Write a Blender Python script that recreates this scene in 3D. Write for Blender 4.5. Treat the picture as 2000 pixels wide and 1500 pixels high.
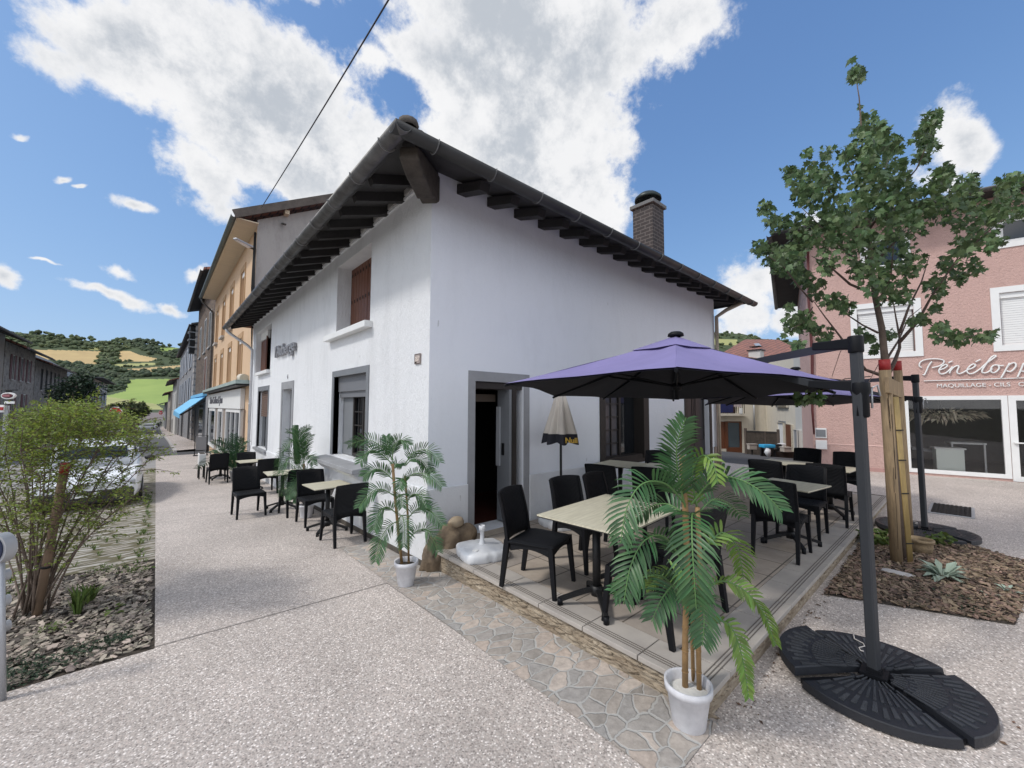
import bpy, bmesh, math, random
from mathutils import Vector, Matrix, noise
random.seed(7)
for o in list(bpy.data.objects): bpy.data.objects.remove(o)
S = bpy.context.scene
COL = S.collection
R = math.radians
# ---------------------------------------------------------------- camera
H = 1.55
CR = Vector((0.7502386, -0.6611564, 0.0037722))
CU = Vector((-0.0403001, -0.0400337, 0.9983853))
CF = Vector((0.6599378, 0.7491792, 0.0566795))
FP = 786.0
cd = bpy.data.cameras.new('camera'); cam = bpy.data.objects.new('camera', cd); COL.objects.link(cam)
cd.sensor_width = 36; cd.lens = 36*FP/2000; cd.clip_start = .05; cd.clip_end = 6000
m = Matrix.Identity(4)
for i in range(3):
    m[i][0] = CR[i]; m[i][1] = CU[i]; m[i][2] = -CF[i]
m[2][3] = H
cam.matrix_world = m
S.camera = cam
S.render.resolution_x = 1024; S.render.resolution_y = 768
# ---------------------------------------------------------------- light
SUN_EL = 50.0
SUN_AZ = Vector((-0.93, 0.36, 0)).normalized()       # direction towards the sun
sd = bpy.data.lights.new('sun', 'SUN'); sun = bpy.data.objects.new('sun', sd); COL.objects.link(sun)
sd.energy = 1.65; sd.angle = R(8); sd.color = (1, .96, .9)
sv = Vector((SUN_AZ.x*math.cos(R(SUN_EL)), SUN_AZ.y*math.cos(R(SUN_EL)), math.sin(R(SUN_EL))))
sun.rotation_euler = sv.to_track_quat('Z', 'Y').to_euler()
S.view_settings.view_transform = 'Standard'; S.view_settings.look = 'None'
S.view_settings.gamma = 1; S.view_settings.exposure = 0.39
S.view_settings.use_curve_mapping = False
# ---------------------------------------------------------------- sky with clouds (all in world directions)
W = bpy.data.worlds.new('World'); S.world = W; W.use_nodes = True
wn = W.node_tree.nodes; wl = W.node_tree.links; wn.clear()
def WN(t, **k):
    n = wn.new(t)
    for a, b in k.items(): setattr(n, a, b)
    return n
def wlink(a, b): wl.new(a, b)
tc = WN('ShaderNodeTexCoord'); DIR = tc.outputs['Generated']
def wdot(v):
    n = WN('ShaderNodeVectorMath', operation='DOT_PRODUCT'); wlink(DIR, n.inputs[0]); n.inputs[1].default_value = v; return n.outputs['Value']
def wmath(op, a, b=None, c=None):
    n = WN('ShaderNodeMath', operation=op)
    for i, x in enumerate((a, b, c)):
        if x is None: continue
        if isinstance(x, (int, float)): n.inputs[i].default_value = x
        else: wlink(x, n.inputs[i])
    return n.outputs[0]
df = wdot(CF)
dfc = wmath('MAXIMUM', df, .02)
uu = wmath('DIVIDE', wdot(CR), dfc); vv = wmath('DIVIDE', wdot(CU), dfc)
cmb = WN('ShaderNodeCombineXYZ'); wlink(uu, cmb.inputs[0]); wlink(vv, cmb.inputs[1])
nz = WN('ShaderNodeTexNoise'); nz.inputs['Scale'].default_value = 5.0; nz.inputs['Detail'].default_value = 5; nz.inputs['Roughness'].default_value = .55
wlink(DIR, nz.inputs['Vector'])
off = WN('ShaderNodeVectorMath', operation='SUBTRACT'); wlink(nz.outputs['Color'], off.inputs[0]); off.inputs[1].default_value = (.5, .5, .5)
sc = WN('ShaderNodeVectorMath', operation='SCALE'); wlink(off.outputs[0], sc.inputs[0]); sc.inputs['Scale'].default_value = .20
add = WN('ShaderNodeVectorMath', operation='ADD'); wlink(cmb.outputs[0], add.inputs[0]); wlink(sc.outputs[0], add.inputs[1])
UV = add.outputs[0]
BLOBS = [(330,105,340,140,-18),(540,225,290,170,-35),(420,345,140,75,-45),(120,110,130,60,-30),
 (1010,80,320,180,0),(1060,270,200,230,0),(1300,50,170,80,18),(880,150,130,150,0),(1130,420,130,110,0),(780,60,90,90,0),(700,120,60,60,0),
 (1885,265,75,75,30),(1850,350,75,45,0),(1470,560,90,50,10),(1445,620,60,45,0),(1545,640,60,35,0),(1620,430,60,35,0),(1700,560,120,60,0),
 (262,412,45,14,-20),(120,366,24,9,0),(215,588,115,14,-10),(228,545,36,17,-20),(15,545,38,20,-20),(18,280,24,8,-15),(385,552,26,14,0),(345,600,34,12,0),(95,524,34,6,-12),(160,380,18,6,0),(600,-120,500,110,0),(1250,-160,400,120,0)]
cur = None
for (bx, by, rx, ry, an) in BLOBS:
    mp = WN('ShaderNodeMapping', vector_type='TEXTURE'); wlink(UV, mp.inputs[0])
    mp.inputs['Location'].default_value = ((bx-1000)/FP, (750-by)/FP, 0)
    mp.inputs['Rotation'].default_value = (0, 0, R(an))
    mp.inputs['Scale'].default_value = (rx/FP, ry/FP, 1)
    ln = WN('ShaderNodeVectorMath', operation='LENGTH'); wlink(mp.outputs[0], ln.inputs[0])
    k = max(min(rx, ry)/FP, .075)
    f = wmath('MULTIPLY_ADD', ln.outputs['Value'], -k, k)
    cur = f if cur is None else wmath('MAXIMUM', cur, f)
for (bx, by, rx, ry, an) in [(748,190,52,36,-30),(630,8,75,26,0),(1370,160,110,60,25)]:
    mp = WN('ShaderNodeMapping', vector_type='TEXTURE'); wlink(UV, mp.inputs[0])
    mp.inputs['Location'].default_value = ((bx-1000)/FP, (750-by)/FP, 0); mp.inputs['Rotation'].default_value = (0, 0, R(an))
    mp.inputs['Scale'].default_value = (rx/FP, ry/FP, 1)
    ln = WN('ShaderNodeVectorMath', operation='LENGTH'); wlink(mp.outputs[0], ln.inputs[0])
    k = min(rx, ry)/FP
    f = wmath('MULTIPLY_ADD', ln.outputs['Value'], k, -k)
    cur = wmath('MINIMUM', cur, f)
n2 = WN('ShaderNodeTexNoise'); n2.inputs['Scale'].default_value = 11; n2.inputs['Detail'].default_value = 11; n2.inputs['Roughness'].default_value = .66
wlink(DIR, n2.inputs['Vector'])
fld = wmath('ADD', cur, wmath('MULTIPLY_ADD', n2.outputs['Fac'], .22, -.112))
# unseen clouds behind the camera, made extra bright to fill the terrace wall
n4 = WN('ShaderNodeTexNoise'); n4.inputs['Scale'].default_value = 2.3; n4.inputs['Detail'].default_value = 6
wlink(DIR, n4.inputs['Vector'])
bk = wmath('MULTIPLY_ADD', n4.outputs['Fac'], 1.2, -.56)
isf = WN('ShaderNodeMapRange'); wlink(df, isf.inputs[0]); isf.inputs[1].default_value = .12; isf.inputs[2].default_value = .3
mixf = WN('ShaderNodeMix', data_type='FLOAT'); wlink(isf.outputs[0], mixf.inputs[0]); wlink(bk, mixf.inputs[2]); wlink(fld, mixf.inputs[3])
al = WN('ShaderNodeMapRange', interpolation_type='SMOOTHSTEP'); wlink(mixf.outputs[0], al.inputs[0]); al.inputs[1].default_value = -.008; al.inputs[2].default_value = .045
# cloud shading: bright rims, soft grey bodies
n3 = WN('ShaderNodeTexNoise'); n3.inputs['Scale'].default_value = 6.5; n3.inputs['Detail'].default_value = 9; n3.inputs['Roughness'].default_value = .66
wlink(DIR, n3.inputs['Vector'])
core = WN('ShaderNodeMapRange', interpolation_type='SMOOTHSTEP'); wlink(mixf.outputs[0], core.inputs[0]); core.inputs[1].default_value = .0; core.inputs[2].default_value = .13
shd = WN('ShaderNodeMapRange', interpolation_type='SMOOTHSTEP'); wlink(n3.outputs['Fac'], shd.inputs[0]); shd.inputs[1].default_value = .38; shd.inputs[2].default_value = .60
g = wmath('MULTIPLY', core.outputs[0], wmath('MULTIPLY_ADD', shd.outputs[0], .78, .10))
cc = WN('ShaderNodeMix', data_type='RGBA'); wlink(g, cc.inputs[0])
CLB = .72
cc.inputs[6].default_value = (CLB, CLB*1.0, CLB*1.01, 1); cc.inputs[7].default_value = (CLB*.50, CLB*.55, CLB*.62, 1)
sky = WN('ShaderNodeTexSky', sky_type='NISHITA'); sky.sun_disc = False
sky.sun_elevation = R(SUN_EL); sky.sun_rotation = math.atan2(SUN_AZ.x, SUN_AZ.y)
sky.air_density = 1.0; sky.dust_density = .6; sky.ozone_density = 2.2
SKYS = .15
cs = WN('ShaderNodeMix', data_type='RGBA'); wlink(al.outputs[0], cs.inputs[0])
cdv = WN('ShaderNodeVectorMath', operation='SCALE'); wlink(cc.outputs[2], cdv.inputs[0])
back_boost = WN('ShaderNodeMapRange'); wlink(df, back_boost.inputs[0]); back_boost.inputs[1].default_value = -.25; back_boost.inputs[2].default_value = .25; back_boost.inputs[3].default_value = 1.9/SKYS; back_boost.inputs[4].default_value = 1/SKYS  # boosts the clouds behind the camera as added fill light
wlink(back_boost.outputs[0], cdv.inputs['Scale'])
tn = WN('ShaderNodeVectorMath', operation='MULTIPLY'); wlink(sky.outputs[0], tn.inputs[0]); tn.inputs[1].default_value = (.80, .94, 1.08)
den = WN('ShaderNodeVectorMath', operation='MULTIPLY_ADD'); wlink(tn.outputs[0], den.inputs[0]); den.inputs[1].default_value = (1.6*SKYS, 1.6*SKYS, 1.6*SKYS); den.inputs[2].default_value = (1, 1, 1)
cmp_ = WN('ShaderNodeVectorMath', operation='DIVIDE'); wlink(tn.outputs[0], cmp_.inputs[0]); wlink(den.outputs[0], cmp_.inputs[1])
cm2 = WN('ShaderNodeVectorMath', operation='SCALE'); wlink(cmp_.outputs[0], cm2.inputs[0]); cm2.inputs['Scale'].default_value = 1.62
cm3 = WN('ShaderNodeVectorMath', operation='MULTIPLY'); wlink(cm2.outputs[0], cm3.inputs[0]); cm3.inputs[1].default_value = (.72, .82, 1.02)
wlink(cm3.outputs[0], cs.inputs[6]); wlink(cdv.outputs[0], cs.inputs[7])
bg = WN('ShaderNodeBackground'); wlink(cs.outputs[2], bg.inputs[0]); bg.inputs[1].default_value = SKYS
wo = WN('ShaderNodeOutputWorld'); wlink(bg.outputs[0], wo.inputs[0])

# ---------------------------------------------------------------- rays into the place
def ray(u, v): return CR*((u-1000)/FP) + CU*((750-v)/FP) + CF
def at(u, v, f):                     # a point f metres ahead
    d = ray(u, v); return Vector((d.x*f, d.y*f, H+d.z*f))
def onx(u, v, X):
    d = ray(u, v); t = X/d.x; return Vector((X, d.y*t, H+d.z*t))
def ony(u, v, Y):
    d = ray(u, v); t = Y/d.y; return Vector((d.x*t, Y, H+d.z*t))
def onz(u, v, Z):
    d = ray(u, v); t = (Z-H)/d.z; return Vector((d.x*t, d.y*t, Z))
def lerp(a, b, t): return a+(b-a)*t
def interp(x, xs, ys):
    if x <= xs[0]: return ys[0]
    for i in range(len(xs)-1):
        if x <= xs[i+1]: return lerp(ys[i], ys[i+1], (x-xs[i])/(xs[i+1]-xs[i]))
    return ys[-1]
LY = [-50,1,4,8,16,31,45,75,107,160,400]; LZ = [-.17,-.17,-.22,-.35,-.6,-1.15,-1.55,-2.7,-3.6,-4.6,-4.6]
RX = [-50,5,9.8,14,27.5,60]; RZ = [-.17,-.16,-.10,-.02,-1.25,-3.0]
def gz(x, y):
    l = interp(y, LY, LZ); r = interp(x, RX, RZ)
    k = min(1, max(0, (x-2.3)/2.7))
    if y > 45: k *= max(0, 1-(y-45)/40)
    return lerp(l, r, k)
def gr(u, v):
    z = -.2
    for _ in range(12):
        p = onz(u, v, z); z = gz(p.x, p.y)
    return onz(u, v, z)

# ---------------------------------------------------------------- mesh helper
class MB:
    def __init__(s): s.v = []; s.f = []; s.sm = []; s.mi = []
    def add(s, vs, fs, smooth=False, mi=0):
        b = len(s.v); s.v += [Vector(v) for v in vs]
        for f in fs: s.f.append([b+i for i in f]); s.sm.append(smooth); s.mi.append(mi)
        return s
    def box(s, c, d, rz=0, M=None, mi=0, taper=1.0):
        x, y, z = d[0]/2, d[1]/2, d[2]/2
        vs = [Vector((sx*x*(taper if sz > 0 else 1), sy*y*(taper if sz > 0 else 1), sz*z)) for sz in (-1, 1) for sy in (-1, 1) for sx in (-1, 1)]
        if M is None: M = Matrix.Rotation(rz, 3, 'Z')
        vs = [M @ v + Vector(c) for v in vs]
        return s.add(vs, [(0,2,3,1),(4,5,7,6),(0,1,5,4),(2,6,7,3),(0,4,6,2),(1,3,7,5)], mi=mi)
    def box2(s, a, b, mi=0):
        c = [(a[i]+b[i])/2 for i in range(3)]; d = [abs(b[i]-a[i]) for i in range(3)]
        return s.box(c, d, mi=mi)
    def bar(s, a, b, w, h, up=(0,0,1), w2=None, h2=None, mi=0):
        a = Vector(a); b = Vector(b); t = (b-a).normalized(); up = Vector(up)
        sd_ = t.cross(up)
        if sd_.length < 1e-4: sd_ = t.cross(Vector((1, 0, 0)))
        sd_.normalize(); u = sd_.cross(t)
        w2 = w if w2 is None else w2; h2 = h if h2 is None else h2
        vs = [a+sd_*(x*w/2)+u*(y*h/2) for x, y in ((-1,-1),(1,-1),(1,1),(-1,1))] + [b+sd_*(x*w2/2)+u*(y*h2/2) for x, y in ((-1,-1),(1,-1),(1,1),(-1,1))]
        return s.add(vs, [(3,2,1,0),(4,5,6,7),(0,1,5,4),(1,2,6,5),(2,3,7,6),(3,0,4,7)], mi=mi)
    def tube(s, pts, r, n=8, cap=True, mi=0):
        pts = [Vector(p) for p in pts]; k = len(pts)
        rs = r if isinstance(r, (list, tuple)) else [r]*k
        ref = None; vs = []
        for i, p in enumerate(pts):
            t = (pts[min(i+1, k-1)]-pts[max(i-1, 0)]).normalized()
            if ref is None:
                ref = t.cross(Vector((0, 0, 1)))
                if ref.length < 1e-3: ref = t.cross(Vector((1, 0, 0)))
            ref = (ref - t*ref.dot(t)).normalized(); o = t.cross(ref)
            for j in range(n):
                a = 2*math.pi*j/n; vs.append(p+(ref*math.cos(a)+o*math.sin(a))*rs[i])
        fs = []
        for i in range(k-1):
            for j in range(n):
                fs.append((i*n+j, i*n+(j+1) % n, (i+1)*n+(j+1) % n, (i+1)*n+j))
        s.add(vs, fs, True, mi)
        if cap:
            b = len(s.v)-k*n
            s.f.append([b+j for j in range(n)][::-1]); s.sm.append(False); s.mi.append(mi)
            s.f.append([b+(k-1)*n+j for j in range(n)]); s.sm.append(False); s.mi.append(mi)
        return s
    def lathe(s, prof, c=(0,0,0), n=20, mi=0, smooth=True, M=None):
        vs = []; c = Vector(c)
        for (r, z) in prof:
            for j in range(n):
                a = 2*math.pi*j/n; p = Vector((r*math.cos(a), r*math.sin(a), z))
                if M is not None: p = M @ p
                vs.append(p+c)
        fs = []
        for i in range(len(prof)-1):
            for j in range(n):
                fs.append((i*n+j, i*n+(j+1) % n, (i+1)*n+(j+1) % n, (i+1)*n+j))
        return s.add(vs, fs, smooth, mi)
    def prism(s, poly, dvec, mi=0):
        n = len(poly); d = Vector(dvec); a = [Vector(p) for p in poly]
        s.add(a+[p+d for p in a], [tuple(range(n))[::-1], tuple(range(n, 2*n))]+[(i, (i+1) % n, n+(i+1) % n, n+i) for i in range(n)], mi=mi)
        return s
    def blob(s, c, r, seed=0, sub=2, amp=.25, fr=1.5, mi=0):
        bm = bmesh.new(); bmesh.ops.create_icosphere(bm, subdivisions=sub, radius=1)
        c = Vector(c); r = Vector(r) if not isinstance(r, (int, float)) else Vector((r, r, r))
        vs = []
        for v in bm.verts:
            d = v.co.normalized(); q = 1+amp*noise.noise(d*fr+Vector((seed*3.1, seed*1.7, 0)))*2
            vs.append(c+Vector((d.x*r.x*q, d.y*r.y*q, d.z*r.z*q)))
        s.add(vs, [[v.index for v in f.verts] for f in bm.faces], True, mi); bm.free(); return s
    def build(s, name, mat=None, parent=None, bevel=0, recalc=True):
        me = bpy.data.meshes.new(name)
        o = bpy.data.objects.new(name, me)
        org = Vector((0, 0, 0))
        if parent is not None:
            p = parent
            while p.parent: p = p.parent
            org = p.location.copy()
        me.from_pydata([tuple(v-org) for v in s.v], [], s.f)
        for i, p in enumerate(me.polygons): p.use_smooth = s.sm[i]; p.material_index = s.mi[i]
        for mt in (mat if isinstance(mat, (list, tuple)) else [mat]): me.materials.append(mt)
        if recalc:
            bm = bmesh.new(); bm.from_mesh(me); bmesh.ops.recalc_face_normals(bm, faces=bm.faces); bm.to_mesh(me); bm.free()
        COL.objects.link(o)
        if parent is not None: o.parent = parent
        if bevel:
            b = o.modifiers.new('b', 'BEVEL'); b.width = bevel; b.segments = 2; b.limit_method = 'ANGLE'; b.angle_limit = R(40)
        return o
def tag(o, label, cat, group=None, kind=None):
    o['label'] = label; o['category'] = cat
    if group: o['group'] = group
    if kind: o['kind'] = kind
    return o
def thing(name, loc, label, cat, group=None):
    o = bpy.data.objects.new(name, None); COL.objects.link(o); o.location = loc; o.empty_display_size = .1
    return tag(o, label, cat, group)
def struct(o, kind='structure'):
    o['kind'] = kind; return o
def copy_tree(o, parent=None):
    c = o.copy(); COL.objects.link(c)
    if parent: c.parent = parent
    for ch in [x for x in KIDS[o.name]]:
        copy_tree(ch, c)
    return c
KIDS = {}
def reg(o):
    KIDS[o.name] = [x for x in bpy.data.objects if x.parent == o]
    for x in KIDS[o.name]: reg(x)

# ---------------------------------------------------------------- materials
def mat(name, col, rough=.7, metal=0, bump=0, bscale=20, var=0, vscale=3, col2=None, spec=.5, island=0, trans=0, coord='Object', stretch=(1,1,1), bdist=.01, detail=6):
    m_ = bpy.data.materials.new(name); m_.use_nodes = True
    nt = m_.node_tree; b = nt.nodes['Principled BSDF']; L = nt.links.new
    b.inputs['Base Color'].default_value = (*col, 1); b.inputs['Roughness'].default_value = rough
    b.inputs['Metallic'].default_value = metal; b.inputs['Specular IOR Level'].default_value = spec
    tcn = nt.nodes.new('ShaderNodeTexCoord'); mp = nt.nodes.new('ShaderNodeMapping'); L(tcn.outputs[coord], mp.inputs[0]); mp.inputs['Scale'].default_value = stretch
    src = None
    if var or col2:
        n = nt.nodes.new('ShaderNodeTexNoise'); n.inputs['Scale'].default_value = vscale; n.inputs['Detail'].default_value = detail; n.inputs['Roughness'].default_value = .65
        L(mp.outputs[0], n.inputs['Vector'])
        mr = nt.nodes.new('ShaderNodeMapRange'); L(n.outputs['Fac'], mr.inputs[0]); mr.inputs[1].default_value = .33; mr.inputs[2].default_value = .67
        mx = nt.nodes.new('ShaderNodeMix'); mx.data_type = 'RGBA'; L(mr.outputs[0], mx.inputs[0])
        c2 = col2 if col2 else tuple(c*(1-var) for c in col)
        mx.inputs[6].default_value = (*col, 1); mx.inputs[7].default_value = (*c2, 1)
        src = mx.outputs[2]
    if island:
        gi = nt.nodes.new('ShaderNodeNewGeometry'); hs = nt.nodes.new('ShaderNodeHueSaturation')
        if src: L(src, hs.inputs['Color'])
        else: hs.inputs['Color'].default_value = (*col, 1)
        mr = nt.nodes.new('ShaderNodeMapRange'); L(gi.outputs['Random Per Island'], mr.inputs[0]); mr.inputs[3].default_value = 1-island; mr.inputs[4].default_value = 1+island
        L(mr.outputs[0], hs.inputs['Value'])
        mr2 = nt.nodes.new('ShaderNodeMapRange'); 
        ml = nt.nodes.new('ShaderNodeMath'); ml.operation = 'FRACT'; ml2 = nt.nodes.new('ShaderNodeMath'); ml2.operation = 'MULTIPLY'; ml2.inputs[1].default_value = 17.3
        L(gi.outputs['Random Per Island'], ml2.inputs[0]); L(ml2.outputs[0], ml.inputs[0]); L(ml.outputs[0], mr2.inputs[0]); mr2.inputs[3].default_value = .5-.03*min(1, island*2); mr2.inputs[4].default_value = .5+.02*min(1, island*2)
        L(mr2.outputs[0], hs.inputs['Hue'])
        src = hs.outputs[0]
    if src: L(src, b.inputs['Base Color'])
    if bump:
        n = nt.nodes.new('ShaderNodeTexNoise'); n.inputs['Scale'].default_value = bscale; n.inputs['Detail'].default_value = 5
        L(mp.outputs[0], n.inputs['Vector']); bp = nt.nodes.new('ShaderNodeBump'); bp.inputs['Strength'].default_value = bump; bp.inputs['Distance'].default_value = bdist
        L(n.outputs['Fac'], bp.inputs['Height']); L(bp.outputs[0], b.inputs['Normal'])
    if trans:
        t = nt.nodes.new('ShaderNodeBsdfTranslucent'); ms = nt.nodes.new('ShaderNodeMixShader'); ms.inputs[0].default_value = trans
        if src: L(src, t.inputs[0])
        else: t.inputs[0].default_value = (*col, 1)
        out = nt.nodes['Material Output']; L(b.outputs[0], ms.inputs[1]); L(t.outputs[0], ms.inputs[2]); L(ms.outputs[0], out.inputs[0])
    return m_
def nodes_of(m_): return m_.node_tree.nodes, m_.node_tree.links.new, m_.node_tree.nodes['Principled BSDF']
def N(ns, t, **k):
    n = ns.new(t)
    for a, b in k.items(): setattr(n, a, b)
    return n
def ramp(ns, stops, interp_='LINEAR'):
    r_ = ns.new('ShaderNodeValToRGB'); r_.color_ramp.interpolation = interp_
    e = r_.color_ramp.elements
    while len(e) < len(stops): e.new(.5)
    for i, (p, c) in enumerate(stops): e[i].position = p; e[i].color = (*c, 1)
    return r_
def glass(name, tint=(.75, .78, .8), refl=.10):
    m_ = bpy.data.materials.new(name); m_.use_nodes = True; nt = m_.node_tree; nt.nodes.clear(); L = nt.links.new
    o = nt.nodes.new('ShaderNodeOutputMaterial'); t = nt.nodes.new('ShaderNodeBsdfTransparent'); t.inputs[0].default_value = (*tint, 1)
    gl = nt.nodes.new('ShaderNodeBsdfGlossy'); gl.inputs['Roughness'].default_value = .02
    lw = nt.nodes.new('ShaderNodeFresnel'); lw.inputs[0].default_value = 1.5
    mm = nt.nodes.new('ShaderNodeMath'); mm.operation = 'ADD'; mm.use_clamp = True; L(lw.outputs[0], mm.inputs[0]); mm.inputs[1].default_value = refl
    ms = nt.nodes.new('ShaderNodeMixShader'); L(mm.outputs[0], ms.inputs[0]); L(t.outputs[0], ms.inputs[1]); L(gl.outputs[0], ms.inputs[2]); L(ms.outputs[0], o.inputs[0])
    return m_

M = {}
# white rough plaster: vertical comb texture, hairline stains
def plaster(name, col, bump=.5, stain=.12, comb=(18,18,5)):
    m_ = mat(name, col, .85); ns, L, b = nodes_of(m_)
    t = N(ns, 'ShaderNodeTexCoord'); mp = N(ns, 'ShaderNodeMapping'); L(t.outputs['Object'], mp.inputs[0]); mp.inputs['Scale'].default_value = comb
    n = N(ns, 'ShaderNodeTexNoise'); n.inputs['Scale'].default_value = 1.6; n.inputs['Detail'].default_value = 8; n.inputs['Roughness'].default_value = .7; L(mp.outputs[0], n.inputs['Vector'])
    bp = N(ns, 'ShaderNodeBump'); bp.inputs['Strength'].default_value = bump; bp.inputs['Distance'].default_value = .035; L(n.outputs['Fac'], bp.inputs['Height']); L(bp.outputs[0], b.inputs['Normal'])
    n2_ = N(ns, 'ShaderNodeTexNoise'); n2_.inputs['Scale'].default_value = 1.3; n2_.inputs['Detail'].default_value = 9; n2_.inputs['Roughness'].default_value = .75
    mp2 = N(ns, 'ShaderNodeMapping'); L(t.outputs['Object'], mp2.inputs[0]); mp2.inputs['Scale'].default_value = (1.5, 1.5, .5); L(mp2.outputs[0], n2_.inputs['Vector'])
    r1 = N(ns, 'ShaderNodeMapRange'); L(n2_.outputs['Fac'], r1.inputs[0]); r1.inputs[1].default_value = .48; r1.inputs[2].default_value = .75
    n5 = N(ns, 'ShaderNodeTexNoise'); n5.inputs['Scale'].default_value = 9; n5.inputs['Detail'].default_value = 3; L(mp2.outputs[0], n5.inputs['Vector'])
    r5 = N(ns, 'ShaderNodeMapRange'); L(n5.outputs['Fac'], r5.inputs[0]); r5.inputs[1].default_value = .735; r5.inputs[2].default_value = .76; r5.inputs[4].default_value = .45
    mx = N(ns, 'ShaderNodeMix', data_type='RGBA'); L(r1.outputs[0], mx.inputs[0]); mx.inputs[6].default_value = (*col, 1); mx.inputs[7].default_value = (*[c*(1-stain) for c in col], 1)
    mx2 = N(ns, 'ShaderNodeMix', data_type='RGBA'); L(r5.outputs[0], mx2.inputs[0]); L(mx.outputs[2], mx2.inputs[6]); mx2.inputs[7].default_value = (.25, .24, .22, 1)
    L(mx2.outputs[2], b.inputs['Base Color'])
    return m_
M['white'] = plaster('white_plaster', (.76, .77, .79), bump=.7, stain=.17, comb=(22, 22, 6))
M['whitesmooth'] = plaster('white_plaster_smooth', (.72, .74, .785), bump=.25, stain=.07, comb=(9, 9, 9))
M['plinth'] = plaster('plinth_plaster', (.66, .67, .69), bump=.4, stain=.1, comb=(9, 9, 9))
M['reveal'] = mat('reveal_plaster', (.78, .77, .74), .8, bump=.15, bscale=30)
M['greypaint'] = mat('grey_paint', (.19, .20, .215), .55, bump=.1, bscale=30, var=.12)
M['greystone'] = mat('grey_stone', (.30, .305, .32), .8, bump=.3, bscale=25, var=.18)
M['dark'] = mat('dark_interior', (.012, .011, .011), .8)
M['darkwood'] = mat('dark_wood', (.02, .016, .014), .55, bump=.2, bscale=30)
M['rafter'] = mat('dark_stained_rafter', (.028, .026, .026), .75, bump=.4, bscale=25, var=.4)
M['oldwood'] = mat('old_beam_wood', (.075, .062, .05), .8, bump=.8, bscale=14, var=.55, vscale=8, stretch=(1, 1, 1))
M['soffit'] = mat('soffit_board', (.045, .043, .042), .8, bump=.2, var=.3)
M['zinc'] = mat('weathered_zinc', (.13, .128, .125), .5, .5, bump=.15, bscale=12, col2=(.055, .053, .052), vscale=5)
M['zincl'] = mat('pale_zinc', (.45, .46, .48), .45, .4, var=.2)
M['pipe'] = mat('painted_downpipe', (.62, .62, .64), .5, var=.15)
M['brown'] = mat('brown_shutter_wood', (.17, .058, .025), .45, bump=.25, bscale=6, col2=(.09, .028, .012), vscale=9, stretch=(6, 6, .6))
M['ironblack'] = mat('black_iron', (.012, .012, .013), .5, .3)
M['black'] = mat('black_resin', (.005, .0055, .0075), .5, spec=.2)
M['glassdark'] = mat('dark_window_glass', (.012, .014, .017), .06, spec=.8)
M['glass'] = glass('shop_glass', (.98, .98, .98), .0)
M['letters'] = mat('grey_letter_metal', (.33, .33, .35), .4, .3, var=.25, vscale=12)
M['whitepaint'] = mat('white_paint', (.78, .78, .77), .45, var=.05)
M['whiteplastic'] = mat('white_plastic', (.72, .73, .75), .4, bump=.15, bscale=14, var=.14, vscale=9)
M['potplastic'] = mat('pot_plastic', (.66, .66, .69), .5, bump=.15, bscale=40, var=.2, vscale=14)
M['anthracite'] = mat('anthracite_metal', (.024, .027, .033), .6, .0, var=.15)
M['worn'] = mat('worn_slab_ridge', (.040, .044, .052), .6, bump=.2, bscale=60, var=.4, vscale=9)
M['basepl'] = mat('base_slab_plastic', (.016, .018, .024), .5, bump=.2, bscale=60, var=.3, vscale=6)
M['cream'] = plaster('cream_render', (.62, .57, .48), bump=.5, stain=.2)
M['stonehouse'] = None
def weave(name, col):
    m_ = mat(name, col, .5, spec=.22); ns, L, b = nodes_of(m_)
    t = N(ns, 'ShaderNodeTexCoord')
    w1 = N(ns, 'ShaderNodeTexWave', bands_direction='X'); w1.inputs['Scale'].default_value = 28; L(t.outputs['Object'], w1.inputs['Vector'])
    w2 = N(ns, 'ShaderNodeTexWave', bands_direction='Y'); w2.inputs['Scale'].default_value = 28; L(t.outputs['Object'], w2.inputs['Vector'])
    w3 = N(ns, 'ShaderNodeTexWave', bands_direction='Z'); w3.inputs['Scale'].default_value = 28; L(t.outputs['Object'], w3.inputs['Vector'])
    a = N(ns, 'ShaderNodeMath', operation='ADD'); L(w1.outputs['Fac'], a.inputs[0]); L(w2.outputs['Fac'], a.inputs[1])
    a2 = N(ns, 'ShaderNodeMath', operation='ADD'); L(a.outputs[0], a2.inputs[0]); L(w3.outputs['Fac'], a2.inputs[1])
    bp = N(ns, 'ShaderNodeBump'); bp.inputs['Strength'].default_value = .9; bp.inputs['Distance'].default_value = .003; L(a2.outputs[0], bp.inputs['Height']); L(bp.outputs[0], b.inputs['Normal'])
    return m_
M['weave'] = weave('black_woven_resin', (.0055, .0062, .0085))
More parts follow.
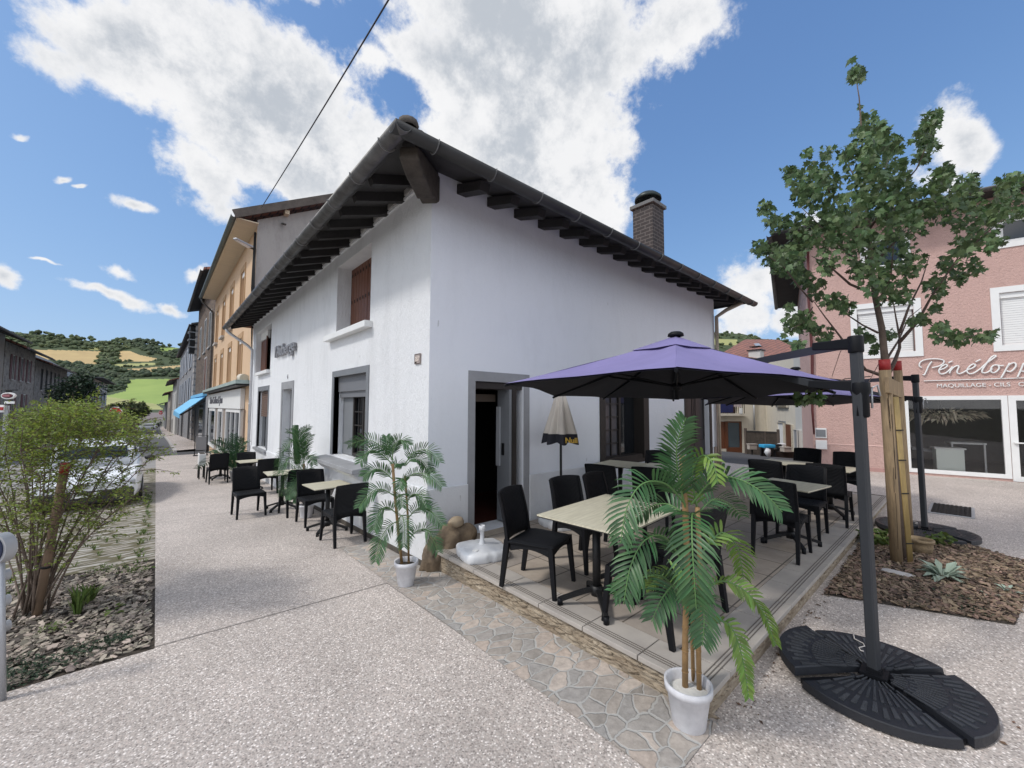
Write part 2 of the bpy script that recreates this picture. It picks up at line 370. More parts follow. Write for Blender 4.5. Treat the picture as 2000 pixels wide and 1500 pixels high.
def aggregate(name, tint=(1, 1, 1)):
    m_ = mat(name, (.4, .38, .36), .75); ns, L, b = nodes_of(m_)
    t = N(ns, 'ShaderNodeTexCoord')
    v = N(ns, 'ShaderNodeTexVoronoi'); v.inputs['Scale'].default_value = 98; L(t.outputs['Object'], v.inputs['Vector'])
    sp = N(ns, 'ShaderNodeSeparateColor'); L(v.outputs['Color'], sp.inputs[0])
    rp = ramp(ns, [(0, (.20, .185, .175)), (.16, (.29, .27, .255)), (.42, (.37, .35, .33)), (.64, (.43, .39, .365)), (.80, (.53, .51, .49)), (.93, (.70, .68, .66))], 'CONSTANT')
    L(sp.outputs[0], rp.inputs[0])
    dr = N(ns, 'ShaderNodeMapRange'); L(v.outputs['Distance'], dr.inputs[0]); dr.inputs[1].default_value = .35; dr.inputs[2].default_value = .75; dr.inputs[3].default_value = 0; dr.inputs[4].default_value = .85
    mx = N(ns, 'ShaderNodeMix', data_type='RGBA'); L(dr.outputs[0], mx.inputs[0]); L(rp.outputs[0], mx.inputs[6]); mx.inputs[7].default_value = (.35, .325, .305, 1)
    n = N(ns, 'ShaderNodeTexNoise'); n.inputs['Scale'].default_value = .9; n.inputs['Detail'].default_value = 7; n.inputs['Roughness'].default_value = .6; L(t.outputs['Object'], n.inputs['Vector'])
    mr = N(ns, 'ShaderNodeMapRange'); L(n.outputs['Fac'], mr.inputs[0]); mr.inputs[1].default_value = .3; mr.inputs[2].default_value = .7; mr.inputs[3].default_value = .84; mr.inputs[4].default_value = 1.10
    hs = N(ns, 'ShaderNodeHueSaturation'); L(mx.outputs[2], hs.inputs['Color']); L(mr.outputs[0], hs.inputs['Value'])
    tm = N(ns, 'ShaderNodeMix', data_type='RGBA', blend_type='MULTIPLY'); tm.inputs[0].default_value = 1; L(hs.outputs[0], tm.inputs[6]); tm.inputs[7].default_value = (*tint, 1)
    L(tm.outputs[2], b.inputs['Base Color'])
    bp = N(ns, 'ShaderNodeBump'); bp.inputs['Strength'].default_value = .5; bp.inputs['Distance'].default_value = .004; bp.invert = True; L(v.outputs['Distance'], bp.inputs['Height']); L(bp.outputs[0], b.inputs['Normal'])
    return m_
M['agg'] = aggregate('exposed_aggregate_concrete', (1.24, 1.17, 1.125))
M['agg2'] = aggregate('pinkish_aggregate_concrete', (1.26, 1.16, 1.11))
def cobble(name, sx=(7.2, 9.6), cols=None, mortar=(.385, .375, .355), ew=(.03, .075)):
    m_ = mat(name, (.4, .36, .32), .8); ns, L, b = nodes_of(m_)
    t = N(ns, 'ShaderNodeTexCoord'); mp = N(ns, 'ShaderNodeMapping'); mp.inputs['Scale'].default_value = (sx[0], sx[1], 0.01)
    nn = N(ns, 'ShaderNodeTexNoise'); nn.inputs['Scale'].default_value = 4.5; nn.inputs['Detail'].default_value = 5; L(t.outputs['Object'], nn.inputs['Vector'])
    sc_ = N(ns, 'ShaderNodeVectorMath', operation='SCALE'); L(nn.outputs['Color'], sc_.inputs[0]); sc_.inputs['Scale'].default_value = .13
    ad = N(ns, 'ShaderNodeVectorMath', operation='ADD'); L(t.outputs['Object'], ad.inputs[0]); L(sc_.outputs[0], ad.inputs[1]); L(ad.outputs[0], mp.inputs[0])
    v = N(ns, 'ShaderNodeTexVoronoi', feature='DISTANCE_TO_EDGE', voronoi_dimensions='2D'); v.inputs['Scale'].default_value = 1; v.inputs['Randomness'].default_value = .95; L(mp.outputs[0], v.inputs['Vector'])
    vc = N(ns, 'ShaderNodeTexVoronoi', voronoi_dimensions='2D'); vc.inputs['Scale'].default_value = 1; vc.inputs['Randomness'].default_value = .95; L(mp.outputs[0], vc.inputs['Vector'])
    sp = N(ns, 'ShaderNodeSeparateColor'); L(vc.outputs['Color'], sp.inputs[0])
    rp = ramp(ns, cols or [(0, (.27, .245, .22)), (.3, (.36, .315, .275)), (.6, (.30, .285, .27)), (.8, (.42, .345, .29)), (1, (.46, .40, .35))]); L(sp.outputs[0], rp.inputs[0])
    n = N(ns, 'ShaderNodeTexNoise'); n.inputs['Scale'].default_value = 22; n.inputs['Detail'].default_value = 8; n.inputs['Roughness'].default_value = .7; L(t.outputs['Object'], n.inputs['Vector'])
    hs = N(ns, 'ShaderNodeHueSaturation'); L(rp.outputs[0], hs.inputs['Color']); mr = N(ns, 'ShaderNodeMapRange'); L(n.outputs['Fac'], mr.inputs[0]); mr.inputs[1].default_value = .3; mr.inputs[2].default_value = .7; mr.inputs[3].default_value = .72; mr.inputs[4].default_value = 1.25; L(mr.outputs[0], hs.inputs['Value'])
    e = N(ns, 'ShaderNodeMapRange'); vj = N(ns, 'ShaderNodeMath', operation='MULTIPLY_ADD'); L(nn.outputs['Fac'], vj.inputs[0]); vj.inputs[1].default_value = -.12; vj.inputs[2].default_value = .06; vj2 = N(ns, 'ShaderNodeMath', operation='ADD'); L(vj.outputs[0], vj2.inputs[0]); L(v.outputs['Distance'], vj2.inputs[1]); L(vj2.outputs[0], e.inputs[0]); e.inputs[1].default_value = ew[0]; e.inputs[2].default_value = ew[1]
    mx = N(ns, 'ShaderNodeMix', data_type='RGBA'); L(e.outputs[0], mx.inputs[0]); mx.inputs[6].default_value = (*mortar, 1); L(hs.outputs[0], mx.inputs[7]); L(mx.outputs[2], b.inputs['Base Color'])
    bp = N(ns, 'ShaderNodeBump'); bp.inputs['Strength'].default_value = .6; bp.inputs['Distance'].default_value = .012
    a = N(ns, 'ShaderNodeMath', operation='MULTIPLY_ADD'); L(n.outputs['Fac'], a.inputs[0]); a.inputs[1].default_value = .4; L(e.outputs[0], a.inputs[2]); L(a.outputs[0], bp.inputs['Height']); L(bp.outputs[0], b.inputs['Normal'])
    return m_
M['cobble'] = cobble('irregular_stone_paving')
M['parkcobble'] = cobble('grass_jointed_setts', (2.6, 9), [(0, (.26, .23, .19)), (.5, (.34, .31, .27)), (1, (.44, .42, .38))], mortar=(.115, .10, .05), ew=(.12, .20))
def rubble(name, c1, c2, c3, mortar, scale=4.5, sz=1.6):
    m_ = mat(name, c1, .9); ns, L, b = nodes_of(m_)
    t = N(ns, 'ShaderNodeTexCoord'); mp = N(ns, 'ShaderNodeMapping'); mp.inputs['Scale'].default_value = (1, 1, sz); L(t.outputs['Object'], mp.inputs[0])
    v = N(ns, 'ShaderNodeTexVoronoi', feature='DISTANCE_TO_EDGE'); v.inputs['Scale'].default_value = scale; L(mp.outputs[0], v.inputs['Vector'])
    vc = N(ns, 'ShaderNodeTexVoronoi'); vc.inputs['Scale'].default_value = scale; L(mp.outputs[0], vc.inputs['Vector'])
    sp = N(ns, 'ShaderNodeSeparateColor'); L(vc.outputs['Color'], sp.inputs[0]); rp = ramp(ns, [(0, c1), (.5, c2), (1, c3)]); L(sp.outputs[0], rp.inputs[0])
    e = N(ns, 'ShaderNodeMapRange'); L(v.outputs['Distance'], e.inputs[0]); e.inputs[1].default_value = .02; e.inputs[2].default_value = .07
    mx = N(ns, 'ShaderNodeMix', data_type='RGBA'); L(e.outputs[0], mx.inputs[0]); mx.inputs[6].default_value = (*mortar, 1); L(rp.outputs[0], mx.inputs[7]); L(mx.outputs[2], b.inputs['Base Color'])
    bp = N(ns, 'ShaderNodeBump'); bp.inputs['Strength'].default_value = .7; bp.inputs['Distance'].default_value = .03; L(e.outputs[0], bp.inputs['Height']); L(bp.outputs[0], b.inputs['Normal'])
    return m_
M['rubble'] = rubble('brown_rubble_stone', (.07, .05, .04), (.13, .09, .065), (.2, .15, .11), (.16, .12, .09))
M['rubble2'] = rubble('grey_rubble_stone', (.23, .21, .19), (.34, .31, .28), (.43, .40, .36), (.42, .39, .36), 3.0)
M['rubble3'] = rubble('dark_grey_stone', (.19, .18, .17), (.26, .25, .235), (.34, .32, .30), (.31, .29, .27), 3.0)
def bricks(name, c1, c2, mortar, sc_, bw=.5, rh=.25, ms=.02, off_=.5, rot=None, bumpd=.005, scl=(1, 1, 1)):
    m_ = mat(name, c1, .8); ns, L, b = nodes_of(m_)
    t = N(ns, 'ShaderNodeTexCoord'); mp = N(ns, 'ShaderNodeMapping'); L(t.outputs['Object'], mp.inputs[0]); mp.inputs['Scale'].default_value = scl
    if rot:
        sx_ = N(ns, 'ShaderNodeSeparateXYZ'); L(t.outputs['Object'], sx_.inputs[0]); ax_ = N(ns, 'ShaderNodeMath', operation='ADD'); L(sx_.outputs[0], ax_.inputs[0]); L(sx_.outputs[1], ax_.inputs[1])
        cx_ = N(ns, 'ShaderNodeCombineXYZ'); L(ax_.outputs[0], cx_.inputs[0]); L(sx_.outputs[2], cx_.inputs[1]); L(cx_.outputs[0], mp.inputs[0])
    br = N(ns, 'ShaderNodeTexBrick'); br.offset = off_; br.inputs['Scale'].default_value = sc_; br.inputs['Color1'].default_value = (*c1, 1); br.inputs['Color2'].default_value = (*c2, 1); br.inputs['Mortar'].default_value = (*mortar, 1)
    br.inputs['Mortar Size'].default_value = ms; br.inputs['Brick Width'].default_value = bw; br.inputs['Row Height'].default_value = rh
    L(mp.outputs[0], br.inputs['Vector'])
    n = N(ns, 'ShaderNodeTexNoise'); n.inputs['Scale'].default_value = 6; n.inputs['Detail'].default_value = 9; n.inputs['Roughness'].default_value = .7; L(t.outputs['Object'], n.inputs['Vector'])
    hs = N(ns, 'ShaderNodeHueSaturation'); L(br.outputs['Color'], hs.inputs['Color']); mr = N(ns, 'ShaderNodeMapRange'); L(n.outputs['Fac'], mr.inputs[0]); mr.inputs[1].default_value = .3; mr.inputs[2].default_value = .7; mr.inputs[3].default_value = .82; mr.inputs[4].default_value = 1.15; L(mr.outputs[0], hs.inputs['Value'])
    L(hs.outputs[0], b.inputs['Base Color'])
    bp = N(ns, 'ShaderNodeBump'); bp.invert = True; bp.inputs['Strength'].default_value = .5; bp.inputs['Distance'].default_value = bumpd; L(br.outputs['Fac'], bp.inputs['Height']); L(bp.outputs[0], b.inputs['Normal'])
    return m_
M['tiles'] = bricks('terrace_tile', (.40, .335, .27), (.31, .27, .235), (.10, .085, .07), 1.0, .43, .43, .006, .0)
M['tileborder'] = mat('terrace_border_tile', (.42, .385, .345), .6, bump=.1, bscale=40, col2=(.33, .30, .275), vscale=3)
M['groove'] = mat('dark_groove', (.13, .115, .10), .9)
M['splitstone'] = mat('split_stone_edge', (.44, .37, .28), .9, bump=1.0, bscale=22, bdist=.03, col2=(.23, .175, .12), vscale=7, stretch=(1, 1, 3.5))
M['asphalt'] = mat('asphalt', (.075, .075, .078), .9, bump=.3, bscale=120, var=.3, vscale=1.5)
M['road'] = mat('pale_road', (.30, .29, .285), .9, bump=.2, bscale=90, var=.15, vscale=.8)
M['farroad'] = mat('worn_asphalt', (.13, .13, .135), .9, var=.2, vscale=.5)
M['paint'] = mat('road_paint', (.6, .6, .6), .8)
M['joint'] = mat('concrete_joint', (.22, .20, .185), .9)
M['kerb'] = mat('pale_kerb', (.48, .45, .43), .85, var=.1)
M['soil'] = mat('soil', (.07, .055, .042), .95, bump=.8, bscale=30, var=.4, vscale=12)
M['bark'] = mat('bark_chip', (.18, .13, .09), .85, island=.75)
M['slatechip'] = mat('slate_chip', (.25, .215, .175), .8, island=.8)
M['palegrass'] = mat('weed_leaf', (.10, .155, .035), .7, island=.4, trans=.3)
M['palm'] = mat('palm_leaf', (.042, .115, .038), .42, island=.35, trans=.18, spec=.5)
M['palmyellow'] = mat('young_palm_leaf', (.14, .25, .045), .5, island=.3, trans=.25)
M['palmdark'] = mat('dark_palm_leaf', (.022, .075, .028), .45, island=.35, trans=.2)
M['rachis'] = mat('palm_rib', (.10, .20, .06), .5)
M['cane'] = mat('cane_stem', (.33, .20, .085), .6, bump=.2, bscale=15, var=.35, vscale=12)
M['maple'] = mat('maple_leaf', (.085, .14, .052), .5, island=.45, trans=.28)
M['bark2'] = mat('tree_bark', (.15, .11, .085), .85, bump=.5, bscale=30, var=.35, vscale=10)
M['redbark'] = mat('young_branch_bark', (.11, .07, .055), .75, var=.3, vscale=12)
M['shrub'] = mat('shrub_leaf', (.20, .265, .05), .55, island=.5, trans=.35)
M['conifer'] = mat('dark_tree_leaf', (.03, .055, .028), .7, island=.4, trans=.15)
M['stakewood'] = mat('stake_timber', (.36, .255, .145), .8, bump=.5, bscale=10, col2=(.21, .15, .09), vscale=7, stretch=(5, 5, .5))
M['crack'] = mat('timber_crack', (.035, .02, .012), .9)
M['redpaint'] = mat('red_marking', (.35, .02, .02), .5, var=.1)
M['silver'] = mat('silver_leaf', (.30, .37, .30), .8, island=.25, trans=.2)
M['basket'] = mat('wicker', (.30, .22, .13), .8, bump=.8, bscale=60, var=.3, vscale=20)
M['boulder'] = mat('river_boulder', (.25, .185, .12), .85, bump=.9, bscale=11, bdist=.03, col2=(.075, .055, .04), vscale=5)
M['pebble'] = mat('round_cobble', (.33, .26, .18), .7, bump=.3, bscale=20, var=.25)
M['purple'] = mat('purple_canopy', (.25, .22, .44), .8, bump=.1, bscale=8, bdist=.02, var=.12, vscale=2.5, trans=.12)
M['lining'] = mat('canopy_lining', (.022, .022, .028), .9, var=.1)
M['beige'] = mat('beige_parasol_cloth', (.60, .55, .49), .85, var=.12)
M['navy'] = mat('navy_valance', (.012, .012, .02), .8)
M['gold'] = mat('gold_print', (.55, .35, .05), .6)
M['tabletop'] = mat('pale_oak_laminate', (.60, .565, .44), .42, col2=(.44, .41, .31), vscale=7, stretch=(.7, 9, 1), detail=9)
M['orange'] = plaster('apricot_render', (.60, .42, .27), bump=.3, stain=.12)
M['orangetrim'] = mat('ochre_trim', (.44, .28, .15), .8, var=.1)
M['greygable'] = plaster('grey_gable_render', (.36, .345, .33), bump=.6, stain=.35)
M['creamwood'] = mat('cream_soffit_board', (.62, .52, .38), .7, bump=.2, bscale=8, var=.15, stretch=(.5, 8, 8))
M['tileroof'] = bricks('terracotta_roof_tile', (.36, .15, .10), (.24, .11, .085), (.10, .055, .045), 1, .25, .33, .03, .5, bumpd=.03)
M['pinkwall'] = plaster('pink_roughcast', (.59, .39, .345), bump=1.0, stain=.14, comb=(14, 14, 14))
M['pinkplinth'] = mat('pink_plinth', (.46, .27, .245), .85, bump=.3, bscale=30, var=.15)
M['bluecloth'] = mat('blue_awning', (.20, .52, .80), .7)
M['brickdark'] = bricks('dark_brown_brick', (.045, .034, .032), (.030, .025, .025), (.105, .09, .085), 1, .22, .08, .012, .5, rot=(R(90), 0, 0))
M['brickred'] = mat('red_brick', (.28, .09, .06), .85, bump=.4, bscale=30, var=.3, vscale=10)
M['slate'] = mat('slate_roof', (.11, .115, .125), .7, var=.2)
M['carwhite'] = mat('white_car_paint', (.75, .77, .8), .25, spec=.6)
M['carblack'] = mat('car_black_plastic', (.02, .02, .022), .5)
M['redlamp'] = mat('red_tail_lamp', (.35, .012, .012), .2)
M['stopred'] = mat('stop_sign_red', (.45, .015, .02), .4)
# ================================================================ SETTING: ground sheets
def frange(a, b, st):
    n = max(1, int(math.ceil((b-a)/st))); return [a+(b-a)*i/n for i in range(n+1)]
def grid_sheet(name, xs, ys, dz, mt, keep=None, skirt=0):
    xs = sorted(set(round(x, 4) for x in xs)); ys = sorted(set(round(y, 4) for y in ys))
    mb = MB(); vs = [(x, y, gz(x, y)+(dz(x, y) if callable(dz) else dz)) for y in ys for x in xs]; fs = []
    nx = len(xs)
    for j in range(len(ys)-1):
        for i in range(nx-1):
            if keep and not keep((xs[i]+xs[i+1])/2, (ys[j]+ys[j+1])/2): continue
            fs.append((j*nx+i, j*nx+i+1, (j+1)*nx+i+1, (j+1)*nx+i))
    mb.add(vs, fs); return mb.build(name, mt, recalc=False)
def cuts(a, b, st, keys): return [a]+[k for k in keys if a < k < b]+frange(a, b, st)
def sheet(name, x0, x1, y0, y1, dz, mt, st=1.0, **k):
    return grid_sheet(name, cuts(x0, x1, st, [2.3, 5, 9.8, 14, 27.5]), cuts(y0, y1, st, LY), dz, mt, **k)
def far(a): return [-3000, -1200, -500, -200, -100] if a < 0 else [100, 200, 500, 1200, 3000]
gx = far(-1)+[-60, -40, -25, -15]+frange(-10, 30, 1)+[2.3, 9.8, 27.5]+[40, 60]+far(1)
gy = far(-1)+[-50, -30]+frange(-12, 50, 1)+[60, 75, 90, 107, 130, 160, 200, 250, 300, 340]
struct(grid_sheet('ground', gx, gy, -.035, mat('dry_ground', (.16, .15, .11), .95, var=.3, vscale=.05)))
struct(sheet('plaza', -12, 13.9, -9, 4.0, 0, M['agg'], 1, keep=lambda x, y: True))
struct(grid_sheet('sidewalk', cuts(.06, 2.5, .6, [2.3]), cuts(4.0, 27.2, 1, LY), 0, M['agg']))
struct(sheet('plaza_beyond', 9.9, 13.9, 4.0, 4.9, 0, M['agg'], .5))
struct(sheet('parking', -2.6, .06, 6.6, 20, -.004, M['parkcobble'], 1))
struct(sheet('street', -8.5, -2.6, 4.0, 27.2, -.002, M['road'], 1))
struct(sheet('street_edge', -2.6, .06, 20, 27.2, -.002, M['road'], 1))
struct(grid_sheet('road', frange(-5.2, .95, 1), cuts(27.2, 160, 3, LY), 0, M['farroad']))
struct(grid_sheet('side_street', frange(.95, 2.5, .5), cuts(27.2, 30.2, 1, LY), 0, M['asphalt']))
struct(grid_sheet('far_pavement', frange(-8.5, -5.2, 1), cuts(27.2, 160, 3, LY), .05, M['kerb']))
struct(grid_sheet('far_sidewalk', [.95, 1.1, 2.5], cuts(30.2, 150, 3, LY), .10, M['agg2']))
kb = MB()
ys_ = sorted(set(cuts(30.2, 150, 3, LY)))
for a, b in zip(ys_, ys_[1:]): kb.bar((.90, a, gz(.9, a)+.04), (.90, b, gz(.9, b)+.04), .14, .14)
struct(kb.build('kerb', M['kerb']))
mk = MB()
for k in range(7): mk.box((-4.4+k*.8, 62, gz(0, 62)+.012), (.45, 3.2, .006))
struct(mk.build('road_marking', M['paint']))
struct(grid_sheet('crossing_table', frange(-5.2, .9, 1), [70, 75, 84], .02, M['kerb']))
# alley, dark asphalt beyond the plaza
alley = sheet('alley', 12.5, 60, 3.1, 40, .006, M['asphalt'], 1.0, keep=lambda x, y: (x-12.5)*.85+(y-4.9)*.45 > .05)
struct(alley)
# dark joints between the poured slabs
jt = MB()
def joint(a, b, w=.012):
    n = max(1, int((Vector(b)-Vector(a)).length/.5))
    for i in range(n):
        p = Vector(a).lerp(Vector(b), i/n); q = Vector(a).lerp(Vector(b), (i+1)/n)
        d = (q-p).normalized(); s_ = Vector((-d.y, d.x))*w/2
        z0 = gz(p.x, p.y)+.004; z1 = gz(q.x, q.y)+.004
        jt.add([(p.x-s_.x, p.y-s_.y, z0), (q.x-s_.x, q.y-s_.y, z1), (q.x+s_.x, q.y+s_.y, z1), (p.x+s_.x, p.y+s_.y, z0)], [(0, 1, 2, 3)])
joint((.06, 4.02), (1.8, 3.93), .009); joint((.06, 8.9), (2.2, 8.9), .01); joint((.06, 13.6), (2.2, 13.6), .01)
joint((1.8, 3.93), (1.85, 1.0), .008); joint((10.2, -4), (10.2, .0), .01); joint((4.9, -.2), (4.4, -6), .01)
struct(jt.build('paving_joints', M['joint'], recalc=False))
# irregular stone paving strip in front of the terrace step
struct(grid_sheet('stone_paving_strip', [1.82, 2.0, 2.3, 2.36], cuts(.97, 5.4, .5, LY), .005, M['cobble'], keep=lambda x, y: True))
# grate
g_ = thing('drain_grate', (9.75, .26, gz(9.75, .26)), 'dark perforated metal grate set flush in the pale plaza beside the second umbrella base', 'grate')
mb = MB(); mb.box((9.75, .26, gz(9.75, .26)+.004), (.96, .50, .012)); mb.build('frame', M['zincl'], g_)
mb = MB()
for i in range(16):
    for j in range(9):
        mb.box((9.75-.42+i*.056, .26-.2+j*.05, gz(9.75, .26)+.014), (.028, .028, .012))
mb.build('grid', M['ironblack'], g_)
mb = MB(); mb.box((9.75, .26, gz(9.75, .26)+.0105), (.88, .42, .004)); mb.build('pit', M['dark'], g_)

# ---------------------------------------------------------------- terrace
TX0, TX1, TY0, TY1 = 2.33, 9.77, 1.0, 4.05
mb = MB(); mb.box2((TX0+.02, TY0+.02, -.5), (TX1-.02, TY1, -.035)); struct(mb.build('terrace_step', M['splitstone'], bevel=.006))
mb = MB(); mb.box2((TX0+.26, TY0+.26, -.03), (TX1-.26, TY1, 0)); struct(mb.build('terrace', M['tiles']))
mb = MB()
n = 7
yl = [TY1+(TY0-TY1)*i/n for i in range(n+1)]
for a, b in zip(yl, yl[1:]): mb.box2((TX0-.012, b+(.004 if b > TY0 else -.012), -.032), (TX0+.257, a-.003, 0.001))
n = 17
xl = [TX0+.26+(TX1-TX0-.52)*i/n for i in range(n+1)]
for a, b in zip(xl, xl[1:]): mb.box2((a+.003, TY0-.012, -.032), (b-.003, TY0+.257, .001))
for a, b in zip(yl, yl[1:]): mb.box2((TX1-.257, b+(.004 if b > TY0 else -.012), -.032), (TX1+.012, a-.003, 0.001))
struct(mb.build('terrace_edge_tiles', M['tileborder'], bevel=.004))
mb = MB()
for k in range(3):
    o = .035+k*.022
    mb.box2((TX0+o, TY0+o, .0012), (TX0+o+.006, TY1, .0045)); mb.box2((TX0+o+.006, TY0+o, .0012), (TX1-o, TY0+o+.006, .0045)); mb.box2((TX1-o-.006, TY0+o+.006, .0012), (TX1-o, TY1, .0045))
struct(mb.build('terrace_grooves', M['groove']))  # grooves laid on the edge tiles as thin dark strips
# rough broken lumps along the step face
mb = MB(); rnd = random.Random(3)
for k in range(150):
    y = rnd.uniform(TY0+.03, TY1-.3); z = rnd.uniform(-.16, -.045)
    mb.blob((TX0+.022, y, z), (.016, rnd.uniform(.03, .09), rnd.uniform(.008, .02)), k, 1, .3)
for k in range(220):
    x = rnd.uniform(TX0+.05, TX1-.05); z = rnd.uniform(-.12, -.045)
    mb.blob((x, TY0+.022, z), (rnd.uniform(.03, .09), .014, rnd.uniform(.008, .02)), k+500, 1, .3)
o = mb.build('terrace_rough_face', M['splitstone']); struct(o)

# ---------------------------------------------------------------- planting beds
def chips(name, mt, poly, n, s0, s1, seed, z=.012, lab=None, keep=None):
    rnd = random.Random(seed); mb = MB()
    xs = [p[0] for p in poly]; ys = [p[1] for p in poly]
    def inside(x, y):
        c = False; j = len(poly)-1
        for i in range(len(poly)):
            if (poly[i][1] > y) != (poly[j][1] > y) and x < (poly[j][0]-poly[i][0])*(y-poly[i][1])/(poly[j][1]-poly[i][1])+poly[i][0]: c = not c
            j = i
        return c
    k = 0
    while k < n:
        x = rnd.uniform(min(xs), max(xs)); y = rnd.uniform(min(ys), max(ys))
        if not inside(x, y): continue
        k += 1
        l = rnd.uniform(s0, s1); w = l*rnd.uniform(.25, .7); t = rnd.uniform(.003, .009)
        MM = Matrix.Rotation(rnd.uniform(0, 6.3), 3, 'Z') @ Matrix.Rotation(rnd.gauss(0, .35), 3, 'X') @ Matrix.Rotation(rnd.gauss(0, .3), 3, 'Y')
        q = [(-l/2, -w/2*rnd.uniform(.4, 1)), (l*rnd.uniform(-.1, .1), -w/2), (l/2, -w/2*rnd.uniform(.2, .9)), (l/2*rnd.uniform(.8, 1), w/2*rnd.uniform(.2, .9)), (0, w/2), (-l/2*rnd.uniform(.8, 1), w/2*rnd.uniform(.3, 1))]
        c = Vector((x, y, gz(x, y)+z+rnd.uniform(0, .018)))
        vs = [MM @ Vector((a, b, -t/2))+c for a, b in q]+[MM @ Vector((a, b, t/2))+c for a, b in q]
        mb.add(vs, [(5, 4, 3, 2, 1, 0), (6, 7, 8, 9, 10, 11)]+[(i, (i+1) % 6, 6+(i+1) % 6, 6+i) for i in range(6)])
    o = mb.build(name, mt, recalc=False); tag(o, lab, 'mulch', kind='stuff'); return o
BEDR = [(4.66, .95), (5.15, -.17), (7.15, -.42), (7.6, .16), (7.2, .97)]
def bedpoly(name, poly, dz):
    mb = MB(); mb.add([(x, y, gz(x, y)+dz) for x, y in poly], [tuple(range(len(poly)))]); return struct(mb.build(name, M['soil'], recalc=False))
bedpoly('planting_bed_soil', BEDR, .006)
chips('bark_mulch', M['bark'], BEDR, 6500, .02, .062, 5, lab='brown bark mulch chips around the staked maple')
sheet_l = grid_sheet('left_bed_soil', frange(-2.6, .06, .5), cuts(4.02, 6.6, .5, LY), -.012, M['soil']); struct(sheet_l)
chips('slate_mulch', M['slatechip'], [(-1.9, 4.05), (.03, 4.05), (.03, 6.5), (-1.9, 6.5)], 6500, .025, .075, 9, z=-.002, lab='grey and tan stone chips covering the left planting bed')
def tuft(mb, x, y, n, h, spread, rnd, w=.006, z=None):
    z0 = gz(x, y) if z is None else z
    for k in range(n):
        a = rnd.uniform(0, 6.283); d = Vector((math.cos(a), math.sin(a), 0)); hh = h*rnd.uniform(.5, 1); sp = spread*rnd.uniform(.3, 1)
        b = Vector((x, y, z0))+d*rnd.uniform(0, spread*.3); m1 = b+d*sp*.4+Vector((0, 0, hh*.7)); t = b+d*sp+Vector((0, 0, hh)); s_ = Vector((-d.y, d.x, 0))*w
        mb.add([b-s_, b+s_, m1+s_*1.4, m1-s_*1.4, t], [(0, 1, 2, 3), (3, 2, 4)])
def leafy(mb, c, r, n, ls, rnd, flat=.6, wr=.45):
    for k in range(n):
        a = rnd.uniform(0, 6.283); e = rnd.uniform(0, 1)**.6
        p = Vector((c[0]+math.cos(a)*r*e, c[1]+math.sin(a)*r*e, c[2]+r*flat*rnd.random()))
        leaf(mb, p, rnd, ls*rnd.uniform(.6, 1.2), wr)
def leaf(mb, p, rnd, l, wr=.45, d=None, droop=.2):
    if d is None: d = Vector((rnd.gauss(0, 1), rnd.gauss(0, 1), rnd.gauss(0, .5)))
    d = d.normalized(); u = Vector((rnd.gauss(0, .4), rnd.gauss(0, .4), 1)); s_ = d.cross(u).normalized()*l*wr/2
    nrm = s_.cross(d).normalized()
    mid = p+d*l*.5+nrm*l*.05; tip = p+d*l+Vector((0, 0, -droop*l))
    mb.add([p, mid-s_, tip, mid+s_], [(0, 1, 2, 3)])
rnd = random.Random(21)
# low weeds, left bed and parking edge
mb = MB()
for k in range(46): tuft(mb, rnd.uniform(-1.8, 0), rnd.uniform(6.2, 8.5), 10, .07, .06, rnd, .003)
for k in range(26): tuft(mb, rnd.uniform(-1.2, .03), rnd.uniform(7, 17), 8, .07, .07, rnd, .004)
for k in range(60): tuft(mb, -.03+rnd.uniform(-.08, .03), rnd.uniform(6.5, 13), 8, .05, .06, rnd, .003)
tag(mb.build('weeds', M['palegrass'], recalc=False), 'short weeds sprouting between the setts beside the pavement edge', 'weeds', kind='stuff')
def small_plant(loc, label, build, matn, cat='plant', name='bed_plant', group=None):
    mb = MB(); build(mb); o = mb.build(name, M[matn], recalc=False); tag(o, label, cat, group, 'stuff' if name == 'creeping_plant' else None); return o
def bp_(u, v, dz=0):
    p = gr(u, v); return p
p = bp_(150, 1200)
small_plant(p, 'upright bright green grass clump in the middle of the left stone-chip bed', lambda mb: (tuft(mb, p.x, p.y, 40, .26, .09, rnd, .006), tuft(mb, p.x+.05, p.y+.25, 30, .2, .12, rnd, .008)), 'palegrass', name='grass_clump')
p2 = bp_(225, 1200)
small_plant(p2, 'small broad-leaved seedling alone among the stone chips near the pavement', lambda mb: leafy(mb, (p2.x, p2.y, p2.z+.01), .07, 14, .07, rnd, 1.0, .6), 'palegrass', name='seedling')
def gc(mb, pts, n, ls):
    for q in pts: leafy(mb, (q[0], q[1], gz(q[0], q[1])+.005), q[2], n, ls, rnd, .25)
small_plant(None, 'dark creeping plant spreading over the near corner of the left bed', lambda mb: gc(mb, [(-.62, 4.12, .16), (-.45, 4.2, .16), (-.3, 4.3, .13), (-.7, 4.3, .18), (-.15, 4.33, .09)], 160, .035), 'conifer', name='creeping_plant', group=None)
small_plant(None, 'pale green sprawling plant at the foot of the parking setts in the left bed', lambda mb: gc(mb, [(-.1, 6.2, .15), (-.35, 6.4, .18), (-.9, 6.1, .2), (-1.3, 5.9, .2)], 120, .035), 'palegrass', name='creeping_plant')
p3 = bp_(60, 1250)
small_plant(None, 'little yellowish weed between the shrub base and the creeping plant', lambda mb: leafy(mb, (p3.x+.1, p3.y+.1, p3.z), .09, 60, .04, rnd, .5), 'palegrass', name='weed')
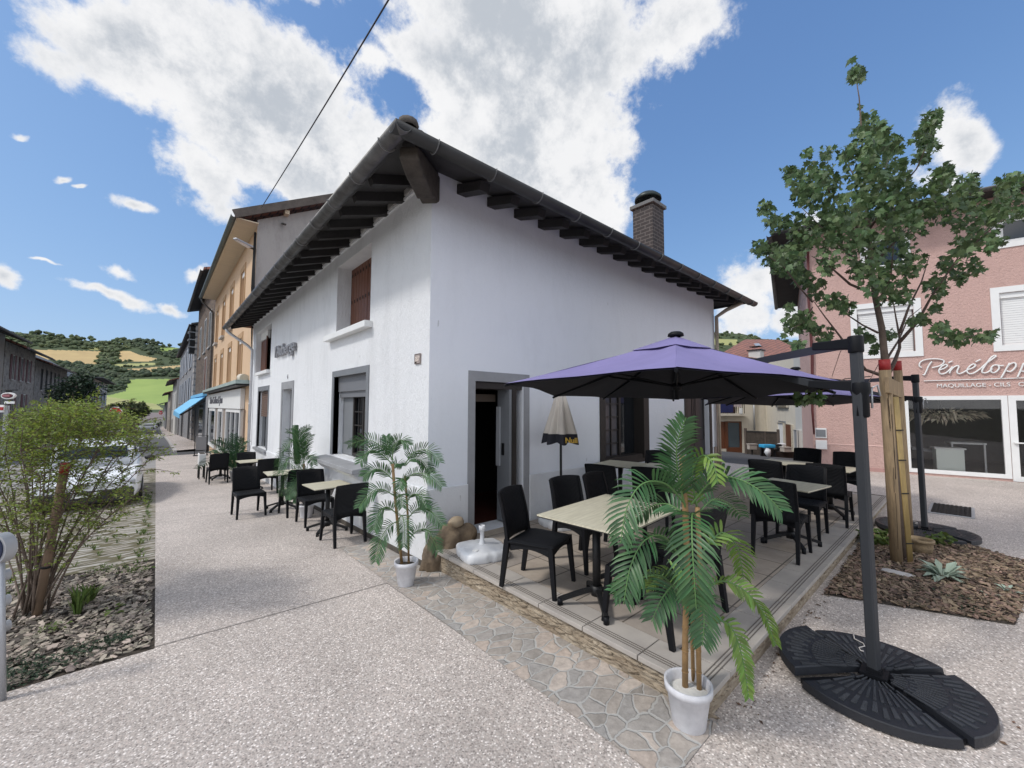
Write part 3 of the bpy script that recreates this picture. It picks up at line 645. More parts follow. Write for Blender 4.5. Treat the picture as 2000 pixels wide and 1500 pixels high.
# right bed
def lamb(mb, c, n, l, seed):
    r_ = random.Random(seed)
    for k in range(n):
        a = r_.uniform(0, 6.283); e = r_.uniform(.1, .9); L_ = l*r_.uniform(.6, 1.15)
        d = Vector((math.cos(a)*math.cos(e), math.sin(a)*math.cos(e), math.sin(e)))
        b = Vector(c)+Vector((math.cos(a), math.sin(a), 0))*.02; s_ = Vector((-d.y, d.x, 0)).normalized()*L_*.13
        m1 = b+d*L_*.55; t = b+d*L_+Vector((0, 0, -L_*.18)); n_ = Vector((0, 0, L_*.03))
        mb.add([b, m1-s_+n_, m1, m1+s_+n_, t], [(0, 2, 1), (0, 3, 2), (1, 2, 4), (2, 3, 4)])
q = gr(1842, 1130)
small_plant(q, 'silvery lamb ear plant growing in the bark mulch right of the stake', lambda mb: lamb(mb, (q.x, q.y, q.z+.02), 46, .24, 4), 'silver', name='silver_plant')
q2 = gr(1968, 1158)
small_plant(q2, 'small straggly silver sprig at the right end of the mulch bed', lambda mb: (lamb(mb, (q2.x, q2.y, q2.z+.02), 14, .10, 8), lamb(mb, (q2.x-.25, q2.y+.12, q2.z+.02), 6, .08, 9)), 'silver', name='silver_plant')
q3 = gr(1712, 1062)
small_plant(q3, 'leafy green geranium at the terrace edge behind the umbrella pole', lambda mb: leafy(mb, (q3.x, q3.y, q3.z+.02), .20, 90, .09, rnd, .7, .9), 'palegrass', name='leafy_plant')
q4 = gr(1838, 1065)
small_plant(q4, 'leafy green plant between the wicker basket and the second umbrella base', lambda mb: leafy(mb, (q4.x, q4.y, q4.z+.02), .12, 50, .08, rnd, .9, .9), 'palegrass', name='leafy_plant')
q5 = gr(1900, 1195)
small_plant(q5, 'dark low creeping patch near the front edge of the mulch bed', lambda mb: gc(mb, [(q5.x, q5.y, .12), (q5.x+.25, q5.y+.13, .1)], 90, .035), 'conifer', name='creeping_plant')

# ================================================================ wall with openings
def wallgrid(mb, org, ud, ulen, z0, z1, holes, dep, inward, mi=0, rmi=0, bottoms=True):
    """flat wall in the (ud, z) plane, holes = (u0,u1,za,zb,depth) with reveals going inward"""
    org = Vector(org); ud = Vector(ud); inw = Vector(inward)
    us = sorted({0, ulen, *[h[0] for h in holes], *[h[1] for h in holes]}); zs = sorted({z0, z1, *[h[2] for h in holes], *[h[3] for h in holes]})
    us = [u for u in us if 0 <= u <= ulen]; zs = [z for z in zs if z0 <= z <= z1]
    P = lambda u, z, d=0: org+ud*u+Vector((0, 0, z))+inw*d
    for i in range(len(us)-1):
        for j in range(len(zs)-1):
            cu, cz = (us[i]+us[i+1])/2, (zs[j]+zs[j+1])/2
            if any(h[0] < cu < h[1] and h[2] < cz < h[3] for h in holes): continue
            mb.add([P(us[i], zs[j]), P(us[i+1], zs[j]), P(us[i+1], zs[j+1]), P(us[i], zs[j+1])], [(0, 1, 2, 3)], mi=mi)
    for h in holes:
        a, b, c, d = h[:4]; D = h[4] if len(h) > 4 else dep
        for p, q in (((a, c), (a, d)), ((a, d), (b, d)), ((b, d), (b, c)), ((b, c), (a, c))):
            mb.add([P(*p), P(*q), P(*q, D), P(*p, D)], [(0, 1, 2, 3)], mi=rmi)
def frame_ring(mb, org, ud, inw, u0, u1, z0, z1, w, t, d0, wt=None, bottom=True):
    """rectangular frame lying at depth d0 with bar width w and thickness t"""
    org = Vector(org); ud = Vector(ud); inw = Vector(inw); wt = w if wt is None else wt
    def bx(a, b, c, d):
        P = [org+ud*x+Vector((0, 0, z))+inw*q for q in (d0, d0+t) for z in (c, d) for x in (a, b)]
        mb.add(P, [(0, 2, 3, 1), (4, 5, 7, 6), (0, 1, 5, 4), (2, 6, 7, 3), (0, 4, 6, 2), (1, 3, 7, 5)])
    bx(u0, u0+w, z0, z1); bx(u1-w, u1, z0, z1); bx(u0+w, u1-w, z1-wt, z1)
    if bottom: bx(u0+w, u1-w, z0, z0+w)
def obox(mb, org, ud, inw, u0, u1, z0, z1, d0, d1):
    org = Vector(org); ud = Vector(ud); inw = Vector(inw)
    P = [org+ud*x+Vector((0, 0, z))+inw*q for q in (d0, d1) for z in (z0, z1) for x in (u0, u1)]
    mb.add(P, [(0, 2, 3, 1), (4, 5, 7, 6), (0, 1, 5, 4), (2, 6, 7, 3), (0, 4, 6, 2), (1, 3, 7, 5)])

# ================================================================ THE WHITE HOUSE
XW, YW = 2.31, 4.05; XE, YN = 10.15, 15.7
wh = thing('white_house', (XW, YW, -.3), 'white rendered corner house with dark overhanging eaves behind the terrace', 'house')
mb = MB()
OL, UL, IL = (XW, YW, 0), (0, 1, 0), (1, 0, 0)             # left face
OR_, UR, IR = (XW, YW, 0), (1, 0, 0), (0, 1, 0)            # right face
y_ = lambda y: y-YW
x_ = lambda x: x-XW
holesL = [(y_(5.87), y_(7.31), .72, 2.06, .25), (y_(5.80), y_(7.30), 2.80, 4.0, .30), (y_(10.2), y_(11.12), -.45, 1.95, .22), (y_(12.85), y_(14.25), .33, 1.99, .22), (y_(12.75), y_(15.05), 2.56, 3.86, .25)]
wallgrid(mb, OL, UL, YN-YW, -.9, 4.36, holesL, .25, IL)
mb.build('street_wall', M['white'], wh)
mb = MB()
holesR = [(x_(2.95), x_(3.77), 0.0, 1.87, .32), (x_(5.63), x_(6.82), .60, 1.92, .2), (x_(8.6), x_(9.72), .02, 1.95, .2)]
wallgrid(mb, OR_, UR, XE-XW, -.6, 4.36, holesR, .25, IR)
mb.box2((XE-.002, YW+.002, -.6), (XE, YN, 4.36)); mb.box2((XW, YN-.01, -.9), (XE, YN, 4.36))
mb.build('terrace_wall', M['whitesmooth'], wh)
# plinths, slightly proud
mb = MB()
def plL(y0, y1, zt, d=.028): mb.box2((XW-d, y0, -.9), (XW-.0005, y1, zt))
for a, b, c in ((YW-.028, 5.72, .625), (5.72, 7.6, .62), (7.6, 10.07, .63), (11.26, 12.75, .33), (12.75, 15.68, .30)): mb = MB(); plL(a, b, c); mb.build('plinth', M['white'], wh, bevel=.006)
for a, b in ((XW+.002, 2.85), (3.88, 5.5), (6.95, 8.5), (9.85, XE)): mb = MB(); mb.box2((a, YW-.028, -.5), (b, YW-.0005, .62)); mb.build('plinth', M['plinth'], wh, bevel=.006)
mb = MB()
for a, b in ((4.03, 5.1), (5.1, 6.4), (6.4, 8.0), (8.0, 10.0)): mb.bar((XW-.03, a, gz(2.2, a)+.02), (XW-.03, b, gz(2.2, b)+.02), .02, .09)
mb.build('base_course', mat('dark_base_stone', (.10, .085, .07), .9, bump=.6, var=.5, vscale=8), wh)  # dark stone band along the foot of the street wall
# dark rooms behind the openings
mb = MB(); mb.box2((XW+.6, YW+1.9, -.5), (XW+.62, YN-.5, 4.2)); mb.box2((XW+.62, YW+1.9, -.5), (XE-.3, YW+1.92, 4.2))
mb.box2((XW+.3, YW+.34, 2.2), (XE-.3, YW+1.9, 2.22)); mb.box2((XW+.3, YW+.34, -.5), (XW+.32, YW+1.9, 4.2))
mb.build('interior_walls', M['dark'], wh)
mb = MB(); mb.box2((XW+.35, YW+.32, -.05), (XE-.3, YW+1.9, -.012)); mb.box2((2.95, YW-.002, -.05), (3.77, YW+.32, -.002))
mb.build('entrance_floor', mat('dark_red_floor', (.07, .018, .012), .6, var=.3), wh)
# street side: big ground floor window
fr = MB(); frame_ring(fr, OL, UL, IL, y_(5.77), y_(7.41), .72, 2.156, .10, .10, -.012, bottom=False)
w1 = fr.build('window', M['greypaint'], wh)
mb = MB(); obox(mb, OL, UL, IL, y_(5.87), y_(7.31), 1.80, 2.055, .07, .2); obox(mb, OL, UL, IL, y_(5.875), y_(7.305), 1.70, 1.80, .10, .13)
mb.build('shutter_box', mat('shutter_box_grey', (.165, .17, .185), .45), w1)
mb = MB(); obox(mb, OL, UL, IL, y_(6.78), y_(7.30), .73, 1.80, .16, .19); mb.build('side_panel', M['greypaint'], w1)
mb = MB(); obox(mb, OL, UL, IL, y_(5.875), y_(6.78), .73, 1.80, .19, .205); mb.build('pane', M['glassdark'], w1)
mb = MB()
frame_ring(mb, OL, UL, IL, y_(6.32), y_(6.78), .74, 1.74, .05, .04, .14)
obox(mb, OL, UL, IL, y_(6.54), y_(6.56), .79, 1.69, .15, .17)
for z in (1.02, 1.24, 1.46): obox(mb, OL, UL, IL, y_(6.37), y_(6.73), z-.01, z+.01, .151, .169)
frame_ring(mb, OL, UL, IL, y_(5.88), y_(6.32), .74, 1.74, .045, .04, .15)
mb.build('casement', M['darkwood'], w1)
mb = MB(); mb.prism([(XW-.25, 5.68, .60), (XW-.25, 5.68, .665), (XW+.2, 5.68, .71), (XW+.2, 5.68, .60)], (0, 1.98, 0)); mb.build('sill', M['greystone'], w1, bevel=.008)
mb = MB(); mb.prism([(XW-.10, 5.8, .50), (XW-.20, 5.8, .598), (XW-.002, 5.8, .598), (XW-.002, 5.8, .5)], (0, 1.75, 0)); mb.build('sill_bracket', M['white'], w1)
# upper window with brown shutter
mb = MB(); mb.box2((XW-.12, 5.70, 2.70), (XW+.30, 7.62, 2.795)); w2 = mb.build('window', M['whitepaint'], wh, bevel=.006)
def shutter(name, parent, X, ya, yb, z0, z1, nails=True):
    mb = MB(); n = max(2, int(round((yb-ya)/.13)))
    for i in range(n):
        a = ya+(yb-ya)*i/n; b = ya+(yb-ya)*(i+1)/n
        mb.box2((X, a+.004, z0), (X+.03, b-.004, z1))
    mb.box2((X+.022, ya, z0), (X+.028, yb, z1))
    s_ = mb.build(name, M['brown'], parent, bevel=.003)
    if nails:
        nb = MB()
        for i in range(n):
            yy = ya+(yb-ya)*(i+.5)/n
            for z in (z0+.1, (z0+z1)/2, z1-.12): nb.box((X-.004, yy, z), (.008, .03, .055))
        nb.build('strap', M['darkwood'], s_)
    return s_
shutter('shutter', w2, XW+.24, 5.80, 6.53, 2.80, 4.0); shutter('shutter', w2, XW+.24, 6.54, 7.30, 2.80, 4.0)
# upper window further along: shutters ajar
mb = MB(); mb.box2((XW-.10, 12.72, 2.46), (XW+.25, 14.45, 2.555)); w3 = mb.build('window', M['whitepaint'], wh, bevel=.006)
shutter('shutter', w3, XW+.15, 14.0, 15.05, 2.56, 3.6, False)
mb = MB()
for i in range(6): mb.bar((XW+.16+i*.0, 13.98-i*.001, 2.57+i*.17), (XW+.01, 13.42, 2.57+i*.17), .02, .001)
mb.bar((XW+.16, 13.98, 3.08), (XW+.01, 13.4, 3.08), .03, 1.02); mb.build('shutter', M['brown'], w3)
mb = MB(); mb.box2((XW+.20, 12.75, 2.56), (XW+.22, 15.05, 3.86)); mb.build('pane', M['dark'], w3)
mb = MB(); mb.box2((XW+.13, 14.0, 3.62), (XW+.2, 15.05, 3.86)); mb.build('lintel_board', M['reveal'], w3)
# street door
fr = MB(); frame_ring(fr, OL, UL, IL, y_(10.07), y_(11.26), -.45, 2.13, .13, .06, -.014, wt=.18, bottom=False)
d1 = fr.build('door', M['greystone'], wh)
mb = MB(); obox(mb, OL, UL, IL, y_(10.2), y_(11.12), -.45, 1.95, .17, .21)
for z in (.0, .75): frame_ring(mb, OL, UL, IL, y_(10.32), y_(11.0), z, z+.6, .03, .012, .158)
mb.build('leaf', M['greypaint'], d1)
mb = MB(); mb.lathe([(0, -.03), (.028, -.03), (.034, 0), (.02, .02), (.012, .05)], (XW+.13, 10.62, 1.17), 12, M=Matrix.Rotation(R(90), 3, 'Y')); mb.build('knob', M['ironblack'], d1)
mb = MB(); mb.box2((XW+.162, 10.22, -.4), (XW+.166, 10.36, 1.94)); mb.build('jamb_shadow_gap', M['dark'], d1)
# low window with roller shutter
fr = MB(); frame_ring(fr, OL, UL, IL, y_(12.73), y_(14.37), .33, 2.12, .12, .06, -.012, wt=.13, bottom=False)
w4 = fr.build('window', M['greypaint'], wh)
mb = MB()
for i in range(13): mb.box2((XW+.08, 12.85, 1.24+i*.057), (XW+.095, 14.25, 1.24+i*.057+.048))
mb.build('roller_shutter', mat('brown_slats', (.16, .10, .075), .6, var=.2), w4)
mb = MB(); mb.box2((XW+.12, 12.85, .33), (XW+.14, 14.25, 1.99)); mb.build('pane', M['glassdark'], w4)
mb = MB(); mb.box2((XW+.10, 13.52, .33), (XW+.135, 13.6, 1.25)); mb.build('mullion', M['greypaint'], w4)
mb = MB(); mb.box2((XW-.09, 12.7, .255), (XW+.12, 14.4, .325)); mb.build('sill', M['greystone'], w4, bevel=.006)
# small carved number over the door
def textmesh(txt, size, depth, name, mt, M4, parent=None, bevel=0, shear=0, space=1.0):
    cu = bpy.data.curves.new(name, 'FONT'); cu.body = txt; cu.size = size; cu.extrude = depth/2; cu.bevel_depth = bevel; cu.shear = shear; cu.space_character = space; cu.align_x = 'LEFT'
    tmp = bpy.data.objects.new('tmp', cu); COL.objects.link(tmp)
    dg = bpy.context.evaluated_depsgraph_get(); dg.update(); me = bpy.data.meshes.new_from_object(tmp.evaluated_get(dg)); bpy.data.objects.remove(tmp)
    xs_ = [v.co.x for v in me.vertices]
    o = bpy.data.objects.new(name, me); me.name = name; me.materials.clear(); me.materials.append(mt)
    org = Vector((0, 0, 0))
    if parent is not None:
        p = parent
        while p.parent: p = p.parent
        org = p.location.copy()
    me.transform(Matrix.Translation(-org) @ M4); COL.objects.link(o)
    if parent is not None: o.parent = parent
    return o
def textmat(origin, xdir, sx=1, sy=1):
    xd = Vector(xdir).normalized(); zd = Vector((0, 0, 1)); nd = xd.cross(zd)
    m4 = Matrix.Identity(4)
    for i in range(3): m4[i][0] = xd[i]*sx; m4[i][1] = zd[i]*sy; m4[i][2] = nd[i]; m4[i][3] = origin[i]
    return m4
textmesh('4', .16, .012, 'door_number', M['greystone'], textmat((XW-.008, 10.72, 2.19), (0, -1, 0)), wh)
# facade lettering: reads from left (far) to right (near)
t = textmesh("l'Auberge", .46, .05, 'lettering', M['letters'], textmat((XW-.045, 11.88, 2.80), (0, -1, 0), 1.12, .86), wh, bevel=.006)
t['label'] = "grey raised metal letters reading l'Auberge"
# enamel plaque 357
mb = MB(); mb.box2((XW-.012, 4.235, 2.055), (XW-.001, 4.375, 2.175)); pq = mb.build('number_plaque', mat('plaque_ground', (.42, .36, .33), .4), wh)
mb = MB(); frame_ring(mb, OL, UL, IL, y_(4.235), y_(4.375), 2.055, 2.175, .008, .006, -.017); mb.build('rim', mat('plaque_rim', (.10, .07, .06), .5), pq)
textmesh('357', .075, .004, 'number', mat('plaque_number', (.75, .66, .6), .5), textmat((XW-.015, 4.365, 2.085), (0, -1, 0)), pq, bevel=.001)
mb = MB(); mb.blob((XW-.014, 4.345, 2.08), (.002, .02, .018), 3, 1); mb.build('chip', M['crack'], pq)
# terrace side: main entrance
fr = MB(); frame_ring(fr, OR_, UR, IR, x_(2.853), x_(3.88), -.02, 1.995, .10, .05, -.014, wt=.125, bottom=False)
d2 = fr.build('door', M['greystone'], wh)
mb = MB(); mb.box2((2.952, YW+.02, 1.78), (3.768, YW+.32, 1.868)); mb.build('lintel', M['darkwood'], d2)
mb = MB(); mb.box2((3.54, YW+.02, .02), (3.58, YW+.27, 1.78)); mb.build('leaf', M['greypaint'], d2)
mb = MB(); mb.box2((3.515, YW+.20, .75), (3.539, YW+.27, 1.55)); mb.build('white_panel', mat('pale_grey_panel', (.35, .36, .38), .5), d2)
mb = MB(); mb.box2((3.585, YW+.01, .0), (3.66, YW+.32, 1.78)); mb.build('door_edge', M['darkwood'], d2)
mb = MB(); mb.box2((3.52, YW+.12, .9), (3.54, YW+.16, 1.06)); mb.build('handle', M['ironblack'], d2)
mb = MB(); mb.box2((2.952, YW+.32, 1.62), (3.54, YW+.34, 1.72)); mb.build('inner_frieze', mat('inner_wood', (.10, .075, .055), .6), d2)
# terrace window
fr = MB(); frame_ring(fr, OR_, UR, IR, x_(5.50), x_(6.95), .55, 2.05, .145, .19, -.02); w5 = fr.build('window', M['darkwood'], wh)
mb = MB(); obox(mb, OR_, UR, IR, x_(5.63), x_(6.82), .60, 1.92, .17, .185); mb.build('pane', M['glassdark'], w5)
mb = MB(); frame_ring(mb, OR_, UR, IR, x_(5.72), x_(6.28), .64, 1.90, .06, .04, .11)
obox(mb, OR_, UR, IR, x_(5.99), x_(6.01), .70, 1.84, .12, .14)
for z in (.92, 1.15, 1.38, 1.61): obox(mb, OR_, UR, IR, x_(5.78), x_(6.22), z-.01, z+.01, .121, .139)
mb.build('casement', M['darkwood'], w5)
mb = MB(); obox(mb, OR_, UR, IR, x_(5.795), x_(6.205), .70, 1.84, .142, .15); mb.build('casement_pane', mat('dull_pane', (.07, .07, .08), .15), w5)
mb = MB(); mb.box2((6.80, YW-.045, .62), (6.98, YW-.022, 1.95)); mb.build('shutter', M['darkwood'], w5)
# terrace double door at the far end
fr = MB(); frame_ring(fr, OR_, UR, IR, x_(8.50), x_(9.85), .0, 2.06, .11, .13, -.02, bottom=False); d3 = fr.build('door', M['darkwood'], wh)
mb = MB(); obox(mb, OR_, UR, IR, x_(8.6), x_(9.15), .02, 1.95, .10, .14); obox(mb, OR_, UR, IR, x_(9.17), x_(9.72), .02, 1.95, .10, .14); mb.build('leaf', mat('dark_door', (.016, .015, .018), .4), d3)
mb = MB()
for k in range(2): frame_ring(mb, OR_, UR, IR, x_(8.66+k*.57), x_(9.09+k*.57), .8, 1.85, .02, .01, .09)
mb.build('door_moulding', M['darkwood'], d3)
# ---- roof
EX, EY, EZ = 1.62, 3.37, 4.065        # eave line (outer), height
SL = math.tan(R(19))
XEE, YNE = 10.5, 15.68
mb = MB()
hh = 3.2
ridge = EZ+hh*SL
def rz_(d, o=0): return EZ+o+d*SL
A = (EX, EY); 
px0, py0 = EX, EY
T = lambda x, y, o=.06: (x, y, EZ+o+SL*min(x-EX, y-EY, XEE-x, 1e9 if False else 3.4))
v = [(EX, EY, EZ+.06), (XEE, EY, EZ+.06), (XEE, YNE, EZ+.06), (EX, YNE, EZ+.06), (EX+3.4, EY+3.4, rz_(3.4, .06)), (XEE-3.4, EY+3.4, rz_(3.4, .06)), (XEE-3.4, YNE, rz_(3.4, .06)), (EX+3.4, YNE, rz_(3.4, .06))]
mb.add(v, [(0, 1, 5, 4), (3, 0, 4, 7), (1, 2, 6, 5), (4, 5, 6, 7), (2, 3, 7, 6)])
rf = mb.build('roof', M['tileroof'], wh, recalc=False)
mb = MB()
v = [(a, b, c-.04) for a, b, c in v]
mb.add(v, [(4, 5, 1, 0), (7, 4, 0, 3), (5, 6, 2, 1), (7, 6, 5, 4)])
mb.build('soffit', M['soffit'], rf, recalc=False)
mb = MB()  # fascia strip behind the gutter
mb.box2((EX-.01, EY-.01, EZ-.03), (EX+.02, YNE, EZ+.075)); mb.box2((EX+.02, EY-.01, EZ-.03), (XEE, EY+.02, EZ+.075)); mb.box2((XEE-.02, EY+.02, EZ-.03), (XEE+.01, 8, EZ+.075))
mb.build('fascia', M['rafter'], rf)
nr = 24
for i in range(nr):
    y = 4.28+i*(15.45-4.28)/(nr-1); mb = MB()
    mb.bar((EX+.05, y, EZ-.02), (XW+.05, y, EZ-.02+(XW-EX)*SL), .09, .11, h2=.12); mb.build('rafter', M['rafter'], rf)
nr = 17
for i in range(nr):
    x = 2.72+i*(10.2-2.72)/(nr-1); mb = MB()
    mb.bar((x, EY+.20, EZ-.0), (x, YW+.05, EZ-.0+(YW-EY-.2)*SL+.0), .13, .10, h2=.12); mb.build('rafter', M['rafter'], rf)
mb = MB()  # trim where wall meets rafters
mb.box2((XW-.03, YW-.03, 4.20), (XW-.001, YN, 4.235)); mb.build('cornice_strip', M['white'], wh)
mb = MB(); rn = random.Random(5)
for i in range(23):
    y = 4.28+(i+.5)*(15.45-4.28)/23; mb = MB(); mb.box((XW-.02, y, 4.28), (.06, .32*rn.uniform(.85, 1), .09)); mb.build('infill_block', M['greygable'], wh, bevel=.01)
# heavy corner beam
mb = MB()
a = Vector((EX+.10, EY+.10, EZ-.03)); b = Vector((XW-.02, YW-.02, 4.13)); d = (b-a); sx = Vector((1, -1, 0)).normalized()*.095
prof = [(0, .02), (.0, -.10), (.25, -.20), (.55, -.24), (.70, -.27), (.80, -.23), (.92, -.26), (1.04, -.20), (1.04, .1)]
pts = [a+d*s_+Vector((0, 0, h_)) for s_, h_ in prof]
mb.prism([p-sx for p in pts], sx*2); mb.build('corner_beam', M['oldwood'], rf, bevel=.02)
mb = MB(); mb.bar((EX+.1, EY+.1, EZ+.01), (XW+.3, YW+.3, EZ+.30), .12, .12); mb.build('hip_rafter', M['rafter'], rf)
# gutters
M['band1'] = mat('solder_band', (.23, .225, .22), .5, .4); M['band2'] = mat('pale_band', (.20, .20, .20), .5, .4)
def gutter(pts, name, mt, r=.078):
    mb = MB(); n = 8; seg = []
    P0, P1 = Vector(pts[0]), Vector(pts[1]); t = (P1-P0).normalized(); s_ = t.cross(Vector((0, 0, 1)))
    prof = [(math.cos(R(a))*r, math.sin(R(a))*r) for a in range(-185, 6, 19)]
    prof2 = [(x*.94, z*.94+.002) for x, z in prof][::-1]
    pr = prof+prof2
    vs = [P+s_*x+Vector((0, 0, z)) for P in (P0, P1) for x, z in pr]; k = len(pr)
    mb.add(vs, [(i, (i+1) % k, k+(i+1) % k, k+i) for i in range(k)]+[tuple(range(k))[::-1], tuple(range(k, 2*k))], True)
    return mb, P0, P1, t, s_
mb, P0, P1, t, s_ = gutter([(EX-.075, EY-.15, EZ+.0), (EX-.075, YNE, EZ-.02)], 'gutter', None)
gl_ = mb.build('gutter', M['zinc'], rf)
mb = MB(); L_ = (P1-P0).length
for i in range(16):
    p = P0+t*(.35+i*.75)
    mb.tube([p-t*.012+Vector((0, 0, 0)), p+t*.012], .083, 16, mi=0) if False else None
    pts = [p+s_*(math.cos(R(a))*.082)+Vector((0, 0, math.sin(R(a))*.082)) for a in range(-185, 6, 19)]
    mb = MB()
    for q, q2 in zip(pts, pts[1:]): mb.bar(q, q2, .022, .006, up=t)
    mb.build('gutter_band', M['band1'], gl_)
mb, P0, P1, t, s_ = gutter([(XEE+.1, EY-.075, EZ-.03), (EX-.15, EY-.075, EZ+.0)], 'gutter', None)
M['zincdark'] = mat('dark_gutter', (.045, .045, .047), .45, .4, bump=.1, bscale=10, var=.35, vscale=4)
gr_ = mb.build('gutter', M['zincdark'], rf)
mb = MB(); L_ = (P1-P0).length
for i in range(13):
    p = P0+t*(.3+i*.70)
    pts = [p+s_*(math.cos(R(a))*.082)+Vector((0, 0, math.sin(R(a))*.082)) for a in range(-185, 6, 19)]
    mb = MB()
    for q, q2 in zip(pts, pts[1:]): mb.bar(q, q2, .024, .006, up=t)
    mb.build('gutter_band', M['band2'], gr_)
# ridge tiles peeping over the corner
mb = MB()
for k in range(4):
    c = Vector((EX+.04+k*.2, EY+.0+k*.2, EZ+.13+k*.07))
    mb.lathe([(.0, .05), (.05, .045), (.09, .02), (.10, -.02), (.08, -.04)], c, 12)
mb.build('hip_tile', mat('mossy_tile', (.12, .105, .095), .9, bump=.5, bscale=20, var=.4, vscale=12), rf)
# street downpipe
mb = MB(); X2 = XW-.075
mb.tube([(EX-.07, 15.45, 4.06), (EX-.07, 15.45, 3.97), (EX+.0, 15.43, 3.86), (X2-.12, 15.25, 3.48), (X2, 15.2, 3.34), (X2, 15.2, 3.2), (X2, 15.2, gz(2, 15.2))], .042, 10)
for z in (2.9, 1.6, .4): mb.tube([(X2, 15.2, z), (X2, 15.2, z+.03)], .052, 10)
mb.build('downpipe', M['pipe'], wh)
# far corner: downpipe, boards
mb = MB(); mb.tube([(XEE-.3, EY+.05, EZ-.05), (XEE-.45, EY+.35, EZ-.2), (XE-.03, YW-.07, 3.75), (XE-.03, YW-.07, 3.3)], .045, 8); mb.tube([(XE-.03, YW-.07, 3.3), (XE-.03, YW-.07, -.1)], .04, 8); mb.build('downpipe', mat('beige_pipe', (.42, .35, .27), .6, var=.2), wh)
mb = MB(); mb.box2((9.9, YW-.05, -.1), (10.16, YW-.03, .63)); mb.box2((10.02, YW-.075, -.1), (10.06, YW-.05, 1.95)); mb.build('corner_board', mat('taupe_board', (.27, .21, .17), .7, var=.2), wh)
# chimney
cc_ = at(1267, 480, 9.0); cx, cy = cc_.x, cc_.y
mb = MB(); mb.box2((cx-.24, cy-.24, 4.2), (cx+.24, cy+.24, 5.98)); ch = mb.build('chimney', M['brickdark'], rf)
mb = MB(); mb.box2((cx-.29, cy-.29, 5.98), (cx+.29, cy+.29, 6.06)); mb.build('chimney_slab', mat('chimney_slab', (.16, .16, .16), .8, var=.2), ch, bevel=.01)
mb = MB()
for sx in (-1, 1):
    for sy in (-1, 1): mb.tube([(cx+sx*.15, cy+sy*.15, 6.06), (cx+sx*.15, cy+sy*.15, 6.2)], .012, 6)
mb.lathe([(.0, 6.38), (.10, 6.37), (.2, 6.33), (.285, 6.25), (.29, 6.19), (.275, 6.185), (.27, 6.22), (.15, 6.28), (0, 6.30)], (cx, cy, 0), 24)
mb.build('cowl', mat('dark_green_cowl', (.02, .03, .028), .4, .3), ch)
# ================================================================ NEIGHBOURS ALONG THE STREET (right-hand row)
def add_window(parent, org, ud, inw, u0, u1, z0, z1, d=.0, fr='whitepaint', gl='glassdark', fw=.05, sill=True, mull=True, sillm='kerb'):
    mb = MB(); frame_ring(mb, org, ud, inw, u0, u1, z0, z1, fw, .05, d)
    if mull: obox(mb, org, ud, inw, (u0+u1)/2-.025, (u0+u1)/2+.025, z0+fw, z1-fw, d+.005, d+.045)
    w = mb.build('window', M[fr], parent)
    mb = MB(); obox(mb, org, ud, inw, u0+fw, u1-fw, z0+fw, z1-fw, d+.02, d+.03); mb.build('pane', M[gl], w)
    if sill:
        mb = MB(); obox(mb, org, ud, inw, u0-.08, u1+.08, z0-.09, z0-.002, -.08, d+.01); mb.build('sill', M[sillm], w)
    return w
# ---- apricot building
XO = 2.31; OY0, OY1 = 15.72, 28.5
ob = thing('apricot_building', (XO, OY0, -.6), 'tall apricot building with ochre window surrounds and a white shopfront beside the white house', 'building')
O_, U_, I_ = (XO, OY0, 0), (0, 1, 0), (1, 0, 0)
cols = [(17.9, 18.85), (20.9, 21.85), (23.75, 24.65), (26.6, 27.5)]
holes = []
for a, b in cols: holes += [(a-OY0, b-OY0, 2.52, 4.12, .22), (a-OY0, b-OY0, 4.95, 6.75, .22)]
mb = MB(); wallgrid(mb, O_, U_, OY1-OY0, -1.5, 7.66, holes, .22, I_)
mb.build('wall', [M['orange']], ob)
mb = MB(); mb.add([(XO, OY0, -1), (11, OY0, -1), (11, OY0, 11.5), (9, OY0, 11.4), (XO+.0, OY0, 7.85)], [(0, 1, 2, 3, 4)]); mb.box2((10.9, OY0+.01, -1), (11, OY1, 9.5)); mb.box2((XO+.01, OY1-.02, -1.5), (11, OY1, 7.5))
mb.build('gable_wall', M['greygable'], ob)
gz_roof = lambda x: 7.70+.54*(x-1.68)
mb = MB()
v = [(1.68, OY0-.3, 7.70), (8, OY0-.3, gz_roof(8)), (8, OY1+.05, gz_roof(8)), (1.68, OY1+.05, 7.70)]
mb.add(v+[(a, b, c+.12) for a, b, c in v], [(3, 2, 1, 0), (4, 5, 6, 7), (0, 1, 5, 4), (1, 2, 6, 5), (2, 3, 7, 6), (3, 0, 4, 7)]); orf = mb.build('roof', M['tileroof'], ob)
mb = MB(); mb.bar((1.62, OY0-.33, 7.72), (8, OY0-.33, gz_roof(8)+.03), .07, .26); mb.build('verge_board', mat('weathered_verge', (.13, .11, .095), .85, bump=.4, var=.4, vscale=5, stretch=(1, 1, 1)), orf)
mb = MB(); v = [(1.70, OY0-.28, 7.62), (XO, OY0-.28, 7.62), (XO, OY1, 7.62), (1.70, OY1, 7.62)]
mb.add(v+[(a, b, c+.03) for a, b, c in v], [(3, 2, 1, 0), (4, 5, 6, 7), (0, 1, 5, 4), (1, 2, 6, 5), (2, 3, 7, 6), (3, 0, 4, 7)]); mb.build('soffit', M['creamwood'], orf)
mb = MB()
for i in range(52):
    y = OY0-.2+i*.243; mb.prism([(1.69, y, 7.66), (1.69, y+.2, 7.66), (1.69, y+.1, 7.52)], (.015, 0, 0))
mb.build('scalloped_fascia', M['creamwood'], orf)
mb, P0, P1, t, s_ = gutter([(1.62, OY0-.33, 7.70), (1.62, OY1, 7.66)], 'gutter', None, .085); mb.build('gutter', mat('green_grey_gutter', (.12, .135, .125), .5, .3, var=.2), orf)
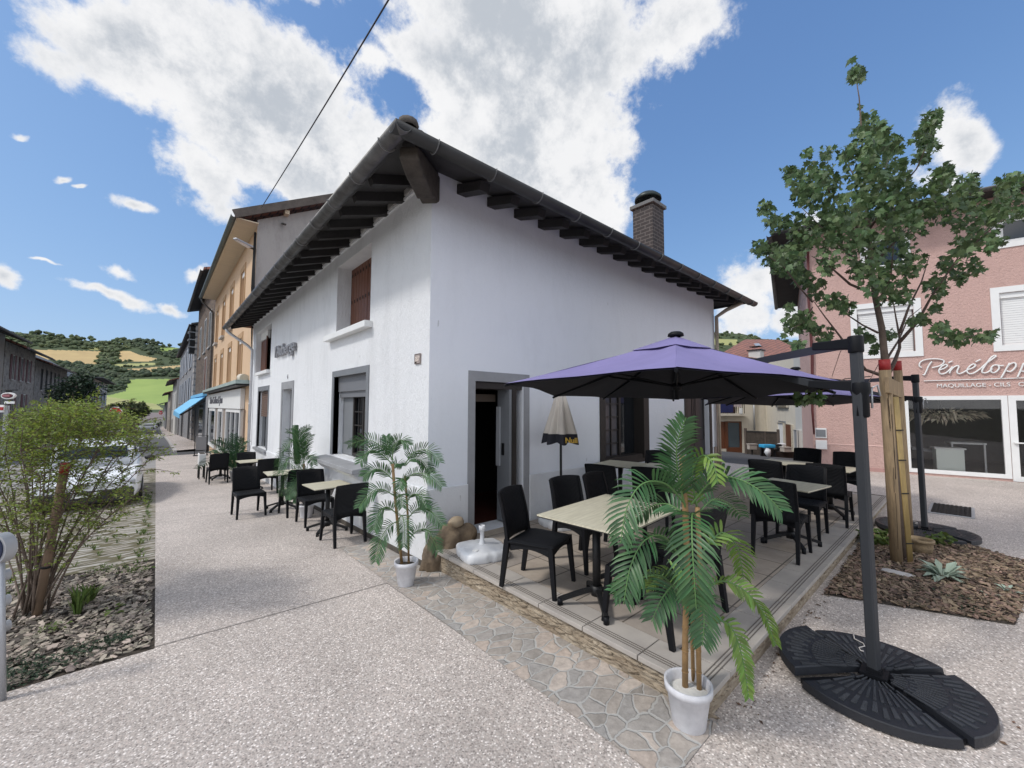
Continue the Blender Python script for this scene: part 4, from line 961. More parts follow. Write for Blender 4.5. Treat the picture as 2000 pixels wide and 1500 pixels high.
mb = MB(); mb.tube([(1.64, OY1-.1, 7.6), (1.7, OY1-.05, 7.4), (2.2, OY1-.02, 6.9), (2.22, OY1-.02, 5.5), (2.22, OY1-.02, -1.1)], .05, 8); mb.build('downpipe', M['zinc'], ob)
for k in range(2):
    mb = MB(); mb.box((3.15+k*1.5, OY0-.12, 8.32+k*.8), (.14, .24, .14)); mb.build('purlin_end', M['creamwood'], ob)
mb = MB(); mb.tube([(3.1, OY0-.25, 7.85), (3.05, OY0-.02, 7.95)], .035, 8); mb.build('vent_pipe', M['zinc'], ob)
for a, b in cols:
    for z0, z1 in ((2.52, 4.12), (4.95, 6.75)):
        mb = MB(); frame_ring(mb, O_, U_, I_, a-.14-OY0, b+.14-OY0, z0, z1+.20, .14, .03, -.025, wt=.2, bottom=False); w = mb.build('window', M['orangetrim'], ob)
        mb = MB(); obox(mb, O_, U_, I_, a-OY0, b-OY0, z0, z1-.16, .16, .18); mb.build('roller_blind', mat('tan_shutter', (.30, .17, .075), .7), w) if False else mb.build('shutter', M['orangetrim'], w)
        mb = MB(); obox(mb, O_, U_, I_, a-OY0, b-OY0, z1-.17, z1, .03, .14); mb.build('blind_housing', M['whitepaint'], w)
        mb = MB(); obox(mb, O_, U_, I_, a-.1-OY0, b+.1-OY0, z0-.10, z0-.002, -.13, .1); mb.build('sill', M['kerb'], w)
# cable and lamp bracket at the corner
mb = MB()
for k in range(5): mb.tube([(XO-.03-k*.012, OY0-.03, 7.4), (XO-.02-k*.02, OY0-.05+.01*k, 5.5), (XO-.03, OY0-.04, 3.5), (XO-.035, OY0-.03+.01*k, 1.0)], .012, 5)
mb.build('cable_bundle', M['ironblack'], ob)
pl = at(466, 470, 11.2)
lamp = thing('street_lamp', (XO-.05, OY0+.15, 6.85), 'flat grey street lamp bracketed under the eave of the apricot building', 'street lamp')
mb = MB(); mb.tube([(XO+.0, OY0+.15, 6.85), (XO-.25, OY0-.0, 6.87)], .03, 8); mb.build('arm', M['zinc'], lamp)
mb = MB(); mb.bar((XO-.15, OY0+.02, 6.87), (XO-.65, OY0-.3, 6.93), .22, .06, w2=.14); mb.build('lamp_head', M['zincl'], lamp, bevel=.02)
mb = MB(); mb.bar((XO-.2, OY0-.0, 6.835), (XO-.6, OY0-.26, 6.892), .16, .015, w2=.1); mb.build('lens', M['whitepaint'], lamp)
# shopfront of the apricot building
mb = MB(); v = [(XO-.35, OY0+.05, 2.36), (XO, OY0+.05, 2.46), (XO, OY1+.8, 2.40), (XO-.35, OY1+.8, 2.30)]
mb.box2((XO-.42, OY0+.05, 2.28), (XO, OY1-.1, 2.40)); mb.build('shop_canopy', mat('pale_green_canopy', (.42, .50, .47), .5, .2, var=.2), ob)
mb = MB(); mb.box2((XO-.40, OY0+.07, 2.22), (XO-.02, OY1-.15, 2.279)); mb.build('canopy_underside', M['ironblack'], ob)
mb = MB(); mb.box2((XO-.14, 16.75, 1.44), (XO-.012, 28.4, 2.16)); sf = mb.build('shop_fascia', M['whitepaint'], ob)
t = textmesh('Salon Coiffure & Jean', .52, .02, 'shop_lettering', mat('shop_letter', (.12, .12, .14), .5), textmat((XO-.15, 27.4, 1.66), (0, -1, 0), 1.25, .95), sf, shear=.25)
mb = MB()
frame_ring(mb, O_, U_, I_, 17.1-OY0, 21.0-OY0, -.35, 1.42, .12, .12, -.10)
for y in (18.35, 19.6): obox(mb, O_, U_, I_, y-OY0, y+.06-OY0, -.23, 1.3, -.09, .0)
s1 = mb.build('shop_window', M['whitepaint'], ob)
mb = MB(); obox(mb, O_, U_, I_, 17.2-OY0, 20.9-OY0, -.25, 1.35, -.045, -.04); mb.build('pane', M['glassdark'], s1)
mb = MB(); frame_ring(mb, O_, U_, I_, 22.2-OY0, 24.0-OY0, -.55, 1.42, .14, .12, -.10); s2 = mb.build('shop_door', M['whitepaint'], ob)
mb = MB(); obox(mb, O_, U_, I_, 22.3-OY0, 23.9-OY0, -.45, 1.3, -.045, -.04); mb.build('pane', M['glassdark'], s2)
mb = MB(); frame_ring(mb, O_, U_, I_, 25.2-OY0, 28.3-OY0, -.6, 1.42, .14, .12, -.10); s3 = mb.build('shop_window', M['whitepaint'], ob)
mb = MB(); obox(mb, O_, U_, I_, 25.3-OY0, 28.2-OY0, -.5, 1.3, -.045, -.04); mb.build('pane', M['glassdark'], s3)
M['taupe'] = mat('taupe_pilaster', (.26, .22, .19), .7)
for a, b in ((16.55, 17.08), (21.02, 22.18), (24.02, 25.18)): mb = MB(); mb.box2((XO-.06, a, -.9), (XO-.002, b, 1.42)); mb.build('shop_pilaster', M['taupe'], ob)
mb = MB(); mb.tube([(XO-.12, 16.2, 2.5), (XO-.12, 17.0, 2.55)], .13, 12); mb.build('rolled_awning', M['cream'], ob)
# ---- generic terraced house
def terrace_house(name, label, X, y0, y1, zb, ze, wallm, side=1, over=.7, wins=(), depth=9, roofm='tileroof', rise=.35, cat='house', trim='whitepaint', shutters=None, group=None, doors=(), quoin=None, chim=None, soff='rafter'):
    """facade in plane x=X; side=+1 the house lies at x>X"""
    h = thing(name, (X, y0, zb), label, cat, group)
    org = (X, y0, 0); ud = (0, 1, 0); inw = (side, 0, 0)
    mb = MB(); mb.box2((X, y0+.01, zb-1), (X+side*depth, y1-.01, ze)); 
    mb.prism([(X, y0+.01, ze), (X+side*depth, y0+.01, ze), (X+side*depth/2, y0+.01, ze+rise*depth/2)], (0, y1-y0-.02, 0)); mb.build('wall', M[wallm], h)
    a = X-side*over; zr = ze-rise*over; xr = X+side*depth/2; zt = ze+rise*depth/2
    mb = MB()
    for (xa, za, xb, zb_) in ((a, zr, xr, zt), (X+side*(depth+over), zr, xr, zt)):
        v = [(xa, y0-.15, za+.02), (xb, y0-.15, zb_+.02), (xb, y1+.15, zb_+.02), (xa, y1+.15, za+.02)]
        mb.add(v+[(p, q, r_+.14) for p, q, r_ in v], [(3, 2, 1, 0), (4, 5, 6, 7), (0, 1, 5, 4), (1, 2, 6, 5), (2, 3, 7, 6), (3, 0, 4, 7)])
    rf_ = mb.build('roof', M[roofm], h)
    mb = MB(); v = [(a, y0-.12, zr-.0), (X, y0-.12, ze-.0), (X, y1+.12, ze), (a, y1+.12, zr)]
    mb.add([(p, q, r_-.03) for p, q, r_ in v]+v, [(3, 2, 1, 0), (4, 5, 6, 7), (0, 1, 5, 4), (1, 2, 6, 5), (2, 3, 7, 6), (3, 0, 4, 7)]); mb.build('soffit', M[soff], rf_)
    mb, P0, P1, t, s_ = gutter([(a-side*.07, y0-.1, zr+.03), (a-side*.07, y1+.1, zr+.03)], 'gutter', None, .08); mb.build('gutter', M['zinc'], rf_)
    for w in wins:
        u0, u1, z0, z1 = w
        wo_ = add_window(h, org, ud, inw, u0-y0, u1-y0, z0, z1, -.02, fr=trim)
        if shutters:
            for ua, ub in ((u0-(u1-u0)*.5, u0-.02), (u1+.02, u1+(u1-u0)*.5)):
                mb = MB(); obox(mb, org, ud, inw, ua-y0, ub-y0, z0, z1, -.05, -.015); mb.build('shutter', M[shutters], wo_)
    for (u0, u1, z0, z1, mm) in doors:
        mb = MB(); obox(mb, org, ud, inw, u0-y0, u1-y0, z0, z1, -.03, .0); dd = mb.build('door', M[mm], h)
        mb = MB(); frame_ring(mb, org, ud, inw, u0-y0-.1, u1-y0+.1, z0, z1+.12, .1, .05, -.05, bottom=False); mb.build('frame', M['kerb'], dd)
    if quoin:
        for i in range(int((ze-zb)/.5)):
            w = .7 if i % 2 else 1.3
            mb = MB(); mb.box2((X-side*.04, y0-.03, zb+i*.5), (X+side*.5, y0+w, zb+i*.5+.36)); mb.build('quoin', M['kerb'], h)
    if chim:
        cy_, cw, chh = chim
        mb = MB(); mb.box2((xr-.4, cy_, zt-.3), (xr+.4, cy_+cw, zt+chh)); c_ = mb.build('chimney', M['brickred'], rf_)
        for k in range(3):
            mb = MB(); mb.lathe([(.12, 0), (.10, .35), (.0, .36)], (xr, cy_+cw*(.2+.3*k), zt+chh), 8); mb.build('chimney_pot', M['ironblack'], c_)
    return h
M['brownshut'] = mat('faded_mauve_shutter', (.20, .11, .11), .8, var=.2)
M['paleshut'] = mat('pale_blue_shutter', (.42, .45, .50), .8, var=.1)
M['pinkr'] = mat('faded_pink_render', (.50, .42, .42), .9, var=.1, vscale=.5)
M['offwhite'] = mat('offwhite_render', (.56, .55, .52), .9, var=.12, vscale=.5)
M['greyrender'] = mat('grey_render', (.27, .27, .28), .9, var=.2, vscale=.5)
M['beiger'] = mat('beige_render', (.44, .39, .34), .9, var=.15, vscale=.5)
M['darkdoor'] = M['ironblack']
sh = terrace_house('stone_house', 'dark brown rubble stone house with deep eaves beyond the apricot building', XO, 28.6, 42, -1.1, 9.45, 'rubble', wins=[(30.6, 31.9, 5.2, 7.5), (34, 35.3, 5.2, 7.5), (38, 39.3, 5.2, 7.5)], doors=[(32.2, 33.6, 2.2, 4.6, 'brown'), (33.0, 36.5, -1.3, 1.3, 'glassdark'), (38.5, 40.5, -1.5, 1.4, 'darkdoor')], trim='whitepaint', over=.62, rise=.3)
mb = MB(); mb.box2((XO-.03, 28.62, -1.2), (XO-.001, 33.0, 1.6)); mb.box2((XO-.03, 36.5, -1.5), (XO-.001, 38.4, 1.6)); mb.box2((XO-.03, 28.62, 1.6), (XO-.001, 41, 2.1)); mb.build('shopfront', M['greyrender'], sh)
gh = terrace_house('grey_house', 'tall grey house with pale corner quoins and shuttered upper storeys', XO-.1, 42.2, 72, -1.7, 8.3, 'greyrender', wins=[(47+i*6.5, 49.2+i*6.5, z, z+2.4) for i in range(4) for z in (1.8, 5.0)], doors=[(44, 47, -2, 1.5, 'darkdoor'), (56, 60, -2.2, 1.2, 'darkdoor'), (66, 69, -2.6, .8, 'darkdoor')], trim='paleshut', quoin=True, shutters='paleshut', over=.35, roofm='slate', rise=.3)
h3 = terrace_house('brown_roofed_house', 'low cream house with deep brown eaves further down the street', XO-.3, 74, 93, -2.8, 5.3, 'offwhite', wins=[(76, 78.5, 1, 3.4), (87, 89.5, 1, 3.4)], doors=[(84, 86, -3, -.6, 'darkdoor'), (91, 93, -3.2, -.9, 'darkdoor')], over=.9, rise=.35)
h4 = terrace_house('far_house', 'small dark-roofed house near the far end of the right-hand row', XO-.5, 95, 118, -3.4, 4.0, 'beiger', wins=[(99, 101, -.6, 1.2), (106, 108, -.6, 1.2)], doors=[(103, 105, -3.6, -1.2, 'darkdoor')], over=.9)
h5 = terrace_house('far_house', 'last grey house of the right-hand row, at the bend', XO-.7, 120, 150, -4.2, 2.2, 'greyrender', wins=[(124, 127, -1.8, -.2)], doors=[(132, 136, -4.4, -2, 'darkdoor')], over=1.2, roofm='slate')
# hanging lanterns / vertical balcony boxes of the grey house
bx = thing('balcony_stack', (XO-.3, 42.6, 5.8), 'stack of dark projecting window boxes at the top of the grey house corner', 'balcony')
for k in range(4):
    mb = MB(); mb.box2((XO-.5, 42.3, 5.9+k*.62), (XO-.12, 43.3, 6.35+k*.62)); mb.build('box', M['ironblack'], bx, bevel=.05)
    mb = MB(); mb.box2((XO-.6, 42.25, 6.36+k*.62), (XO-.12, 43.4, 6.42+k*.62)); mb.build('shelf', M['zincl'], bx)
# blue awning
aw = thing('blue_awning', (XO, 40, 2.1), 'light blue fabric shop awning stretched out over the far sidewalk', 'awning')
mb = MB(); v = [(XO-.02, 36, 2.25), (XO-.02, 52, 2.05), (.95, 52, .85), (.95, 36, 1.05)]
v = [(2.25, 31.5, 2.15), (2.25, 43, 2.25), (1.05, 43, 1.15), (1.05, 31.5, 1.05)]
mb.add(v+[(a, b, c-.05) for a, b, c in v], [(0, 1, 2, 3), (7, 6, 5, 4), (0, 4, 5, 1), (1, 5, 6, 2), (2, 6, 7, 3), (3, 7, 4, 0)]); mb.build('fabric', M['bluecloth'], aw)
mb = MB(); mb.box2((1.035, 31.5, .78), (1.06, 43, 1.06)); mb.build('valance', M['bluecloth'], aw)
mb = MB(); mb.bar((2.25, 31.5, 1.85), (1.08, 31.5, .98), .05, .1); mb.bar((2.25, 43, 1.85), (1.08, 43, .98), .05, .1); mb.build('arm', M['ironblack'], aw)
mb = MB(); mb.box2((2.1, 31.3, 2.15), (2.3, 43.2, 2.35)); mb.build('casing', M['bluecloth'], aw)
# pavement sign stand in front of the shop
ss = thing('pavement_sign', (1.75, 25.6, gz(1.75, 25.6)), 'black metal frame pavement sign outside the white shopfront', 'sign')
g0 = gz(1.75, 25.6)
mb = MB(); mb.tube([(1.5, 25.6, g0+.02), (1.5, 25.6, g0+1.0), (2.0, 25.6, g0+1.0), (2.0, 25.6, g0+.02)], .02, 6); mb.build('frame', M['ironblack'], ss)
mb = MB(); mb.box((1.75, 25.62, g0+.6), (.42, .02, .65)); mb.build('panel', M['greyrender'], ss)
mb = MB(); mb.box((1.75, 25.6, g0+.015), (.6, .35, .03)); mb.build('foot', M['ironblack'], ss)

# ================================================================ LEFT-HAND ROW ACROSS THE STREET
XL = -8.0
def lrow(y0, n, w, z0, z1, st): return [(y0+i*st, y0+i*st+w, z0, z1) for i in range(n)]
terrace_house('beige_house', 'beige rendered house at the left edge of the photo', XL, 30, 43.6, -1.5, 6.4, 'beiger', side=-1, wins=[(32, 33.2, 2.9, 4.8), (38.4, 39.6, 2.9, 4.8), (38.4, 39.6, .2, 1.8)], over=1.1, rise=.45)
terrace_house('stone_row_house', 'grey stone house with mauve shutters and a brick chimney across the street', XL, 43.8, 53.0, -1.9, 6.0, 'rubble2', side=-1, wins=lrow(45.6, 3, .8, 3.4, 5.2, 2.4)+lrow(46, 2, .9, .2, 2.4, 3.4), shutters='brownshut', over=1.0, rise=.5, chim=(50.4, 1.9, 1.2))
terrace_house('dark_stone_house', 'dark stone house with a row of narrow upper windows across the street', XL, 53.2, 69.5, -2.3, 5.5, 'rubble3', side=-1, wins=lrow(55.5, 5, .9, 2.9, 4.9, 2.1)+[(58, 60, -1.2, 1.6), (66, 67.3, 2.6, 4.3)], trim='greypaint', over=1.0, rise=.45)
terrace_house('pink_row_house', 'faded pink house with a long grey roof in the left-hand row', XL, 69.8, 92, -3.0, 4.8, 'pinkr', side=-1, wins=lrow(84, 2, 1.3, .6, 2.8, 4), over=.8, rise=.75, roofm='slate')
terrace_house('tall_white_house', 'tall off-white house with grey shutters and a flat cornice in the left-hand row', XL, 92.4, 120, -3.4, 6.0, 'offwhite', side=-1, wins=[(97+i*5.5, 99.2+i*5.5, z, z+2.2) for i in range(4) for z in (-1.6, 1.6)], trim='paleshut', shutters='paleshut', over=1.3, rise=.05, roofm='slate')
terrace_house('low_far_house', 'low house with a red tiled roof beyond the tall white house', XL-1, 122, 150, -4.4, 1.2, 'greyrender', side=-1, wins=[(126, 130, -2.6, .2)], over=.8, rise=.3)
mb = MB(); mb.box2((-9, 230, -5), (30, 231, -1.5)); tag(mb.build('far_wall', M['pinkr']), 'long low pinkish wall closing the far end of the street', 'wall')
# hanging oval sign and pole sign at far left
sp_ = at(17, 773, 12)
sg = thing('oval_sign', (sp_.x, sp_.y, sp_.z), 'oval sign with a white rim and dark red centre hanging at the left edge', 'sign')
right = CR.copy(); right.z = 0; right.normalize(); fw_ = Vector((-right.y, right.x, 0))
Mr = Matrix((right, fw_, Vector((0, 0, 1)))).transposed()
def disc(mb, c, rx, rz, t, n=28):
    P = [Mr @ Vector((math.cos(2*math.pi*i/n)*rx, -t/2, math.sin(2*math.pi*i/n)*rz))+Vector(c) for i in range(n)]
    mb.prism(P, fw_*t)
mb = MB(); disc(mb, sp_, .205, .10, .05); mb.build('rim', M['whitepaint'], sg)
mb = MB(); disc(mb, sp_-fw_*.02, .16, .065, .05); mb.build('face', mat('maroon_sign', (.10, .02, .025), .4), sg)
mb = MB(); mb.bar(sp_-right*.11-fw_*.048, sp_+right*.11-fw_*.048, .05, .055); mb.build('panel', mat('rose_panel', (.30, .10, .12), .5), sg)
mb = MB(); mb.tube([sp_+right*-.9+Vector((0, 0, .17)), sp_+right*.25+Vector((0, 0, .17))], .012, 6); mb.box(sp_+Vector((0, 0, .13)), (.12, .03, .05)); mb.build('bracket', M['ironblack'], sg)
mb = MB(); c2 = sp_+right*.04+Vector((0, 0, -.2)); mb.bar(c2-right*.15, c2+right*.15, .02, .07); mb.build('lower_panel', M['whitepaint'], sg)
# white framed doorway sign under it
wd = at(3, 830, 12)
ws = thing('signpost', (wd.x, wd.y, gz(wd.x, wd.y)), 'grey post with a white and red panel below the oval sign', 'sign')
mb = MB(); b_ = at(8, 870, 12); mb.bar((b_.x, b_.y, gz(b_.x, b_.y)), (b_.x, b_.y, at(8, 792, 12).z), .1, .1); mb.build('post', M['zincl'], ws)
mb = MB(); c3 = at(2, 798, 11.95); mb.bar(c3-right*.15, c3+right*.09, .03, .22); mb.build('panel', M['whitepaint'], ws)
mb = MB(); c3 = at(2, 798, 11.92); mb.bar(c3-right*.13, c3+right*.06, .02, .09); mb.build('stripe', M['redlamp'], ws)

# ================================================================ PINK BUILDING
PN = Vector((1, .23, 0)); PC = 13.6+.23*1.1
def pk(u, v, off=0):
    d = ray(u, v); t = (PC-off)/(d.x+.23*d.y); return Vector((d.x*t, d.y*t, H+d.z*t))
pud = Vector((.23, -1, 0)).normalized(); pin = Vector((1, .23, 0)).normalized()
pc = Vector((13.21, 2.80, 0)); 
pb = thing('pink_building', (pc.x, pc.y, 0), 'pink roughcast building with white window surrounds and a beauty salon on the ground floor', 'building')
def pu(u, v): p = pk(u, v); return (p-pc).dot(pud), p.z
W1 = (1.00, 2.05, 2.93, 4.08); W2 = (3.42, 4.62, 2.95, 4.12)
shopw = (1.86, 3.44, .06, 1.80); doorw = (3.50, 4.5, .0, 1.80)
W0 = (1.22, 1.95, 5.10, 5.75); W3 = (3.5, 4.6, 5.25, 5.75)
PL_ = 9.0
mb = MB(); wallgrid(mb, pc, pud, PL_, -.8, 6.35, [(a, b, c, d, .12) for a, b, c, d in (W1, W2, W0, W3)]+[(*shopw, .12), (*doorw, .12)], .12, pin)
e_ = pc+pin*7; 
sdir = Vector((1, .257, 0)).normalized()
f0 = pc; f1 = pc+sdir*9; f2 = pc+pud*PL_+sdir*9; f3 = pc+pud*PL_
mb.add([(f0.x, f0.y, -.8), (f1.x, f1.y, -1.5), (f1.x, f1.y, 6.35), (f0.x, f0.y, 6.35), (f2.x, f2.y, -1), (f2.x, f2.y, 6.35), (f3.x, f3.y, -1), (f3.x, f3.y, 6.35)], [(0, 1, 2, 3), (1, 4, 5, 2), (4, 6, 7, 5)])
mb.build('wall', M['pinkwall'], pb, recalc=False)
mb = MB(); obox(mb, pc, pud, pin, 0.0, 1.76, -.6, .06, -.012, -.001); obox(mb, pc, pud, pin, 1.76, 5, -.5, -.03, -.03, -.001); mb.build('plinth', M['pinkplinth'], pb)
mb = MB(); obox(mb, pc, pud, pin, .02, 1.78, .60, .625, -.010, -.001); mb.build('plaster_band', mat('pale_pink_line', (.72, .50, .45), .8), pb)
def pwin(a, b, c, d, shut=True, sur=.13):
    mb = MB(); frame_ring(mb, pc, pud, pin, a-sur, b+sur, c-sur, d+sur, sur, .03, -.022); w = mb.build('window', M['whitepaint'], pb)
    if shut:
        n = int((d-c)/.055)
        mb = MB()
        for i in range(n): obox(mb, pc, pud, pin, a+.03, b-.03, c+i*(d-.1-c)/n, c+i*(d-.1-c)/n+.046, .06, .075)
        mb.build('roller_shutter', M['whitepaint'], w)
        mb = MB(); obox(mb, pc, pud, pin, a, b, d-.12, d-.0, .02, .1); mb.build('shutter_box', M['whitepaint'], w)
        mb = MB(); obox(mb, pc, pud, pin, a+.01, b-.01, c+.005, d-.1, .078, .085); mb.build('shutter_gap', mat('gap_grey', (.35, .35, .36), .8), w)
    else:
        mb = MB(); frame_ring(mb, pc, pud, pin, a, b, c, d, .05, .04, .03); mb.build('casement', M['whitepaint'], w)
        mb = MB(); obox(mb, pc, pud, pin, a+.05, b-.05, c+.05, d-.05, .05, .06); mb.build('pane', M['glassdark'], w)
    return w
pwin(*W1); pwin(*W2); pwin(*W0, shut=False, sur=.1); pwin(*W3, shut=False)
# salon shopfront with a room behind the glass
mb = MB(); frame_ring(mb, pc, pud, pin, shopw[0]-.08, shopw[1]+.0, shopw[2]-.03, shopw[3]+.04, .09, .06, -.02); sw = mb.build('shop_window', M['whitepaint'], pb)
mb = MB(); obox(mb, pc, pud, pin, shopw[0], shopw[1]-.09, shopw[2]+.05, shopw[3]-.05, .02, .026); mb.build('pane', M['glass'], sw)
mb = MB(); frame_ring(mb, pc, pud, pin, doorw[0]-.05, doorw[1], doorw[2]-.02, doorw[3]+.04, .11, .06, -.02); dw = mb.build('shop_door', M['whitepaint'], pb)
mb = MB(); obox(mb, pc, pud, pin, doorw[0]+.05, doorw[1]-.1, doorw[2]+.08, doorw[3]-.07, .01, .016); mb.build('pane', M['glass'], dw)
mb = MB(); obox(mb, pc, pud, pin, doorw[0]-.01, doorw[0]+.12, .80, .825, -.07, -.02); mb.build('handle', M['whitepaint'], dw)
mb = MB()
obox(mb, pc, pud, pin, shopw[0]-.6, doorw[1]+.2, -.1, -.0, .12, 4); obox(mb, pc, pud, pin, shopw[0]-.6, doorw[1]+.2, 2.4, 2.5, .12, 4)
obox(mb, pc, pud, pin, shopw[0]-.6, doorw[1]+.2, 0, 2.4, 4.0, 4.1); obox(mb, pc, pud, pin, shopw[0]-.7, shopw[0]-.6, 0, 2.4, .12, 4); obox(mb, pc, pud, pin, doorw[1]+.2, doorw[1]+.3, 0, 2.4, .12, 4)
mb.build('salon_room', mat('salon_wall', (.14, .13, .12), .8, var=.2), pb)
def pp(a, d, z): return pc+pud*a+pin*d+Vector((0, 0, z))
co = thing('reception_counter', pp(2.55, .5, 0), 'pale mint reception counter seen through the salon window', 'counter')
mb = MB(); obox(mb, pc, pud, pin, 2.33, 2.79, .0, .60, .16, .5); mb.build('body', mat('mint_panel', (.80, .86, .80), .5), co, bevel=.01)
mb = MB(); obox(mb, pc, pud, pin, 2.30, 2.82, .60, .63, .14, .55); mb.build('top', M['whitepaint'], co)
ck = thing('salon_table', pp(3.0, 1.2, 0), 'thin legged pale desk behind the mint counter', 'desk')
mb = MB(); obox(mb, pc, pud, pin, 2.75, 3.35, .68, .72, 1.0, 1.5); mb.build('top', M['whitepaint'], ck)
for q_ in (2.78, 3.32):
    mb = MB(); obox(mb, pc, pud, pin, q_-.015, q_+.015, 0, .68, 1.02, 1.06); mb.build('leg', M['whitepaint'], ck)
chs = thing('salon_chair', pp(2.15, .9, 0), 'reclining treatment chair with thin metal arms behind the salon glass', 'chair')
mb = MB(); mb.bar(pp(2.0, .8, .55), pp(2.35, .8, .5), .4, .06); mb.build('seat', M['greyrender'], chs)
mb = MB(); mb.bar(pp(1.98, .8, .58), pp(1.85, .8, 1.0), .4, .05); mb.build('backrest', M['greyrender'], chs)
mb = MB(); mb.tube([pp(2.15, .8, .5), pp(2.15, .8, .05)], .03, 8); mb.lathe([(0, .06), (.2, .03), (.22, 0)], pp(2.15, .8, 0), 16); mb.build('pedestal', M['zincl'], chs)
mb = MB(); mb.tube([pp(2.2, .7, .55), pp(2.1, .7, 1.2), pp(2.5, .7, 1.3)], .012, 6); mb.build('lamp_arm', M['zincl'], chs)
pa = thing('pampas_cloud', pp(2.5, .5, 1.35), 'hanging cloud of dried pampas grass above the salon counter', 'decoration')
mb = MB(); rnd = random.Random(77)
for k in range(420):
    a = rnd.uniform(1.95, 3.15); e = 1-abs((a-2.5)/.68)**2; 
    p = pp(a, rnd.uniform(.35, .75), 1.42+rnd.uniform(-.13, .12)*max(.3, e)); d = Vector((rnd.gauss(0, .5), rnd.gauss(0, .2), rnd.uniform(-.6, .35)))+pud*(a-2.5)*1.6
    leaf(mb, p, rnd, rnd.uniform(.10, .2), .28, d)
mb.build('plumes', mat('dried_grass', (.62, .56, .43), .9, island=.4), pa, recalc=False)
mb = MB(); mb.tube([pp(2.5, .5, 1.45), pp(2.5, .5, 2.4)], .01, 5); mb.tube([pp(2.2, .5, 1.45), pp(2.8, .5, 1.45)], .012, 5); mb.build('hanger', M['ironblack'], pa)
# sign lettering: script strokes lying on the wall
def script(strokes, r, name, mt, parent, off=.03):
    mb = MB()
    for st in strokes:
        P = [pk(x, y, off) for x, y in st]
        # smooth with Catmull-Rom
        Q = []
        for i in range(len(P)-1):
            p0, p1, p2, p3 = P[max(i-1, 0)], P[i], P[i+1], P[min(i+2, len(P)-1)]
            for k in range(5):
                t = k/5; Q.append(.5*((2*p1)+(p2-p0)*t+(2*p0-5*p1+4*p2-p3)*t*t+(3*p1-p0-3*p2+p3)*t**3))
        Q.append(P[-1]); mb.tube(Q, r, 6)
    return mb.build(name, mt, parent)
def z3(L): return [(1660+x/5, 640+y/5) for x, y in L]     # points read off the enlarged photo
letters = [
 z3([(800, 330), (770, 370), (745, 425), (725, 462), (712, 455)]),
 z3([(700, 390), (676, 372), (690, 335), (740, 312), (820, 305), (885, 310), (918, 325), (905, 355), (860, 378), (800, 392)]),
 z3([(870, 415), (915, 400), (950, 375), (935, 360), (895, 380), (868, 420), (885, 452), (930, 445), (975, 410), (1000, 380)]), z3([(960, 345), (1000, 325)]),
 z3([(1000, 380), (985, 415), (970, 448)]), z3([(975, 430), (1010, 390), (1050, 370), (1062, 385), (1045, 430), (1060, 450), (1100, 440), (1150, 410)]),
 z3([(1150, 410), (1195, 395), (1225, 370), (1205, 355), (1165, 380), (1142, 420), (1165, 450), (1215, 440), (1275, 400)]), z3([(1225, 335), (1275, 310)]),
 z3([(1275, 400), (1330, 350), (1400, 300), (1425, 280), (1410, 272), (1370, 300), (1320, 370), (1290, 420), (1300, 442), (1345, 435), (1390, 400)]),
 z3([(1445, 365), (1400, 370), (1375, 405), (1385, 437), (1420, 435), (1455, 400), (1450, 368), (1470, 372), (1500, 370)]),
 z3([(1560, 345), (1535, 385), (1505, 440), (1475, 492)]), z3([(1540, 375), (1575, 350), (1610, 345), (1620, 375), (1590, 415), (1555, 430), (1530, 420)]),
 z3([(1700, 345), (1690, 360), (1665, 420), (1635, 485)]), z3([(1680, 370), (1720, 345), (1750, 355), (1745, 395), (1710, 425), (1675, 425)]),
 z3([(1790, 410), (1840, 395), (1860, 365), (1830, 352), (1795, 385), (1790, 425), (1830, 440), (1890, 405)]),
]
sc1 = script(letters, .016, 'salon_lettering', M['whitepaint'], pb); sc1['label'] = 'white script lettering reading Pénéloppe'
mb = MB(); a_ = pk(1804, 744, .02); b_ = pk(2030, 737, .02); mb.bar(a_, b_, .02, .016); mb.build('underline', M['whitepaint'], pb)
o_ = pk(1829, 757, .02)
m4 = Matrix.Identity(4)
for i in range(3): m4[i][0] = pud[i]; m4[i][1] = (0, 0, 1)[i]; m4[i][2] = -pin[i]; m4[i][3] = o_[i]
textmesh('MAQUILLAGE - CILS   ONGLES', .125, .012, 'salon_subtitle', M['whitepaint'], m4 @ Matrix.Diagonal((1.02, 1, 1, 1)), pb)
# eaves and roof of the pink building
mb = MB()
def ev(a, d, z): p = pc+pud*a+pin*d; return Vector((p.x, p.y, z))
sl = sdir
c0 = pc+pud*(-.75)-pin*.55; c1 = pc+pud*(PL_+.5)-pin*.55; c2_ = c1+sl*10; c3_ = c0+sl*10
v = [Vector((c0.x, c0.y, 6.33)), Vector((c1.x, c1.y, 6.33)), Vector((c2_.x, c2_.y, 6.33)), Vector((c3_.x, c3_.y, 6.33))]
mid0 = pc+pud*3+sl*4.5; mid1 = pc+pud*(PL_-3)+sl*4.5
mb.add(v+[Vector((mid0.x, mid0.y, 8.2)), Vector((mid1.x, mid1.y, 8.2))], [(0, 1, 5, 4), (1, 2, 5), (2, 3, 4, 5), (3, 0, 4)])
pr_ = mb.build('roof', M['tileroof'], pb, recalc=False)
mb = MB(); mb.add([p-Vector((0, 0, .02)) for p in v], [(3, 2, 1, 0)]); mb.build('soffit', M['rafter'], pr_, recalc=False)
mb, P0, P1, t, s_ = gutter([tuple(v[0]+Vector((-.06, 0, 0))), tuple(v[1]+Vector((-.06, 0, 0)))], 'g', None, .07); mb.build('gutter', M['zinc'], pr_)
